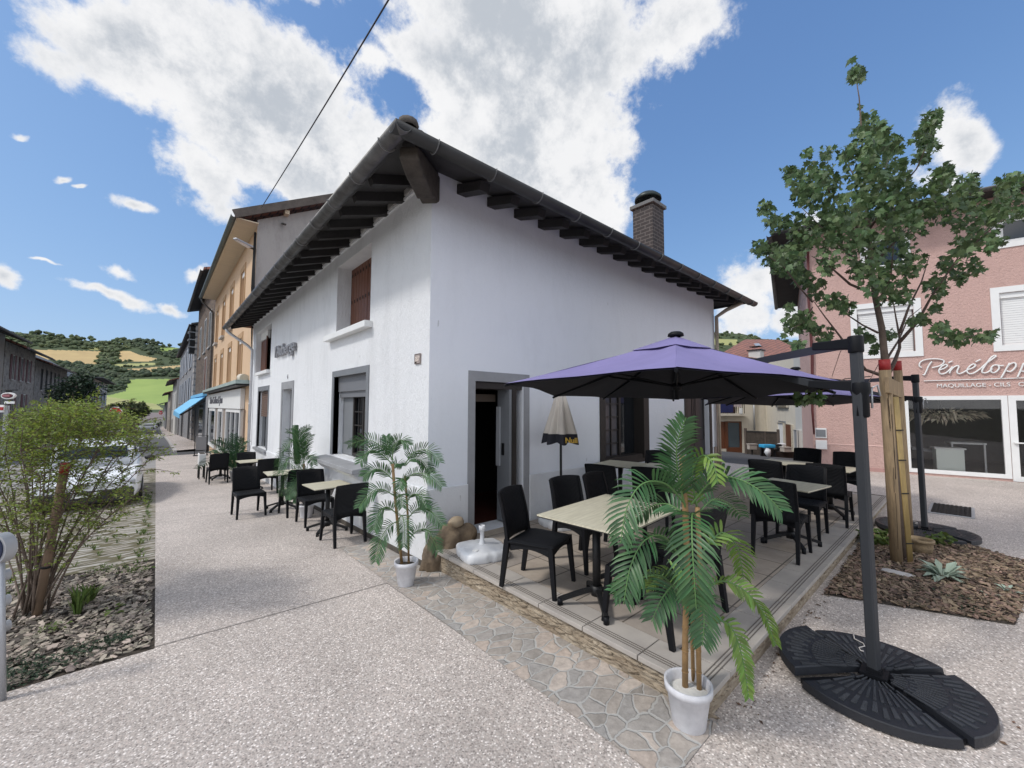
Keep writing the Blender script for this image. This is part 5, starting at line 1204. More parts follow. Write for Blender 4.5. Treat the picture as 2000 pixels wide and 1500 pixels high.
mb, P0, P1, t, s_ = gutter([tuple(v[3]+Vector((0, .06, 0))), tuple(v[0]+Vector((0, .06, 0)))], 'g', None, .07); mb.build('gutter', M['zinc'], pr_)
pd_ = pc-pin*.06+pud*.05
mb = MB(); mb.tube([(pd_.x, pd_.y, 6.2), (pd_.x-.02, pd_.y+.03, 4.5), (pd_.x, pd_.y, 3.0), (pd_.x-.02, pd_.y+.04, 1.5), (pd_.x-.03, pd_.y+.02, .85)], [.03, .03, .035, .03, .02], 6); mb.build('dark_red_cable', mat('dark_red_sheath', (.10, .02, .02), .6), pb)
mbx = pu(1602, 860)
lb = thing('letter_box', pc+pud*.1-pin*.03, 'white letter box with a grey panel on the pink wall near its left corner', 'letter box')
mb = MB(); obox(mb, pc, pud, pin, .05, .29, .47, .70, -.09, -.013); mb.build('box', M['whitepaint'], lb, bevel=.008)
mb = MB(); obox(mb, pc, pud, pin, .05, .29, .76, 1.02, -.03, -.013); mb.build('back_plate', M['whitepaint'], lb)
mb = MB(); obox(mb, pc, pud, pin, .07, .27, .79, .98, -.04, -.031); mb.build('panel', M['greypaint'], lb)

# ================================================================ HOUSES BEHIND THE ALLEY
FD = Vector((.66, .749, 0)).normalized(); RD = Vector((.749, -.66, 0)).normalized()
def fa(u, v, f): return at(u, v, f)
zb_ = -1.25
ch0 = fa(1380, 880, 24.5); ch0.z = 0
cu = RD.copy(); ci = FD.copy()
cw = thing('cream_house', (ch0.x, ch0.y, zb_), 'cream house with a laundry balcony and brown glazed door at the alley end', 'house')
def cpx(u, v=0): p = at(u, v, 24.5); return (p-ch0).dot(cu)
def cz(v): return at(1450, v, 24.5).z
mb = MB(); wid = cpx(1502)
wallgrid(mb, ch0, cu, wid, zb_-.5, 4.6, [(cpx(1402), cpx(1454), cz(886), cz(823), .15), (cpx(1392), cpx(1450), cz(808), cz(765), .5)], .15, ci)

bq = [ch0+cu*wid, ch0+cu*wid+ci*6]
mb.build('wall', M['cream'], cw, recalc=False)
mb = MB(); obox(mb, ch0, cu, ci, cpx(1395), cpx(1458), cz(812), cz(807.5), -.45, .5); bal = mb.build('balcony_slab', M['cream'], cw)
mb = MB()
for i in range(16): a = cpx(1396)+i*(cpx(1452)-cpx(1396))/15; obox(mb, ch0, cu, ci, a-.012, a+.012, cz(807.5), cz(784), -.42, -.40)
obox(mb, ch0, cu, ci, cpx(1395), cpx(1452), cz(785), cz(783.5), -.43, -.39); mb.build('railing', M['ironblack'], bal)
mb = MB(); obox(mb, ch0, cu, ci, cpx(1390), cpx(1452), cz(808), cz(760), .5, .52); mb.build('balcony_back', mat('brown_recess', (.06, .03, .025), .8), cw)
la = thing('laundry', tuple(ch0+cu*cpx(1415)+Vector((0, 0, cz(800)))), 'navy and white clothes hung to dry on the balcony of the cream house', 'laundry')
for (u0, u1, v0, v1, mm) in ((1404.5, 1414, 782, 789, 'whitepaint'), (1418, 1429, 783, 788, 'whitepaint'), (1405, 1429, 787, 806, 'navyc'), (1431, 1436, 788, 795, 'pinkr'), (1438, 1445, 786, 795, 'pinkr'), (1441, 1447, 797, 808, 'whitepaint')):
    if 'navyc' not in M: M['navyc'] = mat('navy_cloth', (.015, .02, .09), .9)
    mb = MB()
    a, b, z1_, z0_ = cpx(u0), cpx(u1), cz(v0), cz(v1); n = 6
    for i in range(n): obox(mb, ch0, cu, ci, a+(b-a)*i/n, a+(b-a)*(i+1)/n, z0_+.02*(i % 2), z1_, -.46-.01*(i % 3), -.455)
    mb.build('garment', M[mm], la)
mb = MB(); obox(mb, ch0, cu, ci, cpx(1402), cpx(1422), cz(877), cz(823.5), .10, .14); dl = mb.build('door', M['brown'], cw)
mb = MB(); obox(mb, ch0, cu, ci, cpx(1402), cpx(1422), cz(886), cz(877), .0, .14); mb.build('step', M['cream'], dl)
mb = MB(); frame_ring(mb, ch0, cu, ci, cpx(1422), cpx(1455), cz(886), cz(823), .16, .06, .05, wt=.08); d5 = mb.build('glazed_door', M['brown'], cw)
mb = MB(); obox(mb, ch0, cu, ci, cpx(1427), cpx(1450), cz(884), cz(874), .07, .12); mb.build('kick_panel', M['brown'], d5)
mb = MB(); obox(mb, ch0, cu, ci, cpx(1427), cpx(1450), cz(874), cz(824.5), .09, .11); mb.build('pane', mat('blue_grey_pane', (.06, .085, .105), .2), d5)
mb = MB(); p_ = ch0+cu*cpx(1477)-ci*.08; mb.tube([(p_.x, p_.y, cz(770)), (p_.x, p_.y, cz(840))], .05, 8); mb.build('downpipe', M['zincl'], cw)
# second cream wing, turned towards us
s0 = ch0+cu*wid; s1_ = fa(1556, 880, 19.0); s1_.z = 0; su = (s1_-s0).normalized(); si = Vector((-su.y, su.x, 0)); 
if si.dot(FD) < 0: si = -si
cv = thing('cream_wing', (s0.x, s0.y, zb_), 'pale cream house wing with a wall lantern and narrow brown door beside the alley', 'house')
def spx(u):
    d = ray(u, 800); # intersect with wing plane
    t = s0.dot(si)/(d.x*si.x+d.y*si.y); p = Vector((d.x*t, d.y*t, 0)); return (p-s0).dot(su), t
def sz(u, v):
    a, t = spx(u); return H+ray(u, v).z*t
L2 = (s1_-s0).length
def hole(u0, u1, v0, v1, d=.12): return (spx(u0)[0], spx(u1)[0], sz(u0, v0), sz(u0, v1), d)
hw = [hole(1521, 1533, 874, 825), hole(1537.5, 1549, 893, 828), hole(1519, 1541, 796, 750)]
mb = MB(); wallgrid(mb, s0, su, L2, zb_-.6, 4.2, hw, .12, si); mb.build('wall', M['cream'], cv, recalc=False)
mb = MB(); h_ = hw[0]; obox(mb, s0, su, si, h_[0], h_[1], h_[2], h_[3], .02, .05); mb.build('white_panel', M['whitepaint'], cv)
mb = MB(); frame_ring(mb, s0, su, si, h_[0]-.06, h_[1]+.06, h_[2]-.02, h_[3]+.1, .07, .05, -.03); mb.build('window_frame', M['greypaint'], cv)
mb = MB(); h_ = hw[1]; obox(mb, s0, su, si, h_[0], h_[1], h_[2], h_[3], .06, .1); mb.build('door', M['brown'], cv)
mb = MB(); h_ = hw[2]; obox(mb, s0, su, si, h_[0], h_[1], h_[2], h_[3], .06, .1); w_ = mb.build('window', M['glassdark'], cv)
mb = MB(); frame_ring(mb, s0, su, si, h_[0], h_[1], h_[2], h_[3], .08, .05, .0); mb.build('frame', M['whitepaint'], w_)
def lantern(u, v, lab):
    a, t = spx(u); z = sz(u, v); p = s0+su*a
    l = thing('wall_lantern', (p.x, p.y, z), lab, 'lantern')
    q = p-si*.22
    mb = MB(); mb.tube([(p.x, p.y, z-.22), (p.x-si.x*.12, p.y-si.y*.12, z-.3), (q.x, q.y, z-.18)], .016, 6); mb.build('bracket', M['ironblack'], l)
    mb = MB(); mb.lathe([(.03, -.16), (.07, .08), (.0, .08)], (q.x, q.y, z), 6, smooth=False); mb.build('glass', M['zincl'], l)
    mb = MB(); mb.lathe([(.10, .08), (.06, .15), (.02, .2), (0, .22)], (q.x, q.y, z), 6, smooth=False); mb.build('cap', M['ironblack'], l)
lantern(1539, 815, 'black wall lantern right of the white panel on the cream wing')
lantern(1504, 816, 'black wall lantern left of the white panel, near the inner corner of the cream houses')
# white pier next to the wing
w0 = s1_; 
wp = thing('white_wall', (w0.x, w0.y, -.6), 'narrow white rendered building between the cream wing and the pink building', 'wall')
w1_ = fa(1584, 880, 16.5); w1_.z = 0; wu = (w1_-w0).normalized(); wi = Vector((-wu.y, wu.x, 0)); wi = wi if wi.dot(FD) > 0 else -wi
mb = MB(); wallgrid(mb, w0, wu, (w1_-w0).length, -1.6, 4.3, [(.5, 1.25, -1.0, .55, .2)], .2, wi); mb.build('wall', M['offwhite'], wp, recalc=False)
mb = MB(); obox(mb, w0, wu, wi, .5, 1.25, -1.0, .55, .12, .16); mb.build('gate', M['greyrender'], wp)
# red tiled house behind
def P3(u, v, f): return at(u, v, f)
rb = P3(1480, 740, 34)
rh = thing('red_roofed_house', (rb.x, rb.y, -2), 'stone house with a wide red tiled hip roof and skylight beyond the cream houses', 'house')
mb = MB(); ea, eb = P3(1392, 706, 30), P3(1600, 706, 30); ra, rb2 = P3(1455, 664, 38), P3(1520, 664, 38); ba, bb = P3(1350, 706, 46), P3(1640, 706, 46)
ea.z = eb.z = ba.z = bb.z = P3(1480, 701, 30).z
ra.z = rb2.z = P3(1487, 663, 38).z
mb.add([ea, eb, rb2, ra, ba, bb], [(0, 1, 2, 3), (1, 5, 2), (0, 3, 4), (3, 2, 5, 4)]); r2 = mb.build('roof', M['tileroof'], rh)
mb = MB(); ja, jb = ea.lerp(eb, .06)+FD*1.2, ea.lerp(eb, .95)+FD*1.2
mb.prism([(ja.x, ja.y, -3), (jb.x, jb.y, -3), (jb.x, jb.y, ea.z+.05), (ja.x, ja.y, ea.z+.05)], FD*9); mb.build('wall', M['rubble2'], rh)
n_ = (eb-ea).cross(ra-ea).normalized(); n_ = n_ if n_.z > 0 else -n_
def onroof(u, v):
    d = ray(u, v); o0 = Vector((0, 0, H)); t = (ea-o0).dot(n_)/d.dot(n_); return o0+d*t
mb = MB(); q_ = [onroof(1472, 673), onroof(1482, 672.5), onroof(1487, 678), onroof(1477, 678.5)]; mb.prism([p+n_*.02 for p in q_], n_*.08); mb.build('skylight', M['zincl'], r2)
mb = MB(); c_ = onroof(1477, 697); mb.box2((c_.x-.4, c_.y-.4, c_.z-.5), (c_.x+.4, c_.y+.4, c_.z+.45)); q2_ = mb.build('chimney', M['offwhite'], r2)
mb = MB(); mb.box2((c_.x-.5, c_.y-.5, c_.z+.45), (c_.x+.5, c_.y+.5, c_.z+.52)); mb.box2((c_.x-.35, c_.y-.35, c_.z+.75), (c_.x+.35, c_.y+.35, c_.z+.8)); mb.build('cap', M['ironblack'], q2_)
# overgrown brown screen fence and clutter in the alley
fs0, fs1 = fa(1457, 880, 20.5), fa(1521, 880, 19.5)
fen = thing('screen_fence', (fs0.x, fs0.y, gz(fs0.x, fs0.y)), 'dark brown woven screen fence with timber posts in front of the cream houses', 'fence')
zt0 = at(1460, 841, 20.5).z
mb = MB(); mb.bar((fs0.x, fs0.y, (zb_-.2+zt0)/2), (fs1.x, fs1.y, (zb_-.2+zt0)/2), .05, zt0-zb_+.2-.1); mb.build('panel', mat('woven_heath_screen', (.075, .06, .048), .95, bump=1, bscale=25, var=.5, vscale=8), fen)
for k, t in enumerate((0, .62, 1)):
    p = fs0.lerp(fs1, t); mb = MB(); mb.bar((p.x, p.y, zb_-.3), (p.x, p.y, zt0+(.12 if k != 1 else 0)), .10 if k != 1 else .05, .10); mb.build('post', mat('grey_post', (.11, .085, .07), .9, var=.3), fen) 
mb = MB(); mb.bar((fs0.x, fs0.y, zt0-.04), (fs1.x, fs1.y, zt0-.04), .08, .08); mb.build('rail', M['darkwood'], fen)
def clutter(name, u, v0, v1, w, f, mt, lab, cat, dd=.5):
    p = at(u, v1, f); z0 = p.z; z1 = at(u, v0, f).z
    o = thing(name, (p.x, p.y, z0), lab, cat); return o, p, z0, z1
o, p, z0, z1 = clutter('storage_box', 1469, 868, 878, .4, 19.3, None, 'beige meter box fixed low on the screen fence', 'box')
mb = MB(); mb.bar(p-RD*.19+Vector((0, 0, (z1-z0)/2)), p+RD*.19+Vector((0, 0, (z1-z0)/2)), .2, z1-z0); mb.build('body', M['beiger'], o, bevel=.02)
mb = MB(); mb.bar(p-RD*.21+Vector((0, 0, z1-z0+.015)), p+RD*.21+Vector((0, 0, z1-z0+.015)), .24, .03); mb.build('lid', M['beiger'], o)
mb = MB(); mb.box((p.x, p.y, (z0+zb_)/2), (.06, .06, z0-zb_)); mb.build('post', M['darkwood'], o)
o, p, z0, z1 = clutter('barbecue', 1499, 869, 893, .4, 17.5, None, 'slatted barbecue cart under a bright blue cover in the alley', 'barbecue')
mb = MB(); mb.bar(p-RD*.26+Vector((0, 0, z1-z0-.05)), p+RD*.26+Vector((0, 0, z1-z0-.05)), .4, .14, w2=.36); mb.build('cover', mat('cyan_cover', (.03, .35, .62), .5), o, bevel=.03)
for k in range(5):
    mb = MB(); mb.bar(p-RD*.24+Vector((0, 0, .04+k*.07)), p+RD*.05+Vector((0, 0, .04+k*.07)), .3, .04); mb.build('slat', M['darkwood'], o)
mb = MB(); mb.bar(p-RD*.22+Vector((0, 0, .0)), p-RD*.22+Vector((0, 0, z1-z0-.1)), .03, .3); mb.bar(p+RD*.22, p+RD*.22+Vector((0, 0, z1-z0-.1)), .03, .3); mb.build('legs', M['ironblack'], o)
o = MB(); bgp = at(1500, 889, 17.2); o.blob((bgp.x, bgp.y, bgp.z+.12), (.13, .13, .2), 4, 2, .3); tag(o.build('plastic_bag', mat('translucent_bag', (.62, .64, .66), .3)), 'crumpled white plastic bag in front of the blue-covered barbecue', 'bag')
o, p, z0, z1 = clutter('plastic_crate', 1535, 873, 882, .4, 17.5, None, 'beige plastic crate on the pile at the door of the cream wing', 'crate')
mb = MB(); mb.bar(p-RD*.17+Vector((0, 0, .08)), p+RD*.17+Vector((0, 0, .08)), .28, .18); mb.build('body', M['beiger'], o, bevel=.015)
mb = MB(); mb.bar(p-RD*.19+Vector((0, 0, .185)), p+RD*.19+Vector((0, 0, .185)), .32, .03); mb.build('rim', M['beiger'], o)
o, p, z0, z1 = clutter('garden_clutter', 1524, 866, 882, .4, 17.8, None, 'low dark pile of garden pots and boards between the barbecue and the crate', 'clutter')
for k, (du, hh_, mm) in enumerate(((-.25, .12, 'ironblack'), (0, .2, 'darkwood'), (.2, .15, 'greyrender'), (.05, .36, 'whiteplastic'), (-.12, .33, 'ironblack'))):
    mb = MB(); mb.bar(p+RD*(du-.1)+Vector((0, 0, hh_-.06)), p+RD*(du+.14)+Vector((0, 0, hh_-.03)), .25, .1); mb.build('item', M[mm], o, bevel=.02)
mb = MB(); mb.bar(p-RD*.3+Vector((0, 0, -.35)), p+RD*.55+Vector((0, 0, -.35)), .3, .7); mb.build('pile', mat('clutter_dark', (.05, .035, .028), .9, var=.4), o)
# overhead cable
cp = [ony(511, 405, OY0-.2), None]
p0 = at(511, 405, 11.6); p1 = at(742, 0, 5.2); p2_ = p1+(p1-p0)*1.4
mb = MB(); pts = []
for k in range(24):
    t = k/23; q = p0.lerp(p2_, t); q.z -= .35*math.sin(math.pi*t)*.6; pts.append(q)
mb.tube(pts, .011, 6)
for k in range(5):
    pass
tag(mb.build('overhead_cable', mat('twisted_cable', (.03, .03, .032), .6)), 'twisted black overhead cable rising from the gable into the sky', 'cable')

# ================================================================ HILLS
def crown_mb(mb, c, r, seed, sub=1):
    mb.blob(c, (r, r, r*.85), seed, sub, .28, 1.6)
def hillobj(name, us, skyf, v0, f0, f1, matfn, rows=40, curve=1.0):
    mb = MB(); vs = []; fs = []
    for j in range(rows+1):
        t = j/rows
        for u in us:
            v = lerp(v0(u) if callable(v0) else v0, skyf(u), t); f = lerp(f0, f1, t**curve); vs.append(at(u, v, f))
    n = len(us)
    # back side going down so the hill is solid
    for u in us: p = at(u, skyf(u), f1); d = Vector((p.x, p.y, 0)).normalized(); vs.append(p+d*150-Vector((0, 0, 20)))
    for u in us: p = at(u, skyf(u), f1); d = Vector((p.x, p.y, 0)).normalized(); vs.append(Vector((p.x, p.y, 0))+d*600-Vector((0, 0, 30)))
    mis = []
    for j in range(rows+2):
        for i in range(n-1):
            fs.append((j*n+i, j*n+i+1, (j+1)*n+i+1, (j+1)*n+i))
            if j < rows:
                um = (us[i]+us[i+1])/2; v = lerp(v0(um) if callable(v0) else v0, skyf(um), (j+.5)/rows); mis.append(matfn(um, v))
            else: mis.append(0)
    mb.add(vs, fs, True); mb.mi = mis
    return mb
def inpoly(x, y, poly):
    c = False; j = len(poly)-1
    for i in range(len(poly)):
        if (poly[i][1] > y) != (poly[j][1] > y) and x < (poly[j][0]-poly[i][0])*(y-poly[i][1])/(poly[j][1]-poly[i][1])+poly[i][0]: c = not c
        j = i
    return c
WHEAT = [[(-60, 682), (78, 683), (198, 686), (196, 708), (180, 712), (100, 704), (20, 700)], [(232, 686), (252, 685), (275, 694), (310, 701), (290, 706), (232, 706)], [(228, 722), (290, 718), (420, 708), (420, 716), (340, 722), (258, 729)]]
GREEN = [[(252, 741), (330, 740), (460, 745), (500, 795), (310, 790), (205, 774), (245, 764)], [(308, 679), (420, 680), (420, 688), (310, 686)]]
PALE = [[(205, 771), (300, 786), (320, 800), (150, 800)], [(160, 680), (250, 676), (250, 682), (180, 684)], [(215, 712), (300, 708), (310, 712), (225, 718)]]
def hm(u, v):
    for p in WHEAT:
        if inpoly(u, v, p): return 1
    for p in GREEN:
        if inpoly(u, v, p): return 2
    for p in PALE:
        if inpoly(u, v, p): return 3
    return 0
skyL = lambda u: interp(u, [-900, -300, 0, 100, 200, 300, 350, 500, 700], [690, 655, 648, 654, 672, 672, 680, 690, 720])
usL = frange(-900, 0, 30)+frange(0, 360, 3)[1:]+frange(360, 700, 20)[1:]
mb = hillobj('hillside', usL, skyL, 806, 330, 900, hm, rows=110)
M['meadow'] = mat('scrub_green', (.060, .085, .030), .95, var=.35, vscale=.02)
M['wheat'] = mat('wheat_field', (.50, .37, .17), .95, col2=(.42, .30, .14), vscale=.03)
M['brightg'] = mat('bright_pasture', (.27, .35, .085), .95, col2=(.22, .30, .07), vscale=.02)  # pasture green muted, slight haze put into the colour
M['paleg'] = mat('dry_pasture', (.36, .36, .14), .95, var=.2, vscale=.03)
struct(mb.build('hillside', [M['meadow'], M['wheat'], M['brightg'], M['paleg']], recalc=False))
def hillpt(u, v, sky, v0, f0, f1):
    t = (v-v0)/(sky(u)-v0); return at(u, v, lerp(f0, f1, t)), lerp(f0, f1, t)
M['wood1'] = mat('woodland_green', (.080, .105, .046), .9, island=.45, bump=.8, bscale=.6, bdist=2)  # distance haze mixed into both woodland greens as a lighter tone
M['wood2'] = mat('dark_woodland', (.056, .078, .040), .9, island=.4, bump=.8, bscale=.6, bdist=2)
rnd = random.Random(11)
def wood(name, label, region, n, rpx, mt, sub=2, avoid=True):
    mb = MB(); k = 0; tries = 0
    us_ = [p[0] for p in region]; vs_ = [p[1] for p in region]
    while k < n and tries < n*30:
        tries += 1
        u = rnd.uniform(min(us_), max(us_)); v = rnd.uniform(min(vs_), max(vs_))
        if not inpoly(u, v, region) or (avoid and hm(u, v+rpx*.6)): continue
        p, f = hillpt(u, v, skyL, 806, 330, 900); r = rpx*rnd.uniform(.6, 1.25)/FP*f
        for q in range(3):
            o2 = Vector((rnd.gauss(0, .45), rnd.gauss(0, .45), rnd.uniform(-.1, .5)))*r
            crown_mb(mb, p+o2+Vector((0, 0, r*.25)), r*rnd.uniform(.45, .8), rnd.randint(0, 9999), sub)
        k += 1
    o = mb.build(name, M[mt], recalc=False); tag(o, label, 'woodland', kind='stuff'); return o
wood('ridge_wood', 'wooded ridge along the skyline above the wheat field', [(-400, 652), (0, 648), (100, 653), (205, 668), (215, 684), (80, 682), (-400, 690)], 620, 5.5, 'wood1', 1)
wood('mid_wood', 'tree clump cutting down between the two wheat fields', [(196, 668), (250, 664), (262, 672), (232, 690), (235, 708), (215, 716), (190, 712), (200, 690)], 130, 5, 'wood1', 1)
wood('upper_wood', 'band of trees above the small right-hand wheat field', [(250, 664), (350, 675), (420, 690), (420, 700), (340, 700), (300, 697), (262, 682), (245, 668)], 150, 5, 'wood2', 1)
wood('hedges', 'hedgerows between the fields on the hillside', [(225, 706), (420, 700), (420, 708), (300, 714), (220, 720)], 70, 3.2, 'wood1', 1)
wood('lower_wood', 'dark wood between the wheat field and the bright green pasture', [(95, 706), (200, 716), (255, 728), (420, 718), (420, 742), (255, 740), (240, 765), (205, 772), (140, 770), (100, 740)], 420, 6.5, 'wood2', 1)
for k, (u, v, r) in enumerate([(262, 668, 5), (272, 666, 6), (283, 668, 5), (295, 668, 6), (305, 671, 5), (248, 671, 4), (318, 676, 3.5)]):
    p, f = hillpt(u, v+3, skyL, 806, 330, 900); mb = MB(); rr = r/FP*f
    for q in range(8): mb.blob(p+Vector((rnd.gauss(0, .35)*rr, rnd.gauss(0, .35)*rr, rr*rnd.uniform(.2, 1.3))), (rr*.55, rr*.55, rr*.5), q+k*9, 1, .3)
    tr = thing('skyline_tree', tuple(p), ['broad dark tree on the skyline, first of the group from the left', 'tall dark tree on the skyline, second of the group from the left', 'dark tree in the middle of the skyline group', 'large rounded tree right of the middle of the skyline group', 'dark tree at the right end of the skyline group', 'small tree standing alone left of the skyline group', 'lone small tree right of the skyline group near the roofs'][k], 'tree', 'trees standing on the skyline')
    mb.build('crown', M['wood2'], tr, recalc=False); mb = MB(); mb.tube([p-Vector((0, 0, rr*.4)), p+Vector((0, 0, rr*.8))], rr*.08, 6); mb.build('trunk', M['bark2'], tr)
skyR = lambda u: interp(u, [1250, 1395, 1450, 1490, 1530, 1560, 1700], [646, 650, 652, 662, 664, 670, 668])
mb = hillobj('right_hill', frange(1250, 1750, 10), skyR, 790, 120, 420, lambda u, v: 3 if 664 < v < 672 and u < 1440 else 0, rows=24)
struct(mb.build('right_hill', [M['meadow'], M['wheat'], M['brightg'], M['paleg']], recalc=False))
mb = MB()
for k in range(150):
    u = rnd.uniform(1380, 1600); v = skyR(u)+rnd.uniform(0, 12) if k < 90 else skyR(u)+rnd.uniform(18, 40); t = (v-790)/(skyR(u)-790); f = lerp(120, 420, t); p = at(u, v, f); r = 4.5/FP*f*rnd.uniform(.6, 1.2)
    for q in range(2): crown_mb(mb, p+Vector((rnd.gauss(0, .4), rnd.gauss(0, .4), rnd.uniform(0, .5)))*r, r*.7, k+q*300, 1)
tag(mb.build('right_wood', M['wood1'], recalc=False), 'wood on the hill seen between the white and pink buildings', 'woodland', kind='stuff')
# ================================================================ TERRACE FURNITURE
def rotp(x, y, a): return (x*math.cos(a)-y*math.sin(a), x*math.sin(a)+y*math.cos(a))
def make_chair(label):
    t = thing('resin_chair', (0, 0, 0), label, 'chair', 'black resin cafe chairs')
    w, d, sh, th = .43, .41, .415, .80           # faces +y
    # seat: rounded slab with gentle dip
    mb = MB(); n = 8; top = []; bot = []
    def P(i, j):
        u = i/n*2-1; v = j/n*2-1
        ww = w/2*(1-.03*v); x = u*ww; y = v*d/2+.012*(1-u*u)*(1 if v > .9 else 0)
        k = max(0, abs(u)-.86)/.14; k2 = max(0, abs(v)-.86)/.14
        z = sh-.012*(1-u*u)*(1-v*v)*1.0-.008*(k+k2)
        return x, y, z
    vs = [P(i, j) for j in range(n+1) for i in range(n+1)]; m_ = n+1
    fs = [(j*m_+i, j*m_+i+1, (j+1)*m_+i+1, (j+1)*m_+i) for j in range(n) for i in range(n)]
    vs2 = [(x, y, sh-.03) for x, y, z in vs]; o_ = len(vs)
    ring = [i for i in range(n)]+[n+j*m_ for j in range(n)]+[n*m_+n-i for i in range(n)]+[(n-j)*m_ for j in range(n)]
    fs += [tuple(o_+k for k in f[::-1]) for f in fs]
    fs += [(ring[i], ring[(i+1) % len(ring)], o_+ring[(i+1) % len(ring)], o_+ring[i]) for i in range(len(ring))]
    mb.add(vs+vs2, fs, True); s_ = mb.build('seat', M['weave'], t)
    # apron with arched lower edge
    mb = MB()
    def arch(p, q, h0, h1, th_=.016):
        p = Vector(p); q = Vector(q); k = 8; sd_ = (q-p).cross(Vector((0, 0, 1))).normalized()*th_/2
        for i in range(k):
            a, b = i/k, (i+1)/k; za = h0+(h1-h0)*math.sin(math.pi*a); zb2 = h0+(h1-h0)*math.sin(math.pi*b)
            A_, B_ = p.lerp(q, a), p.lerp(q, b)
            mb.add([A_-sd_+Vector((0, 0, za)), B_-sd_+Vector((0, 0, zb2)), B_-sd_, A_-sd_, A_+sd_+Vector((0, 0, za)), B_+sd_+Vector((0, 0, zb2)), B_+sd_, A_+sd_], [(0, 1, 2, 3), (7, 6, 5, 4), (0, 4, 5, 1), (3, 2, 6, 7)])
    z_ = sh-.028
    for p, q in (((-w/2+.02, d/2-.012, z_), (w/2-.02, d/2-.012, z_)), ((-w/2+.012, -d/2+.02, z_), (-w/2+.012, d/2-.02, z_)), ((w/2-.012, -d/2+.02, z_), (w/2-.012, d/2-.02, z_)), ((-w/2+.02, -d/2+.012, z_), (w/2-.02, -d/2+.012, z_))):
        arch(p, q, -.065, -.028)
    mb.build('apron', M['weave'], t)
    # backrest: curved panel
    mb = MB(); nu, nv = 10, 8
    def B(i, j, off):
        u = i/nu*2-1; v = j/nv
        z = sh-.02+(th-sh+.02)*v; lean = -.02-.085*v**1.4
        x = u*(w/2-.012)*(1+.0*v); y = -d/2+lean-.035*(1-u*u)+off
        if v > .99: z += .012*(1-u*u)
        return (x, y, z)
    A1 = [B(i, j, .009) for j in range(nv+1) for i in range(nu+1)]; A2 = [B(i, j, -.009) for j in range(nv+1) for i in range(nu+1)]
    m_ = nu+1; o_ = len(A1)
    fs = [(j*m_+i, j*m_+i+1, (j+1)*m_+i+1, (j+1)*m_+i) for j in range(nv) for i in range(nu)]
    ring = [i for i in range(nu)]+[nu+j*m_ for j in range(nv)]+[nv*m_+nu-i for i in range(nu)]+[(nv-j)*m_ for j in range(nv)]
    fs = fs+[tuple(o_+k for k in f[::-1]) for f in fs]+[(ring[i], ring[(i+1) % len(ring)], o_+ring[(i+1) % len(ring)], o_+ring[i]) for i in range(len(ring))]
    mb.add(A1+A2, fs, True); mb.build('backrest', M['weave'], t)
    for sx in (-1, 1):
        mb = MB()  # rear leg runs on up as the side post of the back
        k = 7
        for i in range(k):
            a, b = i/k, (i+1)/k
            f = lambda q: Vector((sx*(w/2-.018), -d/2-.02-.085*q**1.4+.0, sh-.02+(th-sh+.012)*q))
            mb.bar(f(a), f(b), .030, .03-.008*a, up=(0, 1, 0), w2=.030, h2=.03-.008*b)
        mb.bar((sx*(w/2-.016), -d/2-.075, 0), (sx*(w/2-.018), -d/2-.018, sh-.01), .030, .034, up=(0, 1, 0), w2=.04, h2=.048)
        mb.build('leg', M['black'], t)
        mb = MB(); mb.bar((sx*(w/2-.004), d/2+.02, 0), (sx*(w/2-.02), d/2-.02, sh-.012), .028, .03, up=(0, 1, 0), w2=.044, h2=.044); mb.build('leg', M['black'], t)
    return t
def make_table(label):
    t = thing('cafe_table', (0, 0, 0), label, 'table', 'cafe tables with pale wood tops')
    T_ = .68; s_ = .56
    mb = MB(); mb.box((0, 0, T_-.006), (s_, s_, .012)); tp = mb.build('table_top', M['tabletop'], t)
    mb = MB(); mb.box((0, 0, T_-.0165), (s_-.004, s_-.004, .008)); mb.build('edge', M['ironblack'], tp)
    mb = MB(); mb.box((0, 0, T_-.04), (.3, .05, .035)); mb.box((0, 0, T_-.04), (.05, .3, .035)); mb.build('top_bracket', M['ironblack'], t)
    mb = MB(); mb.prism([(.02, -.02, T_-.02), (.11, -.02, T_-.02), (.05, -.02, T_-.16), (.02, -.02, T_-.16)], (0, .04, 0)); mb.build('tilt_lever', mat('cast_grey', (.30, .28, .26), .6), t) if 'lever' not in M else mb.build('tilt_lever', M['lever'], t)
    mb = MB(); mb.tube([(0, 0, .1), (0, 0, T_-.05)], .032, 14); mb.build('column', M['anthracite'] if False else M['ironblack'], t)
    for k in range(4):
        a = k*math.pi/2+math.pi/4; dx, dy = math.cos(a), math.sin(a); mb = MB()
        pts = [Vector((dx*r_, dy*r_, z)) for r_, z in ((.02, .12), (.10, .105), (.20, .075), (.29, .045))]
        for p, q in zip(pts, pts[1:]): mb.bar(p, q, .035, .03)
        ft = mb.build('leg', M['ironblack'], t)
        mb = MB(); mb.tube([(dx*.29, dy*.29, 0), (dx*.29, dy*.29, .055)], .022, 8); mb.build('foot', M['black'], ft)
    mb = MB(); mb.tube([(0, 0, .075), (0, 0, .15)], .045, 12); mb.build('hub', M['ironblack'], t)
    return t
M['lever'] = mat('cast_grey', (.30, .28, .26), .6, var=.2)
chair0 = make_chair('x'); reg(chair0)
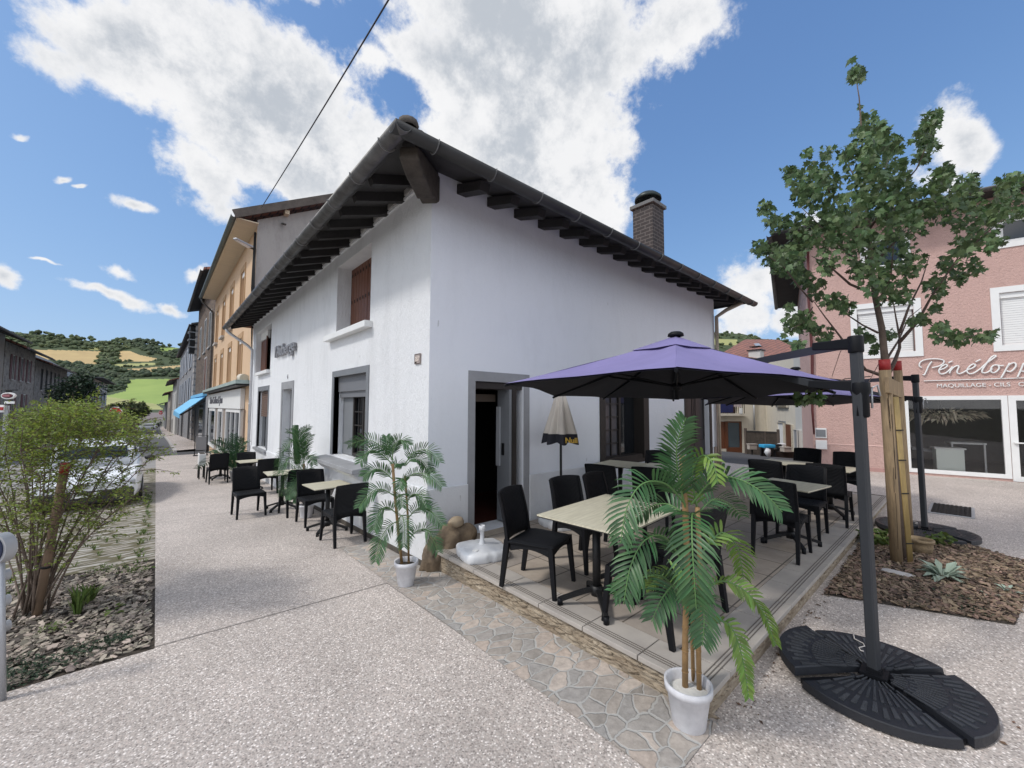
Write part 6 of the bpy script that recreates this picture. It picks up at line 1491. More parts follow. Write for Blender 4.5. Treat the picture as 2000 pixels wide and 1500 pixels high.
CH = [  # x, y, facing angle (deg, direction the sitter looks), label
 (2.58, 2.54, -71, 'black chair standing alone nearest the house door with its woven seat towards the camera, at the left end of the near terrace table'),
 (3.28, 2.60, -97, 'black chair behind the near terrace table, in front of the closed beige parasol'),
 (4.66, 3.28, 12, 'black chair right of the beige parasol facing the table below the terrace window'),
 (4.92, 2.78, 20, 'black chair at the near side of the table below the terrace window'),
 (6.22, 3.50, 195, 'black chair at the far right end of the table below the terrace window'),
 (3.78, 2.55, -85, 'black chair half hidden behind the palm at the far side of the near table'),
 (2.72, 1.60, 92, 'black chair behind the foreground palm stems with only seat corner and two legs showing'),
 (3.17, 1.60, 78, 'black chair right of the foreground palm stems, its back leaning outwards'),
 (5.09, 1.39, 2, 'black chair with its back to the camera in front of the middle right table'),
 (6.02, 1.42, 181, 'black chair with woven back facing the camera across the middle right table'),
 (7.02, 1.32, 3, 'black chair with its back to the camera at the far right table, beside the first umbrella pole'),
 (6.86, 1.98, 2, 'black chair back left of the others at the far right table'),
 (8.50, 1.38, 180, 'black chair facing the camera beyond the far right table, nearest the pole'),
 (8.75, 2.02, 178, 'black chair facing the camera at the back left of the far right table'),
 (1.28, 8.42, -87, 'black chair standing by itself out on the pavement facing the camera'),
 (1.97, 5.72, 92, 'black chair nearest the camera at the first pavement table, its back to the camera'),
 (1.98, 7.02, -88, 'black chair at the far side of the first pavement table, under the big window'),
 (1.92, 7.98, 92, 'black chair mostly hidden behind the palm beside the street door'),
 (1.92, 10.75, 93, 'black chair with its back to the camera at the third pavement table'),
 (1.85, 12.45, -88, 'black chair facing the camera at the far side of the third pavement table'),
 (1.30, 13.55, 92, 'black chair beside the leafy potted palm at the far end of the pavement row'),
]
for i, (x, y, a, lab) in enumerate(CH):
    c = chair0 if i == 0 else copy_tree(chair0)
    z = 0 if (x > TX0 and y < YW) else gz(x, y)
    c.location = (x, y, z); c.rotation_euler = (0, 0, R(a-90)); c['label'] = ' '.join(lab.split()[:16])
table0 = make_table('x'); reg(table0)
TB = [
 (2.66, 2.00, 5, 'left half of the long pale near terrace table', (1.0, 1.36)),
 (3.196, 2.047, 5, 'right half of the long pale near terrace table behind the palm', (.92, 1.36)),
 (5.43, 3.62, 10, 'pale topped table nearest the wall below the terrace window', (1.1, 1.1)),
 (5.62, 3.02, 10, 'pale topped table in front of the one below the terrace window', (1.1, 1.05)),
 (5.46, 1.40, -8, 'square pale topped table in the middle of the right side of the terrace', (1.08, 1.08)),
 (7.45, 1.40, -4, 'pale topped table at the far right of the terrace beside the pole', (1.15, 1.1)),
 (7.62, 2.02, -4, 'pale topped table pushed against the far right table', (1.15, 1.1)),
 (1.97, 6.38, 3, 'pale topped table below the big street window, first on the pavement', (1, 1)),
 (1.82, 8.55, -2, 'pale topped table on the pavement partly behind the door palm', (1, 1)),
 (1.78, 11.6, 2, 'small looking pale table between two chairs before the low street window', (1, 1)),
 (1.45, 14.3, 0, 'farthest pale topped pavement table behind the leafy potted palm', (1, 1)),
]
for i, (x, y, a, lab, s2) in enumerate(TB):
    c = table0 if i == 0 else copy_tree(table0)
    z = 0 if (x > TX0 and y < YW) else gz(x, y)
    c.location = (x, y, z); c.rotation_euler = (0, 0, R(a)); c.scale = (s2[0], s2[1], 1); c['label'] = lab
for o in list(bpy.data.objects):
    if o.get('group') == 'cafe tables with pale wood tops':
        sx, sy = o.scale.x, o.scale.y
        if (sx, sy) != (1, 1):
            # keep column and feet at true shape, only the top is larger
            o.scale = (1, 1, 1)
            for ch_ in o.children:
                if ch_.name.startswith('table_top'): ch_.scale = (sx, sy, 1)
                elif ch_.name.startswith('leg'): pass
pl_ = thing('white_planter', (1.05, 14.9, gz(1.05, 14.9)), 'white planter box on dark legs at the far end of the pavement row', 'planter')
g0 = gz(1.05, 14.9)
mb = MB(); mb.box((1.05, 14.9, g0+.55), (.16, .5, .34)); mb.build('box', M['whitepaint'], pl_, bevel=.01)
mb = MB(); mb.box((1.05, 14.9, g0+.722), (.12, .45, .01)); mb.build('soil', M['soil'], pl_)
for sx in (-1, 1):
    for sy in (-1, 1): mb = MB(); mb.box((1.05+sx*.06, 14.9+sy*.2, g0+.2), (.03, .03, .42)); mb.build('leg', M['ironblack'], pl_)

# ================================================================ CANTILEVER UMBRELLAS
def make_umbrella():
    px, py = 3.44, .46; gz0 = gz(px, py)
    t = thing('cantilever_umbrella', (px, py, gz0), 'x', 'umbrella', 'purple cantilever umbrellas')
    apex = Vector((4.02, 1.99, 2.265))
    V = [Vector(p) for p in ((2.53, 2.97, 1.776), (2.42, 1.20, 1.80), (3.86, .62, 1.755), (4.95, .87, 1.72), (5.68, 1.78, 1.69), (5.55, 2.80, 1.67), (4.75, 3.42, 1.69), (3.70, 3.41, 1.69))]
    # canopy and lining
    def surf(dz, top, inset=0):
        mb = MB(); ns, nr = 8, 9; n = len(V)
        for k in range(n):
            a, b = V[k], V[(k+1) % n]; vs = []
            for j in range(nr+1):
                r_ = j/nr
                for i in range(ns+1):
                    s_ = i/ns; e = a.lerp(b, s_); pull = .045*4*s_*(1-s_); c_ = Vector((apex.x, apex.y, e.z)); e = e+(c_-e)*pull+Vector((0, 0, .015*4*s_*(1-s_)))
                    e = e+(c_-e)*inset
                    p = apex.lerp(e, r_); p.z -= .055*math.sin(math.pi*r_)*(.35+.65*4*s_*(1-s_)); p.z += dz
                    p.z += .006*math.sin(9*s_+k*2.1)*math.sin(7*r_+k)
                    vs.append(p)
            m_ = ns+1; mb.add(vs, [(j*m_+i, (j+1)*m_+i, (j+1)*m_+i+1, j*m_+i+1) for j in range(nr) for i in range(ns)], True)
        return mb
    cn = surf(0, True).build('canopy', M['purple'], t, recalc=False)
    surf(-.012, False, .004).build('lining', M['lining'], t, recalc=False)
    mb = MB(); n = len(V); ap2 = apex+Vector((0, 0, .03)); vs = [ap2]
    mb2 = []
    for k in range(n):
        a, b = V[k], V[(k+1) % n]
        for s_ in (0, .5):
            e = a.lerp(b, s_); q = apex.lerp(e, .27 if s_ == 0 else .235); q.z += .012-.055*math.sin(math.pi*.27)*(.35 if s_ == 0 else 1)+(.0 if s_ == 0 else .012); mb2.append(q)
    vs += mb2; m_ = len(mb2); mb.add(vs, [(0, 1+i, 1+(i+1) % m_) for i in range(m_)], True); mb.build('vent_flap', M['purple'], cn, recalc=False)
    mb = MB(); mb.lathe([(.0, .035), (.05, .03), (.075, .012), (.08, -.015), (.06, -.02)], apex+Vector((0, 0, .04)), 18); mb.build('cap', M['black'], cn)
    hub = apex-Vector((0, 0, .22))
    mb = MB(); mb.tube([apex+Vector((0, 0, .02)), (apex.x, apex.y, 1.63)], .022, 10); mb.tube([hub+Vector((0, 0, .03)), hub-Vector((0, 0, .05))], .05, 12); mb.tube([(apex.x, apex.y, 1.80), (apex.x, apex.y, 1.73)], .045, 12); mb.build('hub', M['black'], t)
    for k in range(n):
        mb = MB(); a = V[k]; c_ = apex-Vector((0, 0, .04)); q = c_.lerp(a, .99); q.z -= .018
        m1 = c_.lerp(a, .5)-Vector((0, 0, .045)); mb.bar(c_, m1, .016, .024); mb.bar(m1, q, .016, .024); mb.tube([q, q+(q-c_).normalized()*.03], .014, 6); mb.tube([m1-Vector((0, 0, .015)), Vector((apex.x, apex.y, 1.765))], .010, 5); mb.build('rib', M['black'], t)
    # mast
    top = Vector((3.41, .475, 2.01))
    mb = MB(); mb.bar((px, py, gz0+.06), top-Vector((0, 0, .06)), .056, .056, up=(.3, 1, 0)); mb.build('mast', M['anthracite'], t, bevel=.008)
    mb = MB(); mb.tube([top-Vector((0, 0, .10)), top+Vector((0, 0, .012))], .042, 20); mb.bar(top-Vector((0, 0, .04)), top+(apex-top)*.16-Vector((0, 0, .065)), .07, .075, w2=.055, h2=.055); mb.build('mast_head', M['black'], t, bevel=.008)
    e = at(1478, 706, 3.95)
    mb = MB(); mb.bar(top+(e-top)*.08-Vector((0, 0, .03)), e, .042, .055); mb.bar(e, (apex.x+.06, apex.y-.05, apex.z-.16), .042, .055); mb.build('arm', M['anthracite'], t)
    ca = Vector((3.43, .465, 1.66))
    mb = MB(); mb.lathe([(.036, -.17), (.044, -.16), (.044, -.03), (.052, .0), (.052, .055), (.036, .06)], ca, 20); mb.bar(ca+Vector((0, 0, .03)), ca+Vector((.05, .28, .06)), .08, .07, w2=.05, h2=.05); cg = mb.build('carriage', M['black'], t, bevel=.004)
    mb = MB(); mb.bar(ca+Vector((.04, .24, .055)), (apex.x-.05, apex.y-.15, apex.z-.2), .035, .045); mb.build('strut', M['anthracite'], t)
    mb = MB(); h0 = ca+Vector((.04, -.05, .02)); r0 = Vector((.75, -.66, 0)); mb.tube([h0, h0+r0*.04+Vector((0, 0, .02)), h0+r0*.055+Vector((0, 0, -.05))], .006, 6); mb.tube([h0+r0*.0, h0-Vector((0, 0, .13))-r0*.0], .006, 6); mb.build('crank_handle', M['zincl'], cg)
    # cross base with four fan-shaped weights
    mb = MB(); 
    for a in (0, 90): 
        dx, dy = math.cos(R(a+FA)), math.sin(R(a+FA)); mb.bar((px-dx*.47, py-dy*.47, gz0+.02), (px+dx*.47, py+dy*.47, gz0+.02), .04, .03)
    mb.box((px, py, gz0+.062), (.13, .13, .02)); mb.box((px, py, gz0+.08), (.07, .07, .03)); mb.build('cross_base', M['black'], t)
    for k in range(4):
        a0 = R(FA+90*k+3); a1 = R(FA+90*k+87); rr = .50; th_ = .05; zb1 = gz0+.008+(.035 if k == FK else 0)
        mb = MB(); NN = 14; inn = .06
        def pt(r_, a, z): return Vector((px+math.cos(a)*r_, py+math.sin(a)*r_, z))
        am = (a0+a1)/2
        outer = [(rr*(1-.0*abs(i/NN-.5)), a0+(a1-a0)*i/NN) for i in range(NN+1)]
        poly = [pt(inn, am, 0)]+[pt(r_, a, 0) for r_, a in outer]
        lo = [Vector((p.x, p.y, zb1)) for p in poly]; cen = sum((Vector(p) for p in poly), Vector())/len(poly)
        hi = [Vector((lerp(p.x, cen.x, .02), lerp(p.y, cen.y, .02), zb1+th_-.006)) for p in poly]; hi2 = [Vector((lerp(p.x, cen.x, .05), lerp(p.y, cen.y, .05), zb1+th_)) for p in poly]
        m_ = len(poly); fs = [tuple(range(m_))[::-1]]+[(i, (i+1) % m_, m_+(i+1) % m_, m_+i) for i in range(m_)]+[(m_+i, m_+(i+1) % m_, 2*m_+(i+1) % m_, 2*m_+i) for i in range(m_)]+[tuple(range(2*m_, 3*m_))]
        mb.add(lo+hi+hi2, fs)
        # raised radiating bars in two rings and an inner fan
        for (ra, rb_, cnt, ww) in ((.335, .46, 13, .017), (.16, .315, 13, .010), (.09, .15, 7, .006)):
            for i in range(cnt):
                a = a0+(a1-a0)*(i+.5)/cnt*.94+(a1-a0)*.03; q0, q1 = ra+(.03 if i % 2 and cnt == 13 else 0), rb_-(.03 if i % 2 == 0 and ww > .015 else 0)
                mb.bar(pt(q0, a, zb1+th_+.0015), pt(q1, a, zb1+th_+.0015), ww, .007, w2=ww*1.5, mi=1)
        wt = mb.build('base_weight', [M['basepl'], M['worn']], t, recalc=False)
        if k == 3:
            mb = MB(); rr_ = random.Random(2); P_ = [pt(.25, a1-R(30), zb1+th_+.006)]
            for i in range(7): P_.append(pt(.25+.04*i, a1-R(30)+R(rr_.uniform(-4, 4)), zb1+th_+.006))
            mb.tube(P_, .004, 4); mb.build('filler_line', M['kerb'], wt)
    return t
FA = 52; FK = 0
um = make_umbrella(); reg(um)
um['label'] = 'purple cantilever umbrella nearest the camera, its black fan-shaped base slabs in the foreground'
um2 = copy_tree(um); um2.location = (um.location.x+4.36, um.location.y-.0, gz(7.8, .46)); um2['label'] = 'second purple cantilever umbrella behind the staked maple, at the far end of the terrace'

for ch_ in um2.children:
    ch_.location.z -= .11 if ch_.name.split('.')[0] in ('canopy', 'lining', 'hub', 'rib') else (.05 if ch_.name.split('.')[0] in ('arm', 'strut', 'mast_head', 'mast', 'carriage') else 0)
# ================================================================ CLOSED BEIGE PARASOL + WHITE BASES
def white_base(name, c, label, cat, h=.11, stub=True, rot=0):
    t = thing(name, c, label, cat); cx_, cy_, cz0 = c
    mb = MB(); n = 48
    def rad(a):
        # four lobes with small notches, clipped square-ish outline
        q = .255/max(abs(math.cos(a)), abs(math.sin(a)))**.55
        q *= 1-.16*math.exp(-((math.sin(2*a))**2)/.01)*(1 if math.cos(4*a) > 0 else 0)
        return q
    prof = [(.96, .0), (1.0, .02), (1.0, .065), (.95, .088), (.80, .10), (.35, .112), (.12, .118), (.0, .118)]
    vs = [Vector((cx_+rad(a+rot)*p*math.cos(a), cy_+rad(a+rot)*p*math.sin(a), cz0+z)) for p, z in prof for a in [2*math.pi*i/n for i in range(n)]]
    mb.add(vs, [(j*n+i, j*n+(i+1) % n, (j+1)*n+(i+1) % n, (j+1)*n+i) for j in range(len(prof)-1) for i in range(n)], True)
    b_ = mb.build('tank', M['whiteplastic'], t)
    mb = MB(); mb.tube([(cx_-.16, cy_-.1, cz0+.102), (cx_-.16, cy_-.1, cz0+.112)], .03, 12); mb.tube([(cx_+.2, cy_-.12, cz0+.05), (cx_+.235, cy_-.145, cz0+.045)], .012, 8); mb.build('filler_cap', M['whitepaint'], b_)
    mb = MB()
    if stub: mb.lathe([(.045, .11), (.03, .13), (.022, .16), (.022, .25), (.034, .255), (.036, .30), (.024, .305), (.022, .28)], (cx_, cy_, cz0), 16)
    else: mb.lathe([(.045, .11), (.03, .13), (.026, .2), (.03, .22), (.03, .25), (.022, .25)], (cx_, cy_, cz0), 16)
    mb.build('tube', M['whiteplastic'], t)
    return t
white_base('parasol_base', (2.62, 3.44, 0), 'empty white plastic parasol base by the terrace door', 'parasol base', rot=.3)
pc_ = (4.06, 3.62)
pz = thing('closed_parasol', (pc_[0], pc_[1], 0), 'closed beige parasol with a navy valance standing on a white base against the terrace wall', 'parasol')
tb = white_base('tmp', (pc_[0], pc_[1], 0), 'x', 'x', stub=False, rot=.1)
for ch_ in list(tb.children): ch_.parent = pz
bpy.data.objects.remove(tb)
mb = MB(); mb.tube([(pc_[0], pc_[1], .12), (pc_[0], pc_[1], 1.86)], .016, 10); mb.build('pole', M['ironblack'], pz)
def folded(mb, z0, z1, r0, r1, n=8, amp=.35, seed=0, rows=10, fray=0):
    k = 96; vs = []
    for j in range(rows+1):
        t = j/rows; z = lerp(z0, z1, t); r_ = lerp(r0, r1, t)
        for i in range(k):
            a = 2*math.pi*i/k; f = 1-amp*(.5+.5*math.cos(n*a+seed+.3*math.sin(a*2)))*(1-t*.3)
            zz = z-(fray*(.5+.5*math.cos(n*a+seed)) if j == 0 else 0)
            vs.append(Vector((pc_[0]+math.cos(a)*r_*f, pc_[1]+math.sin(a)*r_*f, zz)))
    mb.add(vs, [(j*k+i, j*k+(i+1) % k, (j+1)*k+(i+1) % k, (j+1)*k+i) for j in range(rows) for i in range(k)], True)
mb = MB(); folded(mb, 1.20, 1.84, .235, .03, 7); mb.build('canopy', M['beige'], pz)
mb = MB(); folded(mb, 1.06, 1.20, .262, .236, 7, rows=4, fray=-.03); vl = mb.build('valance', M['navy'], pz)
dcam = Vector((-pc_[0], -pc_[1], 0)).normalized(); xd_ = Vector((-dcam.y, dcam.x, 0)); 
o3 = Vector((pc_[0], pc_[1], 1.095))+dcam*.255+xd_*.055
tt = textmesh('Nuii', .095, .006, 'print', M['gold'], textmat(o3, xd_+dcam*-.25), vl, bevel=.003)
# ================================================================ BOULDERS at the corner
bo = MB(); bo.blob((2.60, 3.93, -.06), (.30, .15, .27), 3, 5, .16, 1.9); bo.blob((2.33, 3.95, -.16), (.13, .13, .26), 8, 4, .2, 2.0)
tag(bo.build('boulder', M['boulder']), 'brown weathered boulder guarding the house corner beside the terrace step', 'boulder')
bo = MB(); bo.blob((2.60, 3.90, .245), (.095, .075, .062), 9, 3, .09, 1.2); tag(bo.build('cobble_stone', M['pebble']), 'smooth round tan stone lying on top of the corner boulder', 'stone')

# ================================================================ POTS AND PALMS
def frond(mb, rb, pts, ll, n=22, wd=.013, seed=0, tipd=.35, droop=.18, roll=.5):
    """pts: base..tip polyline, smoothed; ll: longest leaflet"""
    rnd = random.Random(seed); P = [Vector(p) for p in pts]; Q = []
    for i in range(len(P)-1):
        p0, p1, p2, p3 = P[max(i-1, 0)], P[i], P[i+1], P[min(i+2, len(P)-1)]
        for k in range(8):
            t = k/8; Q.append(.5*((2*p1)+(p2-p0)*t+(2*p0-5*p1+4*p2-p3)*t*t+(3*p1-p0-3*p2+p3)*t**3))
    Q.append(P[-1]); rb.tube(Q, [lerp(.006, .002, i/len(Q)) for i in range(len(Q))], 5, cap=False)
    L_ = [0]
    for a, b in zip(Q, Q[1:]): L_.append(L_[-1]+(b-a).length)
    tot = L_[-1]; out = P[-1]-P[0]; hd = Vector((out.x, out.y, 0))
    if hd.length < .05: hd = Vector((1, 0, 0))
    hd.normalize(); SS = Vector((-hd.y, hd.x, 0))
    for k in range(n):
        t = .12+.86*(k+.5)/n; s_ = t*tot; i = max(j for j in range(len(L_)) if L_[j] <= s_); i = min(i, len(Q)-2)
        f = (s_-L_[i])/max(1e-6, L_[i+1]-L_[i]); c = Q[i].lerp(Q[i+1], f); T_ = (Q[i+1]-Q[i]).normalized()
        S_ = (SS-T_*SS.dot(T_)).normalized(); vw = Vector((c.x, c.y, 0)).normalized(); V_ = T_.cross(vw)
        if V_.length > .1:
            V_.normalize(); V_ = V_ if V_.dot(S_) >= 0 else -V_; S_ = (S_*(1-roll)+V_*roll); S_ = (S_-T_*S_.dot(T_)).normalized()
        Nn = T_.cross(S_); Nn = Nn if Nn.z > 0 or abs(Nn.z) < .05 else -Nn
        ln = ll*(math.sin(math.pi*(.12+.80*t))**.65)*rnd.uniform(.88, 1.08)
        for sd_ in (-1, 1):
            fwdk = .55+.5*t+rnd.gauss(0, .05); d = (S_*sd_+T_*fwdk+Nn*rnd.uniform(.12, .28)).normalized()
            w_ = wd*rnd.uniform(.85, 1.1); wv = d.cross(Nn).normalized()*w_/2
            m1 = c+d*ln*.35; m2 = c+d*ln*.72-Vector((0, 0, droop*ln*.25)); tp = c+d*ln-Vector((0, 0, droop*ln)); up = Nn*w_*.18
            mb.add([c-wv*.5, c+wv*.5, m1-wv+up, m1+wv+up, m2-wv*.8+up, m2+wv*.8+up, tp, m1, m2], [(0, 7, 2), (0, 1, 7), (1, 3, 7), (2, 7, 8, 4), (7, 3, 5, 8), (4, 8, 6), (8, 5, 6)], True)
def pot(t, c, r0, r1, h, mt, rim=.012, fill=None, z_fill=.8):
    mb = MB(); mb.lathe([(.0, 0), (r0*.95, 0), (r0, .008), (lerp(r0, r1, .78), h*.80), (r1*.985, h*.815), (r1*1.04, h*.82), (r1*1.05, h), (r1*.97, h), (r1*.93, h*.98), (lerp(r0, r1, .7)*.95, h*z_fill-.01)], c, 32); p_ = mb.build('pot', mt, t)
    mb = MB(); mb.lathe([(0, h*z_fill), (lerp(r0, r1, z_fill)*.96, h*z_fill)], c, 24); mb.build('filling', fill or M['kerb'], p_, recalc=False)
def culm(mb, pts, r): # cane with node rings
    mb.tube(pts, r, 9)
    P = [Vector(p) for p in pts]
    for a, b in zip(P, P[1:]):
        n = max(1, int((b-a).length/.11))
        for k in range(n): q = a.lerp(b, (k+.5)/n); d = (b-a).normalized(); mb.tube([q-d*.003, q+d*.003], r*1.13 if not isinstance(r, list) else r[0]*1.08, 9)
def A(u, v, f): return at(u, v, f)
# --- big foreground palm
gp = gr(1346, 1432); fz = (gp.x*.66+gp.y*.749)
pt_ = thing('potted_palm', (gp.x, gp.y, gp.z), 'large artificial palm in a white pot at the near corner of the terrace', 'potted palm', 'artificial palms in white pots')
c0_ = Vector((gp.x+.058, gp.y+.028, gp.z))
pot(pt_, c0_, .085, .118, .225, M['potplastic'], fill=mat('white_plaster_fill', (.62, .61, .58), .9, bump=.8, bscale=40), z_fill=.76)
f0 = 2.24; mb = MB()
culm(mb, [A(1338, 1372, f0), A(1338, 1250, f0), A(1342, 1100, f0), A(1337, 960, f0+.02), A(1332, 890, f0+.02)], .0165); mb.build('stem', M['cane'], pt_)
mb = MB(); culm(mb, [A(1366, 1376, f0-.02), A(1364, 1250, f0-.02), A(1368, 1120, f0-.02), A(1362, 990, f0)], .0135); mb.build('stem', M['cane'], pt_)
mb = MB(); culm(mb, [A(1355, 1362, f0+.05), A(1352, 1250, f0+.04), A(1356, 1130, f0+.03)], .0105); mb.build('stem', M['cane'], pt_)
def fr_(mb, rb, L, ll, n, wd, seed, droop=.18): frond(mb, rb, [A(*p) for p in L], ll, n, wd, seed, droop=droop)
lf = MB(); rbm = MB(); ly = MB()
BIG = [
 ([(1338, 985, 2.24), (1300, 945, 2.15), (1255, 945, 2.05), (1225, 990, 1.98), (1212, 1060, 1.95)], .17, 26),
 ([(1350, 985, 2.24), (1395, 935, 2.15), (1440, 935, 2.05), (1490, 962, 1.98), (1528, 1000, 1.95)], .15, 26),
 ([(1338, 990, 2.24), (1325, 930, 2.2), (1322, 870, 2.12), (1340, 815, 2.05)], .17, 24),
  ([(1360, 1010, 2.24), (1352, 1005, 2.1), (1352, 1060, 1.97), (1356, 1130, 1.93), (1360, 1190, 1.93)], .17, 24),
 ([(1340, 1110, 2.24), (1300, 1050, 2.16), (1260, 1055, 2.06), (1232, 1105, 2.0), (1218, 1180, 1.97)], .16, 26),
 ([(1345, 1010, 2.24), (1305, 985, 2.32), (1270, 990, 2.42), (1235, 1020, 2.5)], .15, 20),
 ([(1344, 1190, 2.24), (1300, 1130, 2.16), (1255, 1128, 2.08), (1196, 1160, 2.0)], .14, 22),
 ([(1344, 1200, 2.24), (1320, 1145, 2.12), (1295, 1165, 2.03), (1272, 1215, 1.98)], .15, 22),
   ([(1360, 1190, 2.24), (1372, 1165, 2.12), (1375, 1210, 2.05), (1372, 1262, 2.02)], .13, 18),
 ([(1365, 1000, 2.24), (1395, 975, 2.35), (1425, 985, 2.45), (1450, 1010, 2.5)], .13, 18),
]
for i, (L, ll, n) in enumerate(BIG): fr_(lf, rbm, L, ll*.90, n, .0165, 100+i)
YEL = [([(1372, 1160, 2.24), (1405, 1135, 2.2), (1450, 1150, 2.15), (1490, 1195, 2.1), (1515, 1262, 2.06)], .085, 26),
 ([(1372, 1240, 2.24), (1400, 1212, 2.18), (1430, 1228, 2.12), (1450, 1285, 2.07), (1462, 1365, 2.04)], .075, 26),
 ([(1365, 1010, 2.26), (1352, 930, 2.2), (1370, 890, 2.12), (1392, 905, 2.05), (1402, 945, 2.02)], .10, 20),
 ([(1370, 1080, 2.26), (1410, 1040, 2.28), (1440, 1070, 2.3), (1452, 1130, 2.3)], .11, 18),
 ([(1350, 1130, 2.28), (1300, 1120, 2.35), (1262, 1150, 2.4)], .12, 16)]
for i, (L, ll, n) in enumerate(YEL): fr_(ly, rbm, L, ll, n, .016, 200+i)
lf.build('fronds', M['palm'], pt_, recalc=False); ly.build('young_fronds', M['palmyellow'], pt_, recalc=False); rbm.build('frond_ribs', M['rachis'], pt_)
# --- palm at the house corner
def zp(x, y, f, ox=380, oy=820, k=3.8462): return (ox+x/k, oy+y/k, f)
gp = gr(792, 1147); f1 = gp.x*.66+gp.y*.749+.02
pt_ = thing('potted_palm', (gp.x, gp.y, gp.z), 'twin-stemmed artificial palm in a small grey-white pot beside the house corner', 'potted palm', 'artificial palms in white pots')
pot(pt_, Vector((gp.x+.03, gp.y+.05, gp.z)), .078, .112, .235, M['potplastic'], fill=M['soil'], z_fill=.8)
mb = MB(); culm(mb, [A(*zp(1562, 1120, f1)), A(*zp(1540, 930, f1)), A(*zp(1512, 640, f1)), A(*zp(1488, 330, f1))], .0145); mb.build('stem', M['cane'], pt_)
mb = MB(); culm(mb, [A(*zp(1610, 1112, f1)), A(*zp(1602, 720, f1)), A(*zp(1582, 420, f1))], .011); mb.build('stem', M['cane'], pt_)
lf = MB(); rbm = MB()
C2 = [[(1490, 300, 0), (1420, 215, -.05), (1300, 150, -.1), (1150, 190, -.12)], [(1485, 290, 0), (1500, 200, -.08), (1550, 150, -.14), (1612, 195, -.16)], [(1480, 290, .0), (1455, 190, .05), (1440, 120, .1)],
 [(1485, 330, 0), (1380, 240, -.08), (1300, 240, -.16), (1240, 330, -.2)], [(1492, 450, 0), (1400, 375, -.06), (1330, 380, -.12), (1265, 430, -.16)], [(1500, 570, 0), (1400, 520, -.08), (1310, 560, -.15), (1230, 665, -.2)],
 [(1515, 700, 0), (1440, 655, -.08), (1380, 710, -.15), (1348, 830, -.2)], [(1530, 760, 0), (1460, 800, -.1), (1400, 900, -.16), (1362, 1070, -.2)],
 [(1582, 330, 0), (1650, 245, -.06), (1760, 230, -.12), (1842, 325, -.16)], [(1592, 450, 0), (1650, 405, -.06), (1760, 415, -.12), (1862, 505, -.18)], [(1588, 340, 0), (1640, 295, .06), (1710, 310, .12), (1775, 400, .18)],
 [(1600, 610, 0), (1640, 560, -.06), (1700, 580, -.1), (1745, 670, -.14)], [(1604, 740, 0), (1680, 665, -.06), (1770, 680, -.12), (1868, 800, -.18)], [(1615, 890, 0), (1680, 830, -.06), (1760, 835, -.12), (1832, 1000, -.18)],
 [(1535, 740, 0), (1560, 720, -.12), (1578, 820, -.18), (1572, 960, -.2)], [(1495, 380, 0), (1520, 330, .1), (1560, 350, .18)], [(1505, 600, 0), (1545, 560, -.12), (1560, 660, -.18)], [(1595, 480, 0), (1560, 440, -.1), (1540, 520, -.17)]]
for i, L in enumerate(C2): frond(lf, rbm, [A(*zp(x, y, f1+d*.9)) for x, y, d in L], .13 if len(L) == 4 else .11, 26 if len(L) == 4 else 18, .0105, 300+i, droop=.12, roll=.62)
lf.build('fronds', M['palm'], pt_, recalc=False); rbm.build('frond_ribs', M['rachis'], pt_)
# --- palm by the street door
gp = gr(597, 1012); f2 = gp.x*.66+gp.y*.749+.02
pt_ = thing('potted_palm', (gp.x, gp.y, gp.z), 'bushy upright artificial palm in a white pot between the first and second pavement tables', 'potted palm', 'artificial palms in white pots')
pot(pt_, Vector((gp.x+.02, gp.y+.05, gp.z)), .09, .115, .22, M['potplastic'], fill=M['soil'], z_fill=.85)
mb = MB(); culm(mb, [A(*zp(840, 690, f2)), A(*zp(815, 520, f2)), A(*zp(822, 330, f2))], .017); mb.build('stem', M['cane'], pt_)
mb = MB(); mb.tube([A(*zp(775, 330, f2+.1)), A(*zp(760, 160, f2+.1)), A(*zp(758, 40, f2+.1))], .05, 10); mb.build('moss_pole', M['palmdark'], pt_)
lf = MB(); rbm = MB()
C3 = [[(822, 330), (815, 200), (800, 110), (870, 45)], [(820, 330), (790, 200), (760, 110), (690, 85)], [(815, 360), (730, 240), (670, 230), (620, 350)], [(815, 460), (740, 380), (690, 430), (648, 575)], [(815, 530), (760, 470), (730, 510), (705, 600)], [(825, 320), (850, 270), (875, 280), (895, 340)],
 [(822, 300), (800, 160), (780, 90), (740, 60)], [(822, 310), (840, 180), (860, 120), (880, 110)], [(815, 400), (760, 300), (700, 290), (650, 400)], [(818, 420), (850, 370), (870, 400), (880, 470)], [(818, 480), (780, 440), (760, 500), (770, 560)], [(815, 350), (760, 170), (720, 160), (670, 230)], [(815, 430), (720, 330), (660, 340), (610, 420)], [(822, 300), (815, 150), (830, 80), (850, 60)], [(815, 560), (780, 560), (740, 600)]]
for i, L in enumerate(C3):
    frond(lf, rbm, [A(*zp(x, y, f2-.06*k+(.12 if i % 3 == 0 else 0)*k*.6)) for k, (x, y) in enumerate(L)], .155, 26, .0105, 400+i, droop=.1)
lf.build('fronds', M['palm'], pt_, recalc=False); rbm.build('frond_ribs', M['rachis'], pt_)
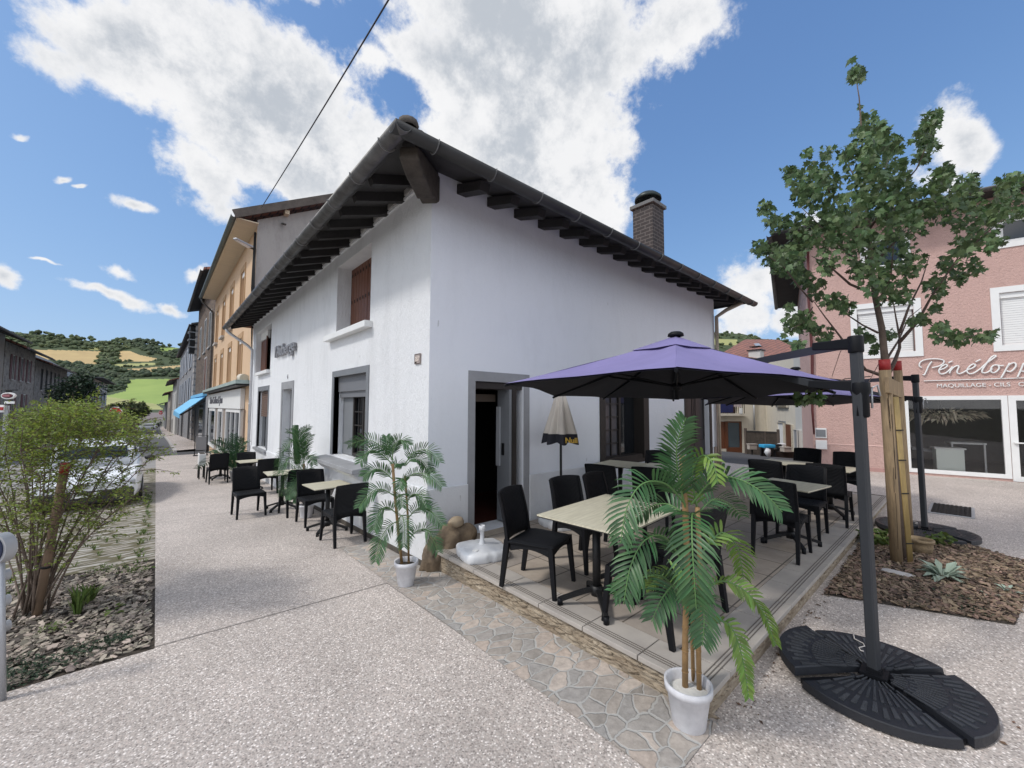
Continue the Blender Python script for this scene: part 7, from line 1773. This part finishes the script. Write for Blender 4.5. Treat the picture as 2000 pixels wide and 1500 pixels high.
# --- far leafy palm
def zq(x, y, f): return (380+x/8.333, 840+y/8.333, f)
gp = gr(459, 938); f3 = gp.x*.66+gp.y*.749
pt_ = thing('potted_palm', (gp.x, gp.y, gp.z), 'spreading leafy palm in a pale pot at the far end of the pavement row', 'potted palm', 'artificial palms in white pots')
pot(pt_, Vector((gp.x, gp.y, gp.z)), .10, .135, .26, M['zincl'], fill=M['soil'], z_fill=.85)
lf = MB(); rbm = MB()
C4 = [[(640, 700), (560, 480), (300, 480), (30, 640)], [(640, 700), (560, 400), (420, 260), (290, 180)], [(640, 700), (620, 400), (625, 200), (640, 60)], [(640, 700), (700, 400), (780, 200), (860, 210)], [(640, 700), (480, 420), (350, 320), (300, 380)], [(640, 700), (560, 300), (480, 190), (380, 150)], [(640, 700), (720, 420), (760, 330), (840, 380)], [(640, 700), (680, 300), (720, 150), (780, 130)], [(640, 700), (500, 560), (380, 520), (330, 640)]]
for i, L in enumerate(C4): frond(lf, rbm, [A(*zq(x, y, f3-.1*k*(1 if i % 2 else -.6))) for k, (x, y) in enumerate(L)], .26, 18, .03, 500+i, droop=.15)
lf.build('fronds', M['palmdark'], pt_, recalc=False); rbm.build('frond_ribs', M['rachis'], pt_)

# ================================================================ STAKED MAPLE
def leaf5(mb, p, rnd, s_):
    """small five-lobed maple leaf hanging from p"""
    n = Vector((rnd.gauss(0, 1), rnd.gauss(0, 1), rnd.uniform(.1, 1.1))).normalized(); d = Vector((rnd.gauss(0, .7), rnd.gauss(0, .7), -1+rnd.random()*.7)); d = (d-n*d.dot(n)).normalized(); q = n.cross(d)
    out = [(0, 0), (-.30, .10), (-.55, .28), (-.32, .42), (-.42, .72), (-.16, .66), (0, 1.0), (.16, .66), (.42, .72), (.32, .42), (.55, .28), (.30, .10)]
    mb.add([p+q*(x*s_)+d*(y*s_)+n*(abs(x)*-.25*s_) for x, y in out], [(0, 1, 2, 3), (0, 3, 4, 5), (0, 5, 6, 7), (0, 7, 8, 9), (0, 9, 10, 11)])
def zt(x, y): return (1400+x/2.5, 100+y/2.5)
tb_ = gr(1765, 1092); ft_ = tb_.x*.66+tb_.y*.749
mt_ = thing('young_maple', (tb_.x, tb_.y, tb_.z), 'young maple tree with spreading branches rising between timber stakes in the mulch bed', 'tree')
F0 = 4.72
mb = MB(); trunk = [(tb_.x, tb_.y, tb_.z-.05), tuple(A(1748, 900, F0+.0)), tuple(A(1730, 720, F0)), tuple(A(1722, 640, F0)), tuple(A(1708, 575, F0)), tuple(A(1700, 480, F0)), tuple(A(1690, 380, F0)), tuple(A(1684, 280, F0)), tuple(A(1678, 190, F0)), tuple(A(1668, 130, F0))]
mb.tube(trunk, [.045, .042, .038, .032, .027, .021, .015, .010, .006, .003], 12); mb.build('trunk', M['bark2'], mt_)
BR = [ # (px points), depth offset at tip
 ([(1727, 735), (1690, 722), (1664, 689), (1640, 656), (1610, 617), (1587, 585)], -.5, .02),
 ([(1733, 735), (1748, 705), (1757, 680), (1757, 659), (1748, 610), (1740, 560)], .5, .026),
 ([(1757, 668), (1792, 629), (1820, 578), (1860, 520), (1900, 460)], -.3, .02),
 ([(1757, 650), (1775, 600), (1800, 550), (1815, 500)], .3, .016),
 ([(1733, 700), (1755, 665), (1775, 620), (1800, 600)], .8, .014),
 ([(1715, 650), (1685, 635), (1649, 611), (1620, 590)], .6, .013),
 ([(1800, 620), (1826, 640), (1859, 662), (1898, 656), (1940, 650)], -.4, .008),
 ([(1708, 575), (1660, 555), (1620, 520), (1585, 500)], -.7, .018), ([(1705, 540), (1650, 490), (1600, 440), (1560, 400)], .5, .016),
 ([(1702, 520), (1750, 470), (1800, 440), (1850, 400)], .5, .016), ([(1698, 470), (1650, 420), (1610, 360), (1590, 320)], -.4, .014), ([(1696, 450), (1740, 390), (1790, 330), (1820, 260)], -.5, .014), ([(1692, 400), (1720, 350), (1740, 300)], .4, .01), ([(1690, 380), (1660, 330), (1640, 300)], .5, .009),
 ([(1587, 590), (1560, 560), (1530, 520), (1500, 500)], -.7, .009), ([(1587, 600), (1570, 630), (1550, 640)], -.5, .006), ([(1860, 520), (1920, 460), (1970, 420)], -.4, .01), ([(1710, 600), (1740, 540), (1745, 480)], -.6, .013), ([(1705, 560), (1690, 500), (1670, 450)], -.7, .012),
 ([(1655, 660), (1640, 690), (1625, 735)], -.4, .004), ([(1722, 700), (1700, 740), (1690, 760)], -1.0, .004)]
for i, (L, dd, r0) in enumerate(BR):
    n = len(L); pts = [A(u, v, F0+(dd*k/(n-1) if i not in (6, 14, 15, 16) else dd*(.5+.5*k/(n-1)))) for k, (u, v) in enumerate(L)]
    mb = MB(); mb.tube(pts, [lerp(r0, .003, k/(n-1)) for k in range(n)], 7); mb.build('branch', M['redbark'], mt_)
rnd = random.Random(31); lm = MB()
CL = [ # zoom coords of leaf clumps, radius in zoomed px, count
 (680, 110, 38, 60), (650, 45, 10, 8), (700, 270, 12, 10), (740, 350, 50, 60), (690, 395, 30, 25), (800, 380, 35, 35), (760, 440, 80, 150), (640, 490, 32, 35), (850, 450, 45, 60), (700, 560, 90, 150), (820, 560, 95, 180), (900, 600, 60, 80), (760, 680, 110, 200), (900, 720, 95, 160), (640, 780, 85, 130), (800, 830, 130, 220), (930, 850, 80, 110), (720, 960, 95, 120), (850, 980, 80, 90), (560, 820, 60, 70), (980, 760, 70, 80),
 (450, 500, 28, 28), (540, 500, 34, 40), (360, 600, 38, 45), (430, 640, 75, 120), (520, 600, 60, 80), (500, 700, 85, 140), (420, 700, 40, 45), (580, 640, 35, 35),
 (240, 770, 36, 50), (290, 840, 45, 60), (340, 830, 25, 20), (400, 830, 45, 50), (220, 960, 34, 40), (290, 1000, 60, 90), (360, 1010, 65, 100), (330, 1060, 50, 60), (400, 930, 60, 70), (500, 880, 80, 110), (420, 1100, 50, 60), (480, 1160, 50, 65), (540, 1030, 60, 70), (600, 900, 70, 90),
 (370, 1330, 50, 75), (430, 1310, 40, 50), (350, 1250, 20, 15), (520, 1380, 40, 40), (460, 1350, 30, 25), (620, 1240, 45, 50), (560, 1220, 35, 35), (400, 1440, 25, 15),
 (1050, 340, 42, 70), (1080, 300, 22, 25), (1010, 420, 45, 70), (1060, 460, 30, 35), (1000, 510, 35, 40), (1120, 600, 45, 60), (1060, 650, 55, 70), (1150, 700, 60, 80), (1240, 630, 32, 40), (1230, 700, 55, 70), (1180, 800, 70, 90), (1090, 780, 60, 70),
 (1400, 660, 45, 55), (1450, 620, 35, 35), (1440, 700, 55, 60), (1380, 780, 70, 90), (1300, 800, 60, 70), (1470, 790, 35, 35), (1280, 880, 60, 70), (1340, 930, 50, 60), (1200, 960, 55, 60), (1250, 1050, 40, 45), (1160, 1070, 45, 50), (1190, 1110, 35, 35), (1080, 1150, 55, 65), (1110, 1030, 30, 30), (1060, 1250, 28, 22), (940, 1210, 16, 8),
 (1010, 1310, 25, 22), (1100, 1370, 45, 45), (1170, 1400, 35, 35), (1240, 1390, 35, 30), (1310, 1390, 30, 28), (1345, 1375, 18, 14), (960, 1320, 20, 14), (840, 1380, 26, 25), (870, 1100, 70, 70), (760, 1110, 70, 70), (820, 1190, 50, 50), (700, 1060, 50, 45), (960, 1030, 60, 60), (730, 1400, 30, 35), (690, 1370, 20, 14), (770, 1450, 20, 14), (900, 1180, 40, 30),
 (420, 1330, 20, 15)]
for (x, y, r_, n) in CL:
    u, v = zt(x, y); rp = r_/2.5; off_ = rnd.uniform(-.7, .7) if 500 < x < 1000 else rnd.uniform(-.6, .3)
    for k in range(int(n*1.15)):
        a = rnd.uniform(0, 6.283); e = rnd.random()**.55*rp*rnd.choice([1, 1, 1.25])
        p = A(u+math.cos(a)*e, v+math.sin(a)*e-2, F0+off_+rnd.uniform(-1, 1)*min(.6, rp*.012+.12)); leaf5(lm, p, rnd, rnd.uniform(.045, .085))
lm.build('foliage', M['maple'], mt_, recalc=False)
lm = MB()
for k in range(60):
    u = 1555+rnd.random()*55; v = 762+rnd.random()*22; p = A(u, v+abs(u-1582)*.1, 3.7+rnd.random()*.3); leaf5(lm, p, rnd, .07)
lm.build('drooping_spray', M['maple'], mt_, recalc=False)
mb = MB(); mb.tube([A(1700, 735, F0-.5), A(1650, 740, 4.1), A(1600, 765, 3.85), A(1570, 772, 3.8)], .006, 5); mb.build('branch', M['redbark'], mt_)
# stakes
def stake(u0, v0, u1, vtop, f, r_, lab, red=True, cracks=True):
    b = A(u0, v0, f); b.z = gz(b.x, b.y)-.03; tpp = A(u1, vtop, f)
    t = thing('timber_stake', (b.x, b.y, b.z), lab, 'stake', 'timber stakes holding the young maple')
    redz = .115 if red else 0; d = (tpp-b).normalized(); q = tpp-d*redz
    mb = MB(); mb.tube([b, b.lerp(q, .5), q], r_, 20); s_ = mb.build('post', M['stakewood'], t)
    if red: mb = MB(); mb.tube([q, tpp], r_*.97, 20); mb.build('painted_top', M['redpaint'], t)
    if cracks:
        mb = MB(); rn_ = random.Random(int(u0)); cdv_ = Vector((-b.x, -b.y, 0)).normalized(); side = Vector((-cdv_.y, cdv_.x, 0))
        for k in range(9):
            o_ = rn_.uniform(-.05, .95); z0 = rn_.uniform(.05, .75); z1 = min(.97, z0+rn_.uniform(.1, .35)); pts_ = []
            for j in range(6): tt_ = lerp(z0, z1, j/5); an = o_*1.0+rn_.gauss(0, .03); pts_.append(b.lerp(q, tt_)+(cdv_*math.cos(an)+side*math.sin(-an)*-1)*r_*.995)
            mb.tube(pts_, .0022, 4)
        mb.build('cracks', M['crack'], s_)
    return t, b, q
s1t, b1, q1 = stake(1752, 1112, 1727, 702, 4.40, .052, 'thick front timber stake with a red painted top beside the maple trunk', True)
s2t, b2, q2_ = stake(1778, 1085, 1752, 705, 4.95, .042, 'thinner rear timber stake with a red top, half hidden behind the front stake', True, False)
mb = MB(); a = A(1733, 752, 4.30); b = A(1756, 762, 4.62); dd_ = (b-a).normalized(); mb.bar(a-dd_*.02, b+dd_*.10, .035, .17); mb.build('cross_board', M['stakewood'], s1t, bevel=.004)
st = thing('guard_strip', (b1.x+.06, b1.y-.08, b1.z), 'split cane strip strapped to the right of the front stake with dark bands', 'tree guard')
mb = MB(); a0 = A(1779, 1100, 4.36); a1 = A(1750, 775, 4.36)
for k in range(4): o_ = CR*(k*.014-.025); mb.tube([a0+o_, a0.lerp(a1, .5)+o_, a1+o_], .009, 6)
mb.build('canes', mat('pale_cane', (.45, .32, .13), .6, bump=.3, bscale=20, var=.3, vscale=14, stretch=(1, 1, .2)), st)
for t_ in (.12, .42, .62, .80):
    c_ = a0.lerp(a1, t_); mb = MB(); mb.bar(c_-CR*.042-CF*.012, c_+CR*.036-CF*.012, .006, .012); mb.build('band', M['ironblack'], st)
bk_ = gr(1795, 1086); bk_.x += .15
bs = thing('wicker_basket', (bk_.x, bk_.y, bk_.z), 'small wicker basket pot tucked behind the stake in the mulch', 'basket')
mb = MB(); mb.lathe([(0, 0), (.10, 0), (.115, .09), (.115, .135), (.13, .14), (.13, .165), (.115, .168), (.10, .14), (.095, .06)], bk_, 24); mb.build('body', M['basket'], bs)
mb = MB(); mb.lathe([(0, .09), (.10, .09)], bk_, 20); mb.build('soil', M['soil'], bs, recalc=False)
# flat stone at the stake foot
fs_ = gr(1750, 1122); mb = MB(); mb.blob((fs_.x, fs_.y, fs_.z+.02), (.06, .15, .018), 5, 3, .12); tag(mb.build('flat_stone', M['kerb']), 'flat pale stone lying at the foot of the front stake', 'stone')
# ================================================================ FLOWERING SHRUB ON THE LEFT
sb = gr(66, 1203)
shb = thing('shrub', (sb.x, sb.y, sb.z), 'tall leafy multi-stemmed shrub tied to a timber stake in the left planting bed', 'shrub')
fs0_ = sb.x*.66+sb.y*.749
rnd = random.Random(55); tips = []
SH = [(-55, 860), (-30, 930), (10, 890), (20, 830), (40, 880), (60, 820), (90, 810), (110, 850), (140, 800), (165, 840), (190, 800), (200, 860), (230, 830), (250, 870), (270, 830), (285, 880), (240, 940), (260, 970), (180, 900), (150, 950), (80, 930), (10, 990), (-20, 1010), (60, 990), (225, 1000), (290, 900)]
for i, (u, v) in enumerate(SH):
    ff = fs0_+rnd.uniform(-.5, .6)*(.7 if u > 200 else 1); b = Vector((sb.x, sb.y, sb.z))+Vector((rnd.gauss(0, .05), rnd.gauss(0, .05), 0))
    e = A(u, v, ff); mid = b.lerp(e, .5)+Vector((rnd.gauss(0, .05), rnd.gauss(0, .05), .18+rnd.random()*.1)); mid = Vector((lerp(b.x, e.x, .32), lerp(b.y, e.y, .32), lerp(b.z, e.z, .6)))
    P = []
    for k in range(9):
        t = k/8; P.append(b*(1-t)**2+mid*2*t*(1-t)+e*t*t)
    tips.append(P); mb = MB(); mb.tube(P, [lerp(.009, .0025, k/8) for k in range(9)], 6); mb.build('stem', M['bark2'], shb)
lm = MB(); tw = MB()
for P in tips:
    for k in range(3, 9):
        for j in range((5 if k > 4 else 2) if P[-1].dot(CR) < -2.15 else (3 if k > 5 else 1)):
            c = P[k].lerp(P[min(k+1, 8)], rnd.random()); d = Vector((rnd.gauss(0, 1), rnd.gauss(0, 1), rnd.uniform(-.1, .9))).normalized(); l_ = rnd.uniform(.12, .3); q = c+d*l_; q.z += -.02
            tw.tube([c, c.lerp(q, .5)+Vector((0, 0, .02)), q], [.003, .0022, .0012], 4, cap=False)
            for m_ in range(int(l_*95)):
                t = rnd.uniform(.15, 1.05); leaf(lm, c.lerp(q, t)+Vector((rnd.gauss(0, .008), rnd.gauss(0, .008), rnd.gauss(0, .008))), rnd, rnd.uniform(.018, .034), .5, d=d+Vector((rnd.gauss(0, .9), rnd.gauss(0, .9), rnd.gauss(0, .5))))
# fuller top
for k in range(520):
    u = rnd.gauss(125, 82); vt = interp(u, [-60, 0, 60, 140, 200, 260, 300], [870, 832, 808, 792, 800, 815, 850]); v = vt+abs(rnd.gauss(0, 48))+6
    if u > 300 or u < -60 or (u > 150 and v > 872 and rnd.random() < .75): continue
    c = A(u, v, fs0_+rnd.uniform(-.45, .55)); d = Vector((rnd.gauss(0, .8), rnd.gauss(0, .8), rnd.uniform(.0, 1))).normalized(); l_ = rnd.uniform(.08, .2); q = c+d*l_; tw.tube([c, q], [.0025, .001], 4, cap=False)
    for m_ in range(24): leaf(lm, c.lerp(q, rnd.random())+Vector((rnd.gauss(0, .02), rnd.gauss(0, .02), rnd.gauss(0, .02))), rnd, rnd.uniform(.02, .036), .5, d=d+Vector((rnd.gauss(0, .9), rnd.gauss(0, .9), rnd.gauss(0, .5))))
lm.build('foliage', M['shrub'], shb, recalc=False); tw.build('twigs', M['redbark'], shb, recalc=False)
ks = A(72, 1200, fs0_-.12); ks.z = gz(ks.x, ks.y)
ksx = thing('shrub_stake', (ks.x, ks.y, ks.z), 'leaning round timber stake with a red mark supporting the left shrub', 'stake')
ke = A(128, 905, fs0_-.1)
mb = MB(); mb.tube([ks, ks.lerp(ke, .93)], .030, 12); mb.build('post', M['bark2'] if False else mat('aged_stake', (.22, .15, .10), .85, bump=.4, bscale=20, var=.3), ksx)
mb = MB(); mb.tube([ks.lerp(ke, .93), ke], .031, 12); mb.build('red_mark', M['redpaint'], ksx)
mb = MB(); c_ = ks.lerp(ke, .32); mb.tube([c_, c_+(ke-ks).normalized()*.02], .035, 10); mb.build('tie', M['ironblack'], ksx)
# ================================================================ STEEL POST at the left edge
pp_ = gr(3, 1368); ppz = pp_.z
bo_ = thing('steel_post', (pp_.x, pp_.y, ppz), 'galvanised steel post with a round dark blue cap at the left edge of the photo', 'post')
fpp = pp_.x*.66+pp_.y*.749
cap_ = A(0, 1071, fpp)
mb = MB(); mb.tube([(pp_.x, pp_.y, ppz-.02), (cap_.x, cap_.y, cap_.z)], .021, 12); mb.build('tube', M['zincl'], bo_)
mb = MB(); disc(mb, cap_, .075, .092, .06); mb.build('rim', M['zincl'], bo_); mb = MB(); disc(mb, cap_-fw_*.012, .058, .075, .05); mb.build('cap', mat('dark_blue', (.01, .018, .05), .3), bo_)
for k, (v, r_) in enumerate(((1115, .03), (1165, .03), (1215, .028))):
    c_ = A(11, v+8, fpp+.03); mb = MB(); disc(mb, c_, .022, .034, .03); mb.build('eyelet', M['zincl'], bo_)
# ================================================================ CARS
def make_car(label, paint=None):
    t = thing('parked_car', (0, 0, 0), label, 'car', 'cars parked along the street')   # rear faces -y
    def loft(mb, secs):
        n = 0
        rings = []
        for (y, hw, zb, zt, rr) in secs:
            rg = []
            for (sx, zz, px_) in ((-1, zb, .94), (-1, zb+.12, 1.0), (-1, lerp(zb, zt, .62), 1.0), (-1, zt-.05, .96), (-1, zt, rr), (1, zt, rr), (1, zt-.05, .96), (1, lerp(zb, zt, .62), 1.0), (1, zb+.12, 1.0), (1, zb, .94)): rg.append((sx*hw*px_, y, zz))
            rings.append(rg)
        k = 10; vs = [p for r_ in rings for p in r_]
        fs = [(j*k+i, j*k+(i+1) % k, (j+1)*k+(i+1) % k, (j+1)*k+i) for j in range(len(rings)-1) for i in range(k)]+[tuple(range(k))[::-1], tuple(range((len(rings)-1)*k, len(rings)*k))]
        mb.add(vs, fs, False)
    mb = MB(); loft(mb, [(-1.92, .70, .30, .74, .85), (-1.86, .76, .22, .80, .9), (-1.2, .79, .18, .80, .93), (0.6, .80, .18, .80, .93), (1.3, .79, .18, .74, .9), (1.85, .72, .22, .62, .85), (1.95, .62, .28, .55, .8)]); bd = mb.build('body', M['carwhite'], t, bevel=.03)
    mb = MB(); loft(mb, [(-1.80, .68, .76, .80, .9), (-1.52, .64, .76, 1.16, .86), (-1.2, .64, .76, 1.24, .86), (-.1, .64, .76, 1.25, .86), (.35, .64, .76, 1.16, .84), (.95, .68, .74, .80, .9)]); cb = mb.build('cabin', M['carwhite'], t, bevel=.02)
    mb = MB(); mb.add([(-.52, -1.83+.03, .82), (.52, -1.80, .82), (.47, -1.545, 1.13), (-.47, -1.545, 1.13)], [(0, 1, 2, 3)]); mb.v = [v+Vector((0, -.035, .0)) for v in mb.v]; b0 = [Vector(v) for v in mb.v]; mb2 = MB(); mb2.prism(b0, (0, -.012, .008)); mb2.build('rear_window', M['glassdark'], t)
    mb2 = MB(); mb2.prism([(-.55, .93, .82), (.55, .93, .82), (.50, .42, 1.13), (-.50, .42, 1.13)], (0, .02, .02)); mb2.build('windscreen', M['glassdark'], t)
    for sx in (-1, 1):
        mb = MB(); mb.prism([(sx*.675, -1.45, .83), (sx*.675, .78, .83), (sx*.635, .35, 1.10), (sx*.625, -1.3, 1.12)], (sx*.012, 0, 0)); mb.build('side_window', M['glassdark'], t)
        mb = MB(); mb.blob((sx*.90, .58, .86), (.10, .05, .06), 2, 2, .05); mb.build('mirror', M['carblack'], t)
        mb = MB(); mb.box((sx*.64, -1.87, .66), (.14, .08, .2)); mb.build('tail_lamp', M['redlamp'], t, bevel=.02)
        mb = MB(); mb.box((sx*.58, 1.89, .52), (.2, .08, .1)); mb.build('headlight', M['zincl'], t, bevel=.02)
        for y in (-1.2, 1.2):
            mb = MB(); mb.tube([(sx*.66, y, .28), (sx*.80, y, .28)], .28, 24); w_ = mb.build('wheel', M['carblack'], t)
            mb = MB(); mb.tube([(sx*.79, y, .28), (sx*.808, y, .28)], .17, 16); mb.build('rim', M['zincl'], w_)
    mb = MB(); mb.box((0, 1.90, .29), (1.34, .14, .26)); mb.build('front_bumper', M['carblack'], t, bevel=.04)
    mb = MB(); mb.tube([(0, 1.955, .50), (0, 1.975, .50)], .05, 16); mb.build('badge', M['zincl'], t)
    mb = MB(); mb.box((0, 1.965, .34), (.40, .02, .085)); mb.build('front_plate', M['whitepaint'], t)
    mb = MB(); mb.box((0, -1.88, .30), (1.46, .16, .24)); mb.build('bumper', M['carblack'], t, bevel=.04)
    mb = MB(); mb.box((0, -1.94, .56), (.42, .02, .09)); mb.build('number_plate', M['whitepaint'], t)
    mb = MB(); mb.tube([(0, -1.925, .70), (0, -1.945, .70)], .045, 16); mb.build('emblem', M['zincl'], t)
    mb = MB(); mb.box((0, -1.62, 1.165), (.9, .14, .025)); mb.build('spoiler', M['carwhite'], t, bevel=.01)
    return t
car0 = make_car('white hatchback parked facing the camera just behind the left shrub'); reg(car0)
car0.location = (-.98, 13.15, gz(-.9, 12.9)); car0.rotation_euler = (0, 0, R(181)); 
def putcar(x, y, a, lab):
    c = copy_tree(car0); c.location = (x, y, gz(x, y)); c.rotation_euler = (0, 0, R(a)); c['label'] = lab
putcar(-1.6, 128, 80, 'distant white car crossing at the far end of the street')
putcar(-2.6, 96, 3, 'distant white car parked on the left of the far street, below the round tree')
putcar(-5.5, 88, 0, 'white car parked far down the left side of the street')
putcar(-3.9, 140, 20, 'farthest pale car beyond the round street tree')
# ================================================================ STREET TREES, SIGNS, PERSON
def street_tree(name, u, vb, vt, f, rpx, lab, mt='conifer', seed=1, n=1500, ls=.3, ztr=None):
    rn_ = random.Random(seed); top = A(u, vt, f); b = Vector((top.x, top.y, gz(top.x, top.y))); r_ = rpx/FP*f
    t = thing(name, tuple(b), lab, 'tree'); zc = lerp(A(u, vb, f).z, top.z, .5); rz2 = (top.z-A(u, vb, f).z)/2
    mb = MB(); mb.tube([b, Vector((b.x, b.y, zc))], [r_*.12, r_*.06], 8); mb.build('trunk', M['bark2'], t)
    mb = MB(); lobes = [(Vector((rn_.gauss(0, .45)*r_, rn_.gauss(0, .45)*r_, rn_.uniform(-.6, .6)*rz2)), rn_.uniform(.35, .55)) for _ in range(12)]
    for k in range(n):
        c, s_ = rn_.choice(lobes); d = Vector((rn_.gauss(0, 1), rn_.gauss(0, 1), rn_.gauss(0, 1))).normalized(); p = Vector((b.x, b.y, zc))+c+Vector((d.x*r_*s_, d.y*r_*s_, d.z*rz2*s_*.9))*rn_.uniform(.6, 1.05)
        leaf(mb, p, rn_, ls*rn_.uniform(.6, 1.2), .7, d=Vector((rn_.gauss(0, 1), rn_.gauss(0, 1), rn_.gauss(0, .6))))
    mb.build('crown', M[mt], t, recalc=False); return t
street_tree('street_tree', 162, 815, 722, 27, 42, 'dark feathery tree standing across the street just above the left shrub', seed=3, n=2600, ls=.22)
street_tree('street_tree', 248, 832, 783, 62, 24, 'dense green tree behind the stop sign on the left side of the street', 'wood1', seed=5, n=2200, ls=.5)
street_tree('street_tree', 272, 816, 784, 75, 16, 'round clipped street tree with a bare trunk right of the stop sign', 'wood1', seed=8, n=1600, ls=.5)
street_tree('street_tree', 230, 825, 785, 85, 22, 'tree partly hidden behind the stop sign, in front of the far roofs', 'wood2', seed=12, n=1500, ls=.6)
def stop(u, v, rpx, f, lab, cover=True):
    c = A(u, v, f); r_ = rpx/FP*f; g_ = gz(c.x, c.y); t = thing('stop_sign', (c.x, c.y, g_), lab, 'sign')
    mb = MB(); mb.tube([(c.x, c.y, g_), (c.x, c.y, c.z+r_*.3)], .03, 8); mb.build('pole', M['zincl'], t)
    def octa(rr, off_, th_, nm, m_):
        P = [c-fw_*off_+right*(rr*math.cos(R(22.5+45*i)))+Vector((0, 0, rr*math.sin(R(22.5+45*i)))) for i in range(8)]; mb = MB(); mb.prism(P, fw_*th_); return mb.build(nm, m_, t)
    octa(r_, .0, .02, 'rim', M['whitepaint']); f_ = octa(r_*.9, .012, .02, 'face', M['stopred'])
    m4 = Matrix.Identity(4)
    o_ = c-fw_*.03-right*(r_*.72)-Vector((0, 0, r_*.26))
    for i in range(3): m4[i][0] = right[i]; m4[i][1] = (0, 0, 1)[i]; m4[i][2] = -fw_[i]; m4[i][3] = o_[i]
    textmesh('STOP', r_*.78, .01, 'lettering', M['whitepaint'], m4 @ Matrix.Diagonal((.82, 1, 1, 1)), f_)
stop(225, 809, 15.5, 22, 'red octagonal stop sign half hidden by the shrub on the left')
stop(314, 806, 4.6, 95, 'tiny distant red stop sign on the far right-hand sidewalk')
# far walker
wp_ = A(313, 842.5, 100); wz = gz(wp_.x, wp_.y)+.1
def person(x, y, z, lab):
    J = [(0, 0, .92), (0, 0, 1.2), (0, 0, 1.42), (0, .0, 1.52), (0, .01, 1.66), (.19, 0, 1.38), (.25, .05, 1.12), (.24, .14, .9), (-.19, 0, 1.38), (-.25, -.03, 1.12), (-.24, .06, .9), (.09, .0, .88), (.10, .08, .48), (.10, .02, .06), (.10, .14, .03), (-.09, 0, .88), (-.10, -.06, .48), (-.10, -.2, .08), (-.10, -.1, .03)]
    E_ = [(0, 1), (1, 2), (2, 3), (3, 4), (2, 5), (5, 6), (6, 7), (2, 8), (8, 9), (9, 10), (0, 11), (11, 12), (12, 13), (13, 14), (0, 15), (15, 16), (16, 17), (17, 18)]
    RR = [.14, .13, .15, .06, .10, .06, .045, .035, .06, .045, .035, .09, .06, .045, .04, .09, .06, .045, .04]
    me = bpy.data.meshes.new('person'); me.from_pydata(J, E_, []); o = bpy.data.objects.new('person', me); COL.objects.link(o)
    o.modifiers.new('s', 'SKIN')
    for i, r_ in enumerate(RR): me.skin_vertices[0].data[i].radius = (r_, r_)
    me.skin_vertices[0].data[0].use_root = True
    sb_ = o.modifiers.new('u', 'SUBSURF'); sb_.levels = sb_.render_levels = 2
    dg = bpy.context.evaluated_depsgraph_get(); m2 = bpy.data.meshes.new_from_object(o.evaluated_get(dg)); o.modifiers.clear(); o.data = m2; m2.materials.clear(); m2.materials.append(mat('dark_clothing', (.03, .032, .045), .8))
    o.location = (x, y, z); o['label'] = lab; o['category'] = 'person'; return o
person(wp_.x, wp_.y, wz, 'person in dark clothes walking far down the right-hand sidewalk')
pb_ = thing('litter_bin', (wp_.x-.45, wp_.y+14, gz(wp_.x, wp_.y+14)), 'small dark planter box on the far sidewalk edge beyond the walker', 'planter')
mb = MB(); mb.box((wp_.x-.45, wp_.y+14, gz(wp_.x, wp_.y+14)+.45), (.7, .7, .7)); mb.build('box', M['darkwood'], pb_, bevel=.05); mb = MB(); mb.blob((wp_.x-.45, wp_.y+14, gz(wp_.x, wp_.y+14)+.95), .35, 4, 2); mb.build('plant', M['wood2'], pb_)
# fallen leaves on the paving
rnd = random.Random(90); mb = MB()
for (u, v, s_) in [(1845, 1270, .05), (1958, 1295, .05), (1950, 1448, .07), (1985, 1420, .05), (1975, 1410, .04), (1660, 1205, .04), (1560, 1190, .05), (1545, 1175, .04), (1525, 1290, .05), (1530, 1310, .05), (1508, 1230, .04), (1940, 1058, .05), (1385, 978, .03), (1436, 1021, .03), (1240, 1130, .03), (775, 1205, .02), (890, 1262, .02), (1515, 1165, .05), (1508, 1180, .04), (1600, 1175, .04)]:
    p = gr(u, v); p.z += .006; a = rnd.uniform(0, 6.28); d = Vector((math.cos(a), math.sin(a), 0)); q = Vector((-d.y, d.x, 0)); s_ *= .55
    mb.add([p, p+d*s_*.5+q*s_*.25+Vector((0, 0, .006)), p+d*s_+Vector((0, 0, .003)), p+d*s_*.5-q*s_*.25], [(0, 1, 2, 3)])
for k in range(70):
    p = Vector((rnd.uniform(2.5, 4.7), 0, 0)); p.y = TY0-.03-abs(rnd.gauss(0, .07)); p.z = gz(p.x, p.y)+.006; a = rnd.uniform(0, 6.28); d = Vector((math.cos(a), math.sin(a), 0)); q = Vector((-d.y, d.x, 0)); s_ = rnd.uniform(.012, .04)
    mb.add([p, p+d*s_*.5+q*s_*.2+Vector((0, 0, .005)), p+d*s_, p+d*s_*.5-q*s_*.2], [(0, 1, 2, 3)])
tag(mb.build('fallen_leaves', mat('dead_leaf', (.13, .085, .05), .8, island=.4), recalc=False), 'scattered dry leaves and bark bits on the paving', 'leaves', kind='stuff')
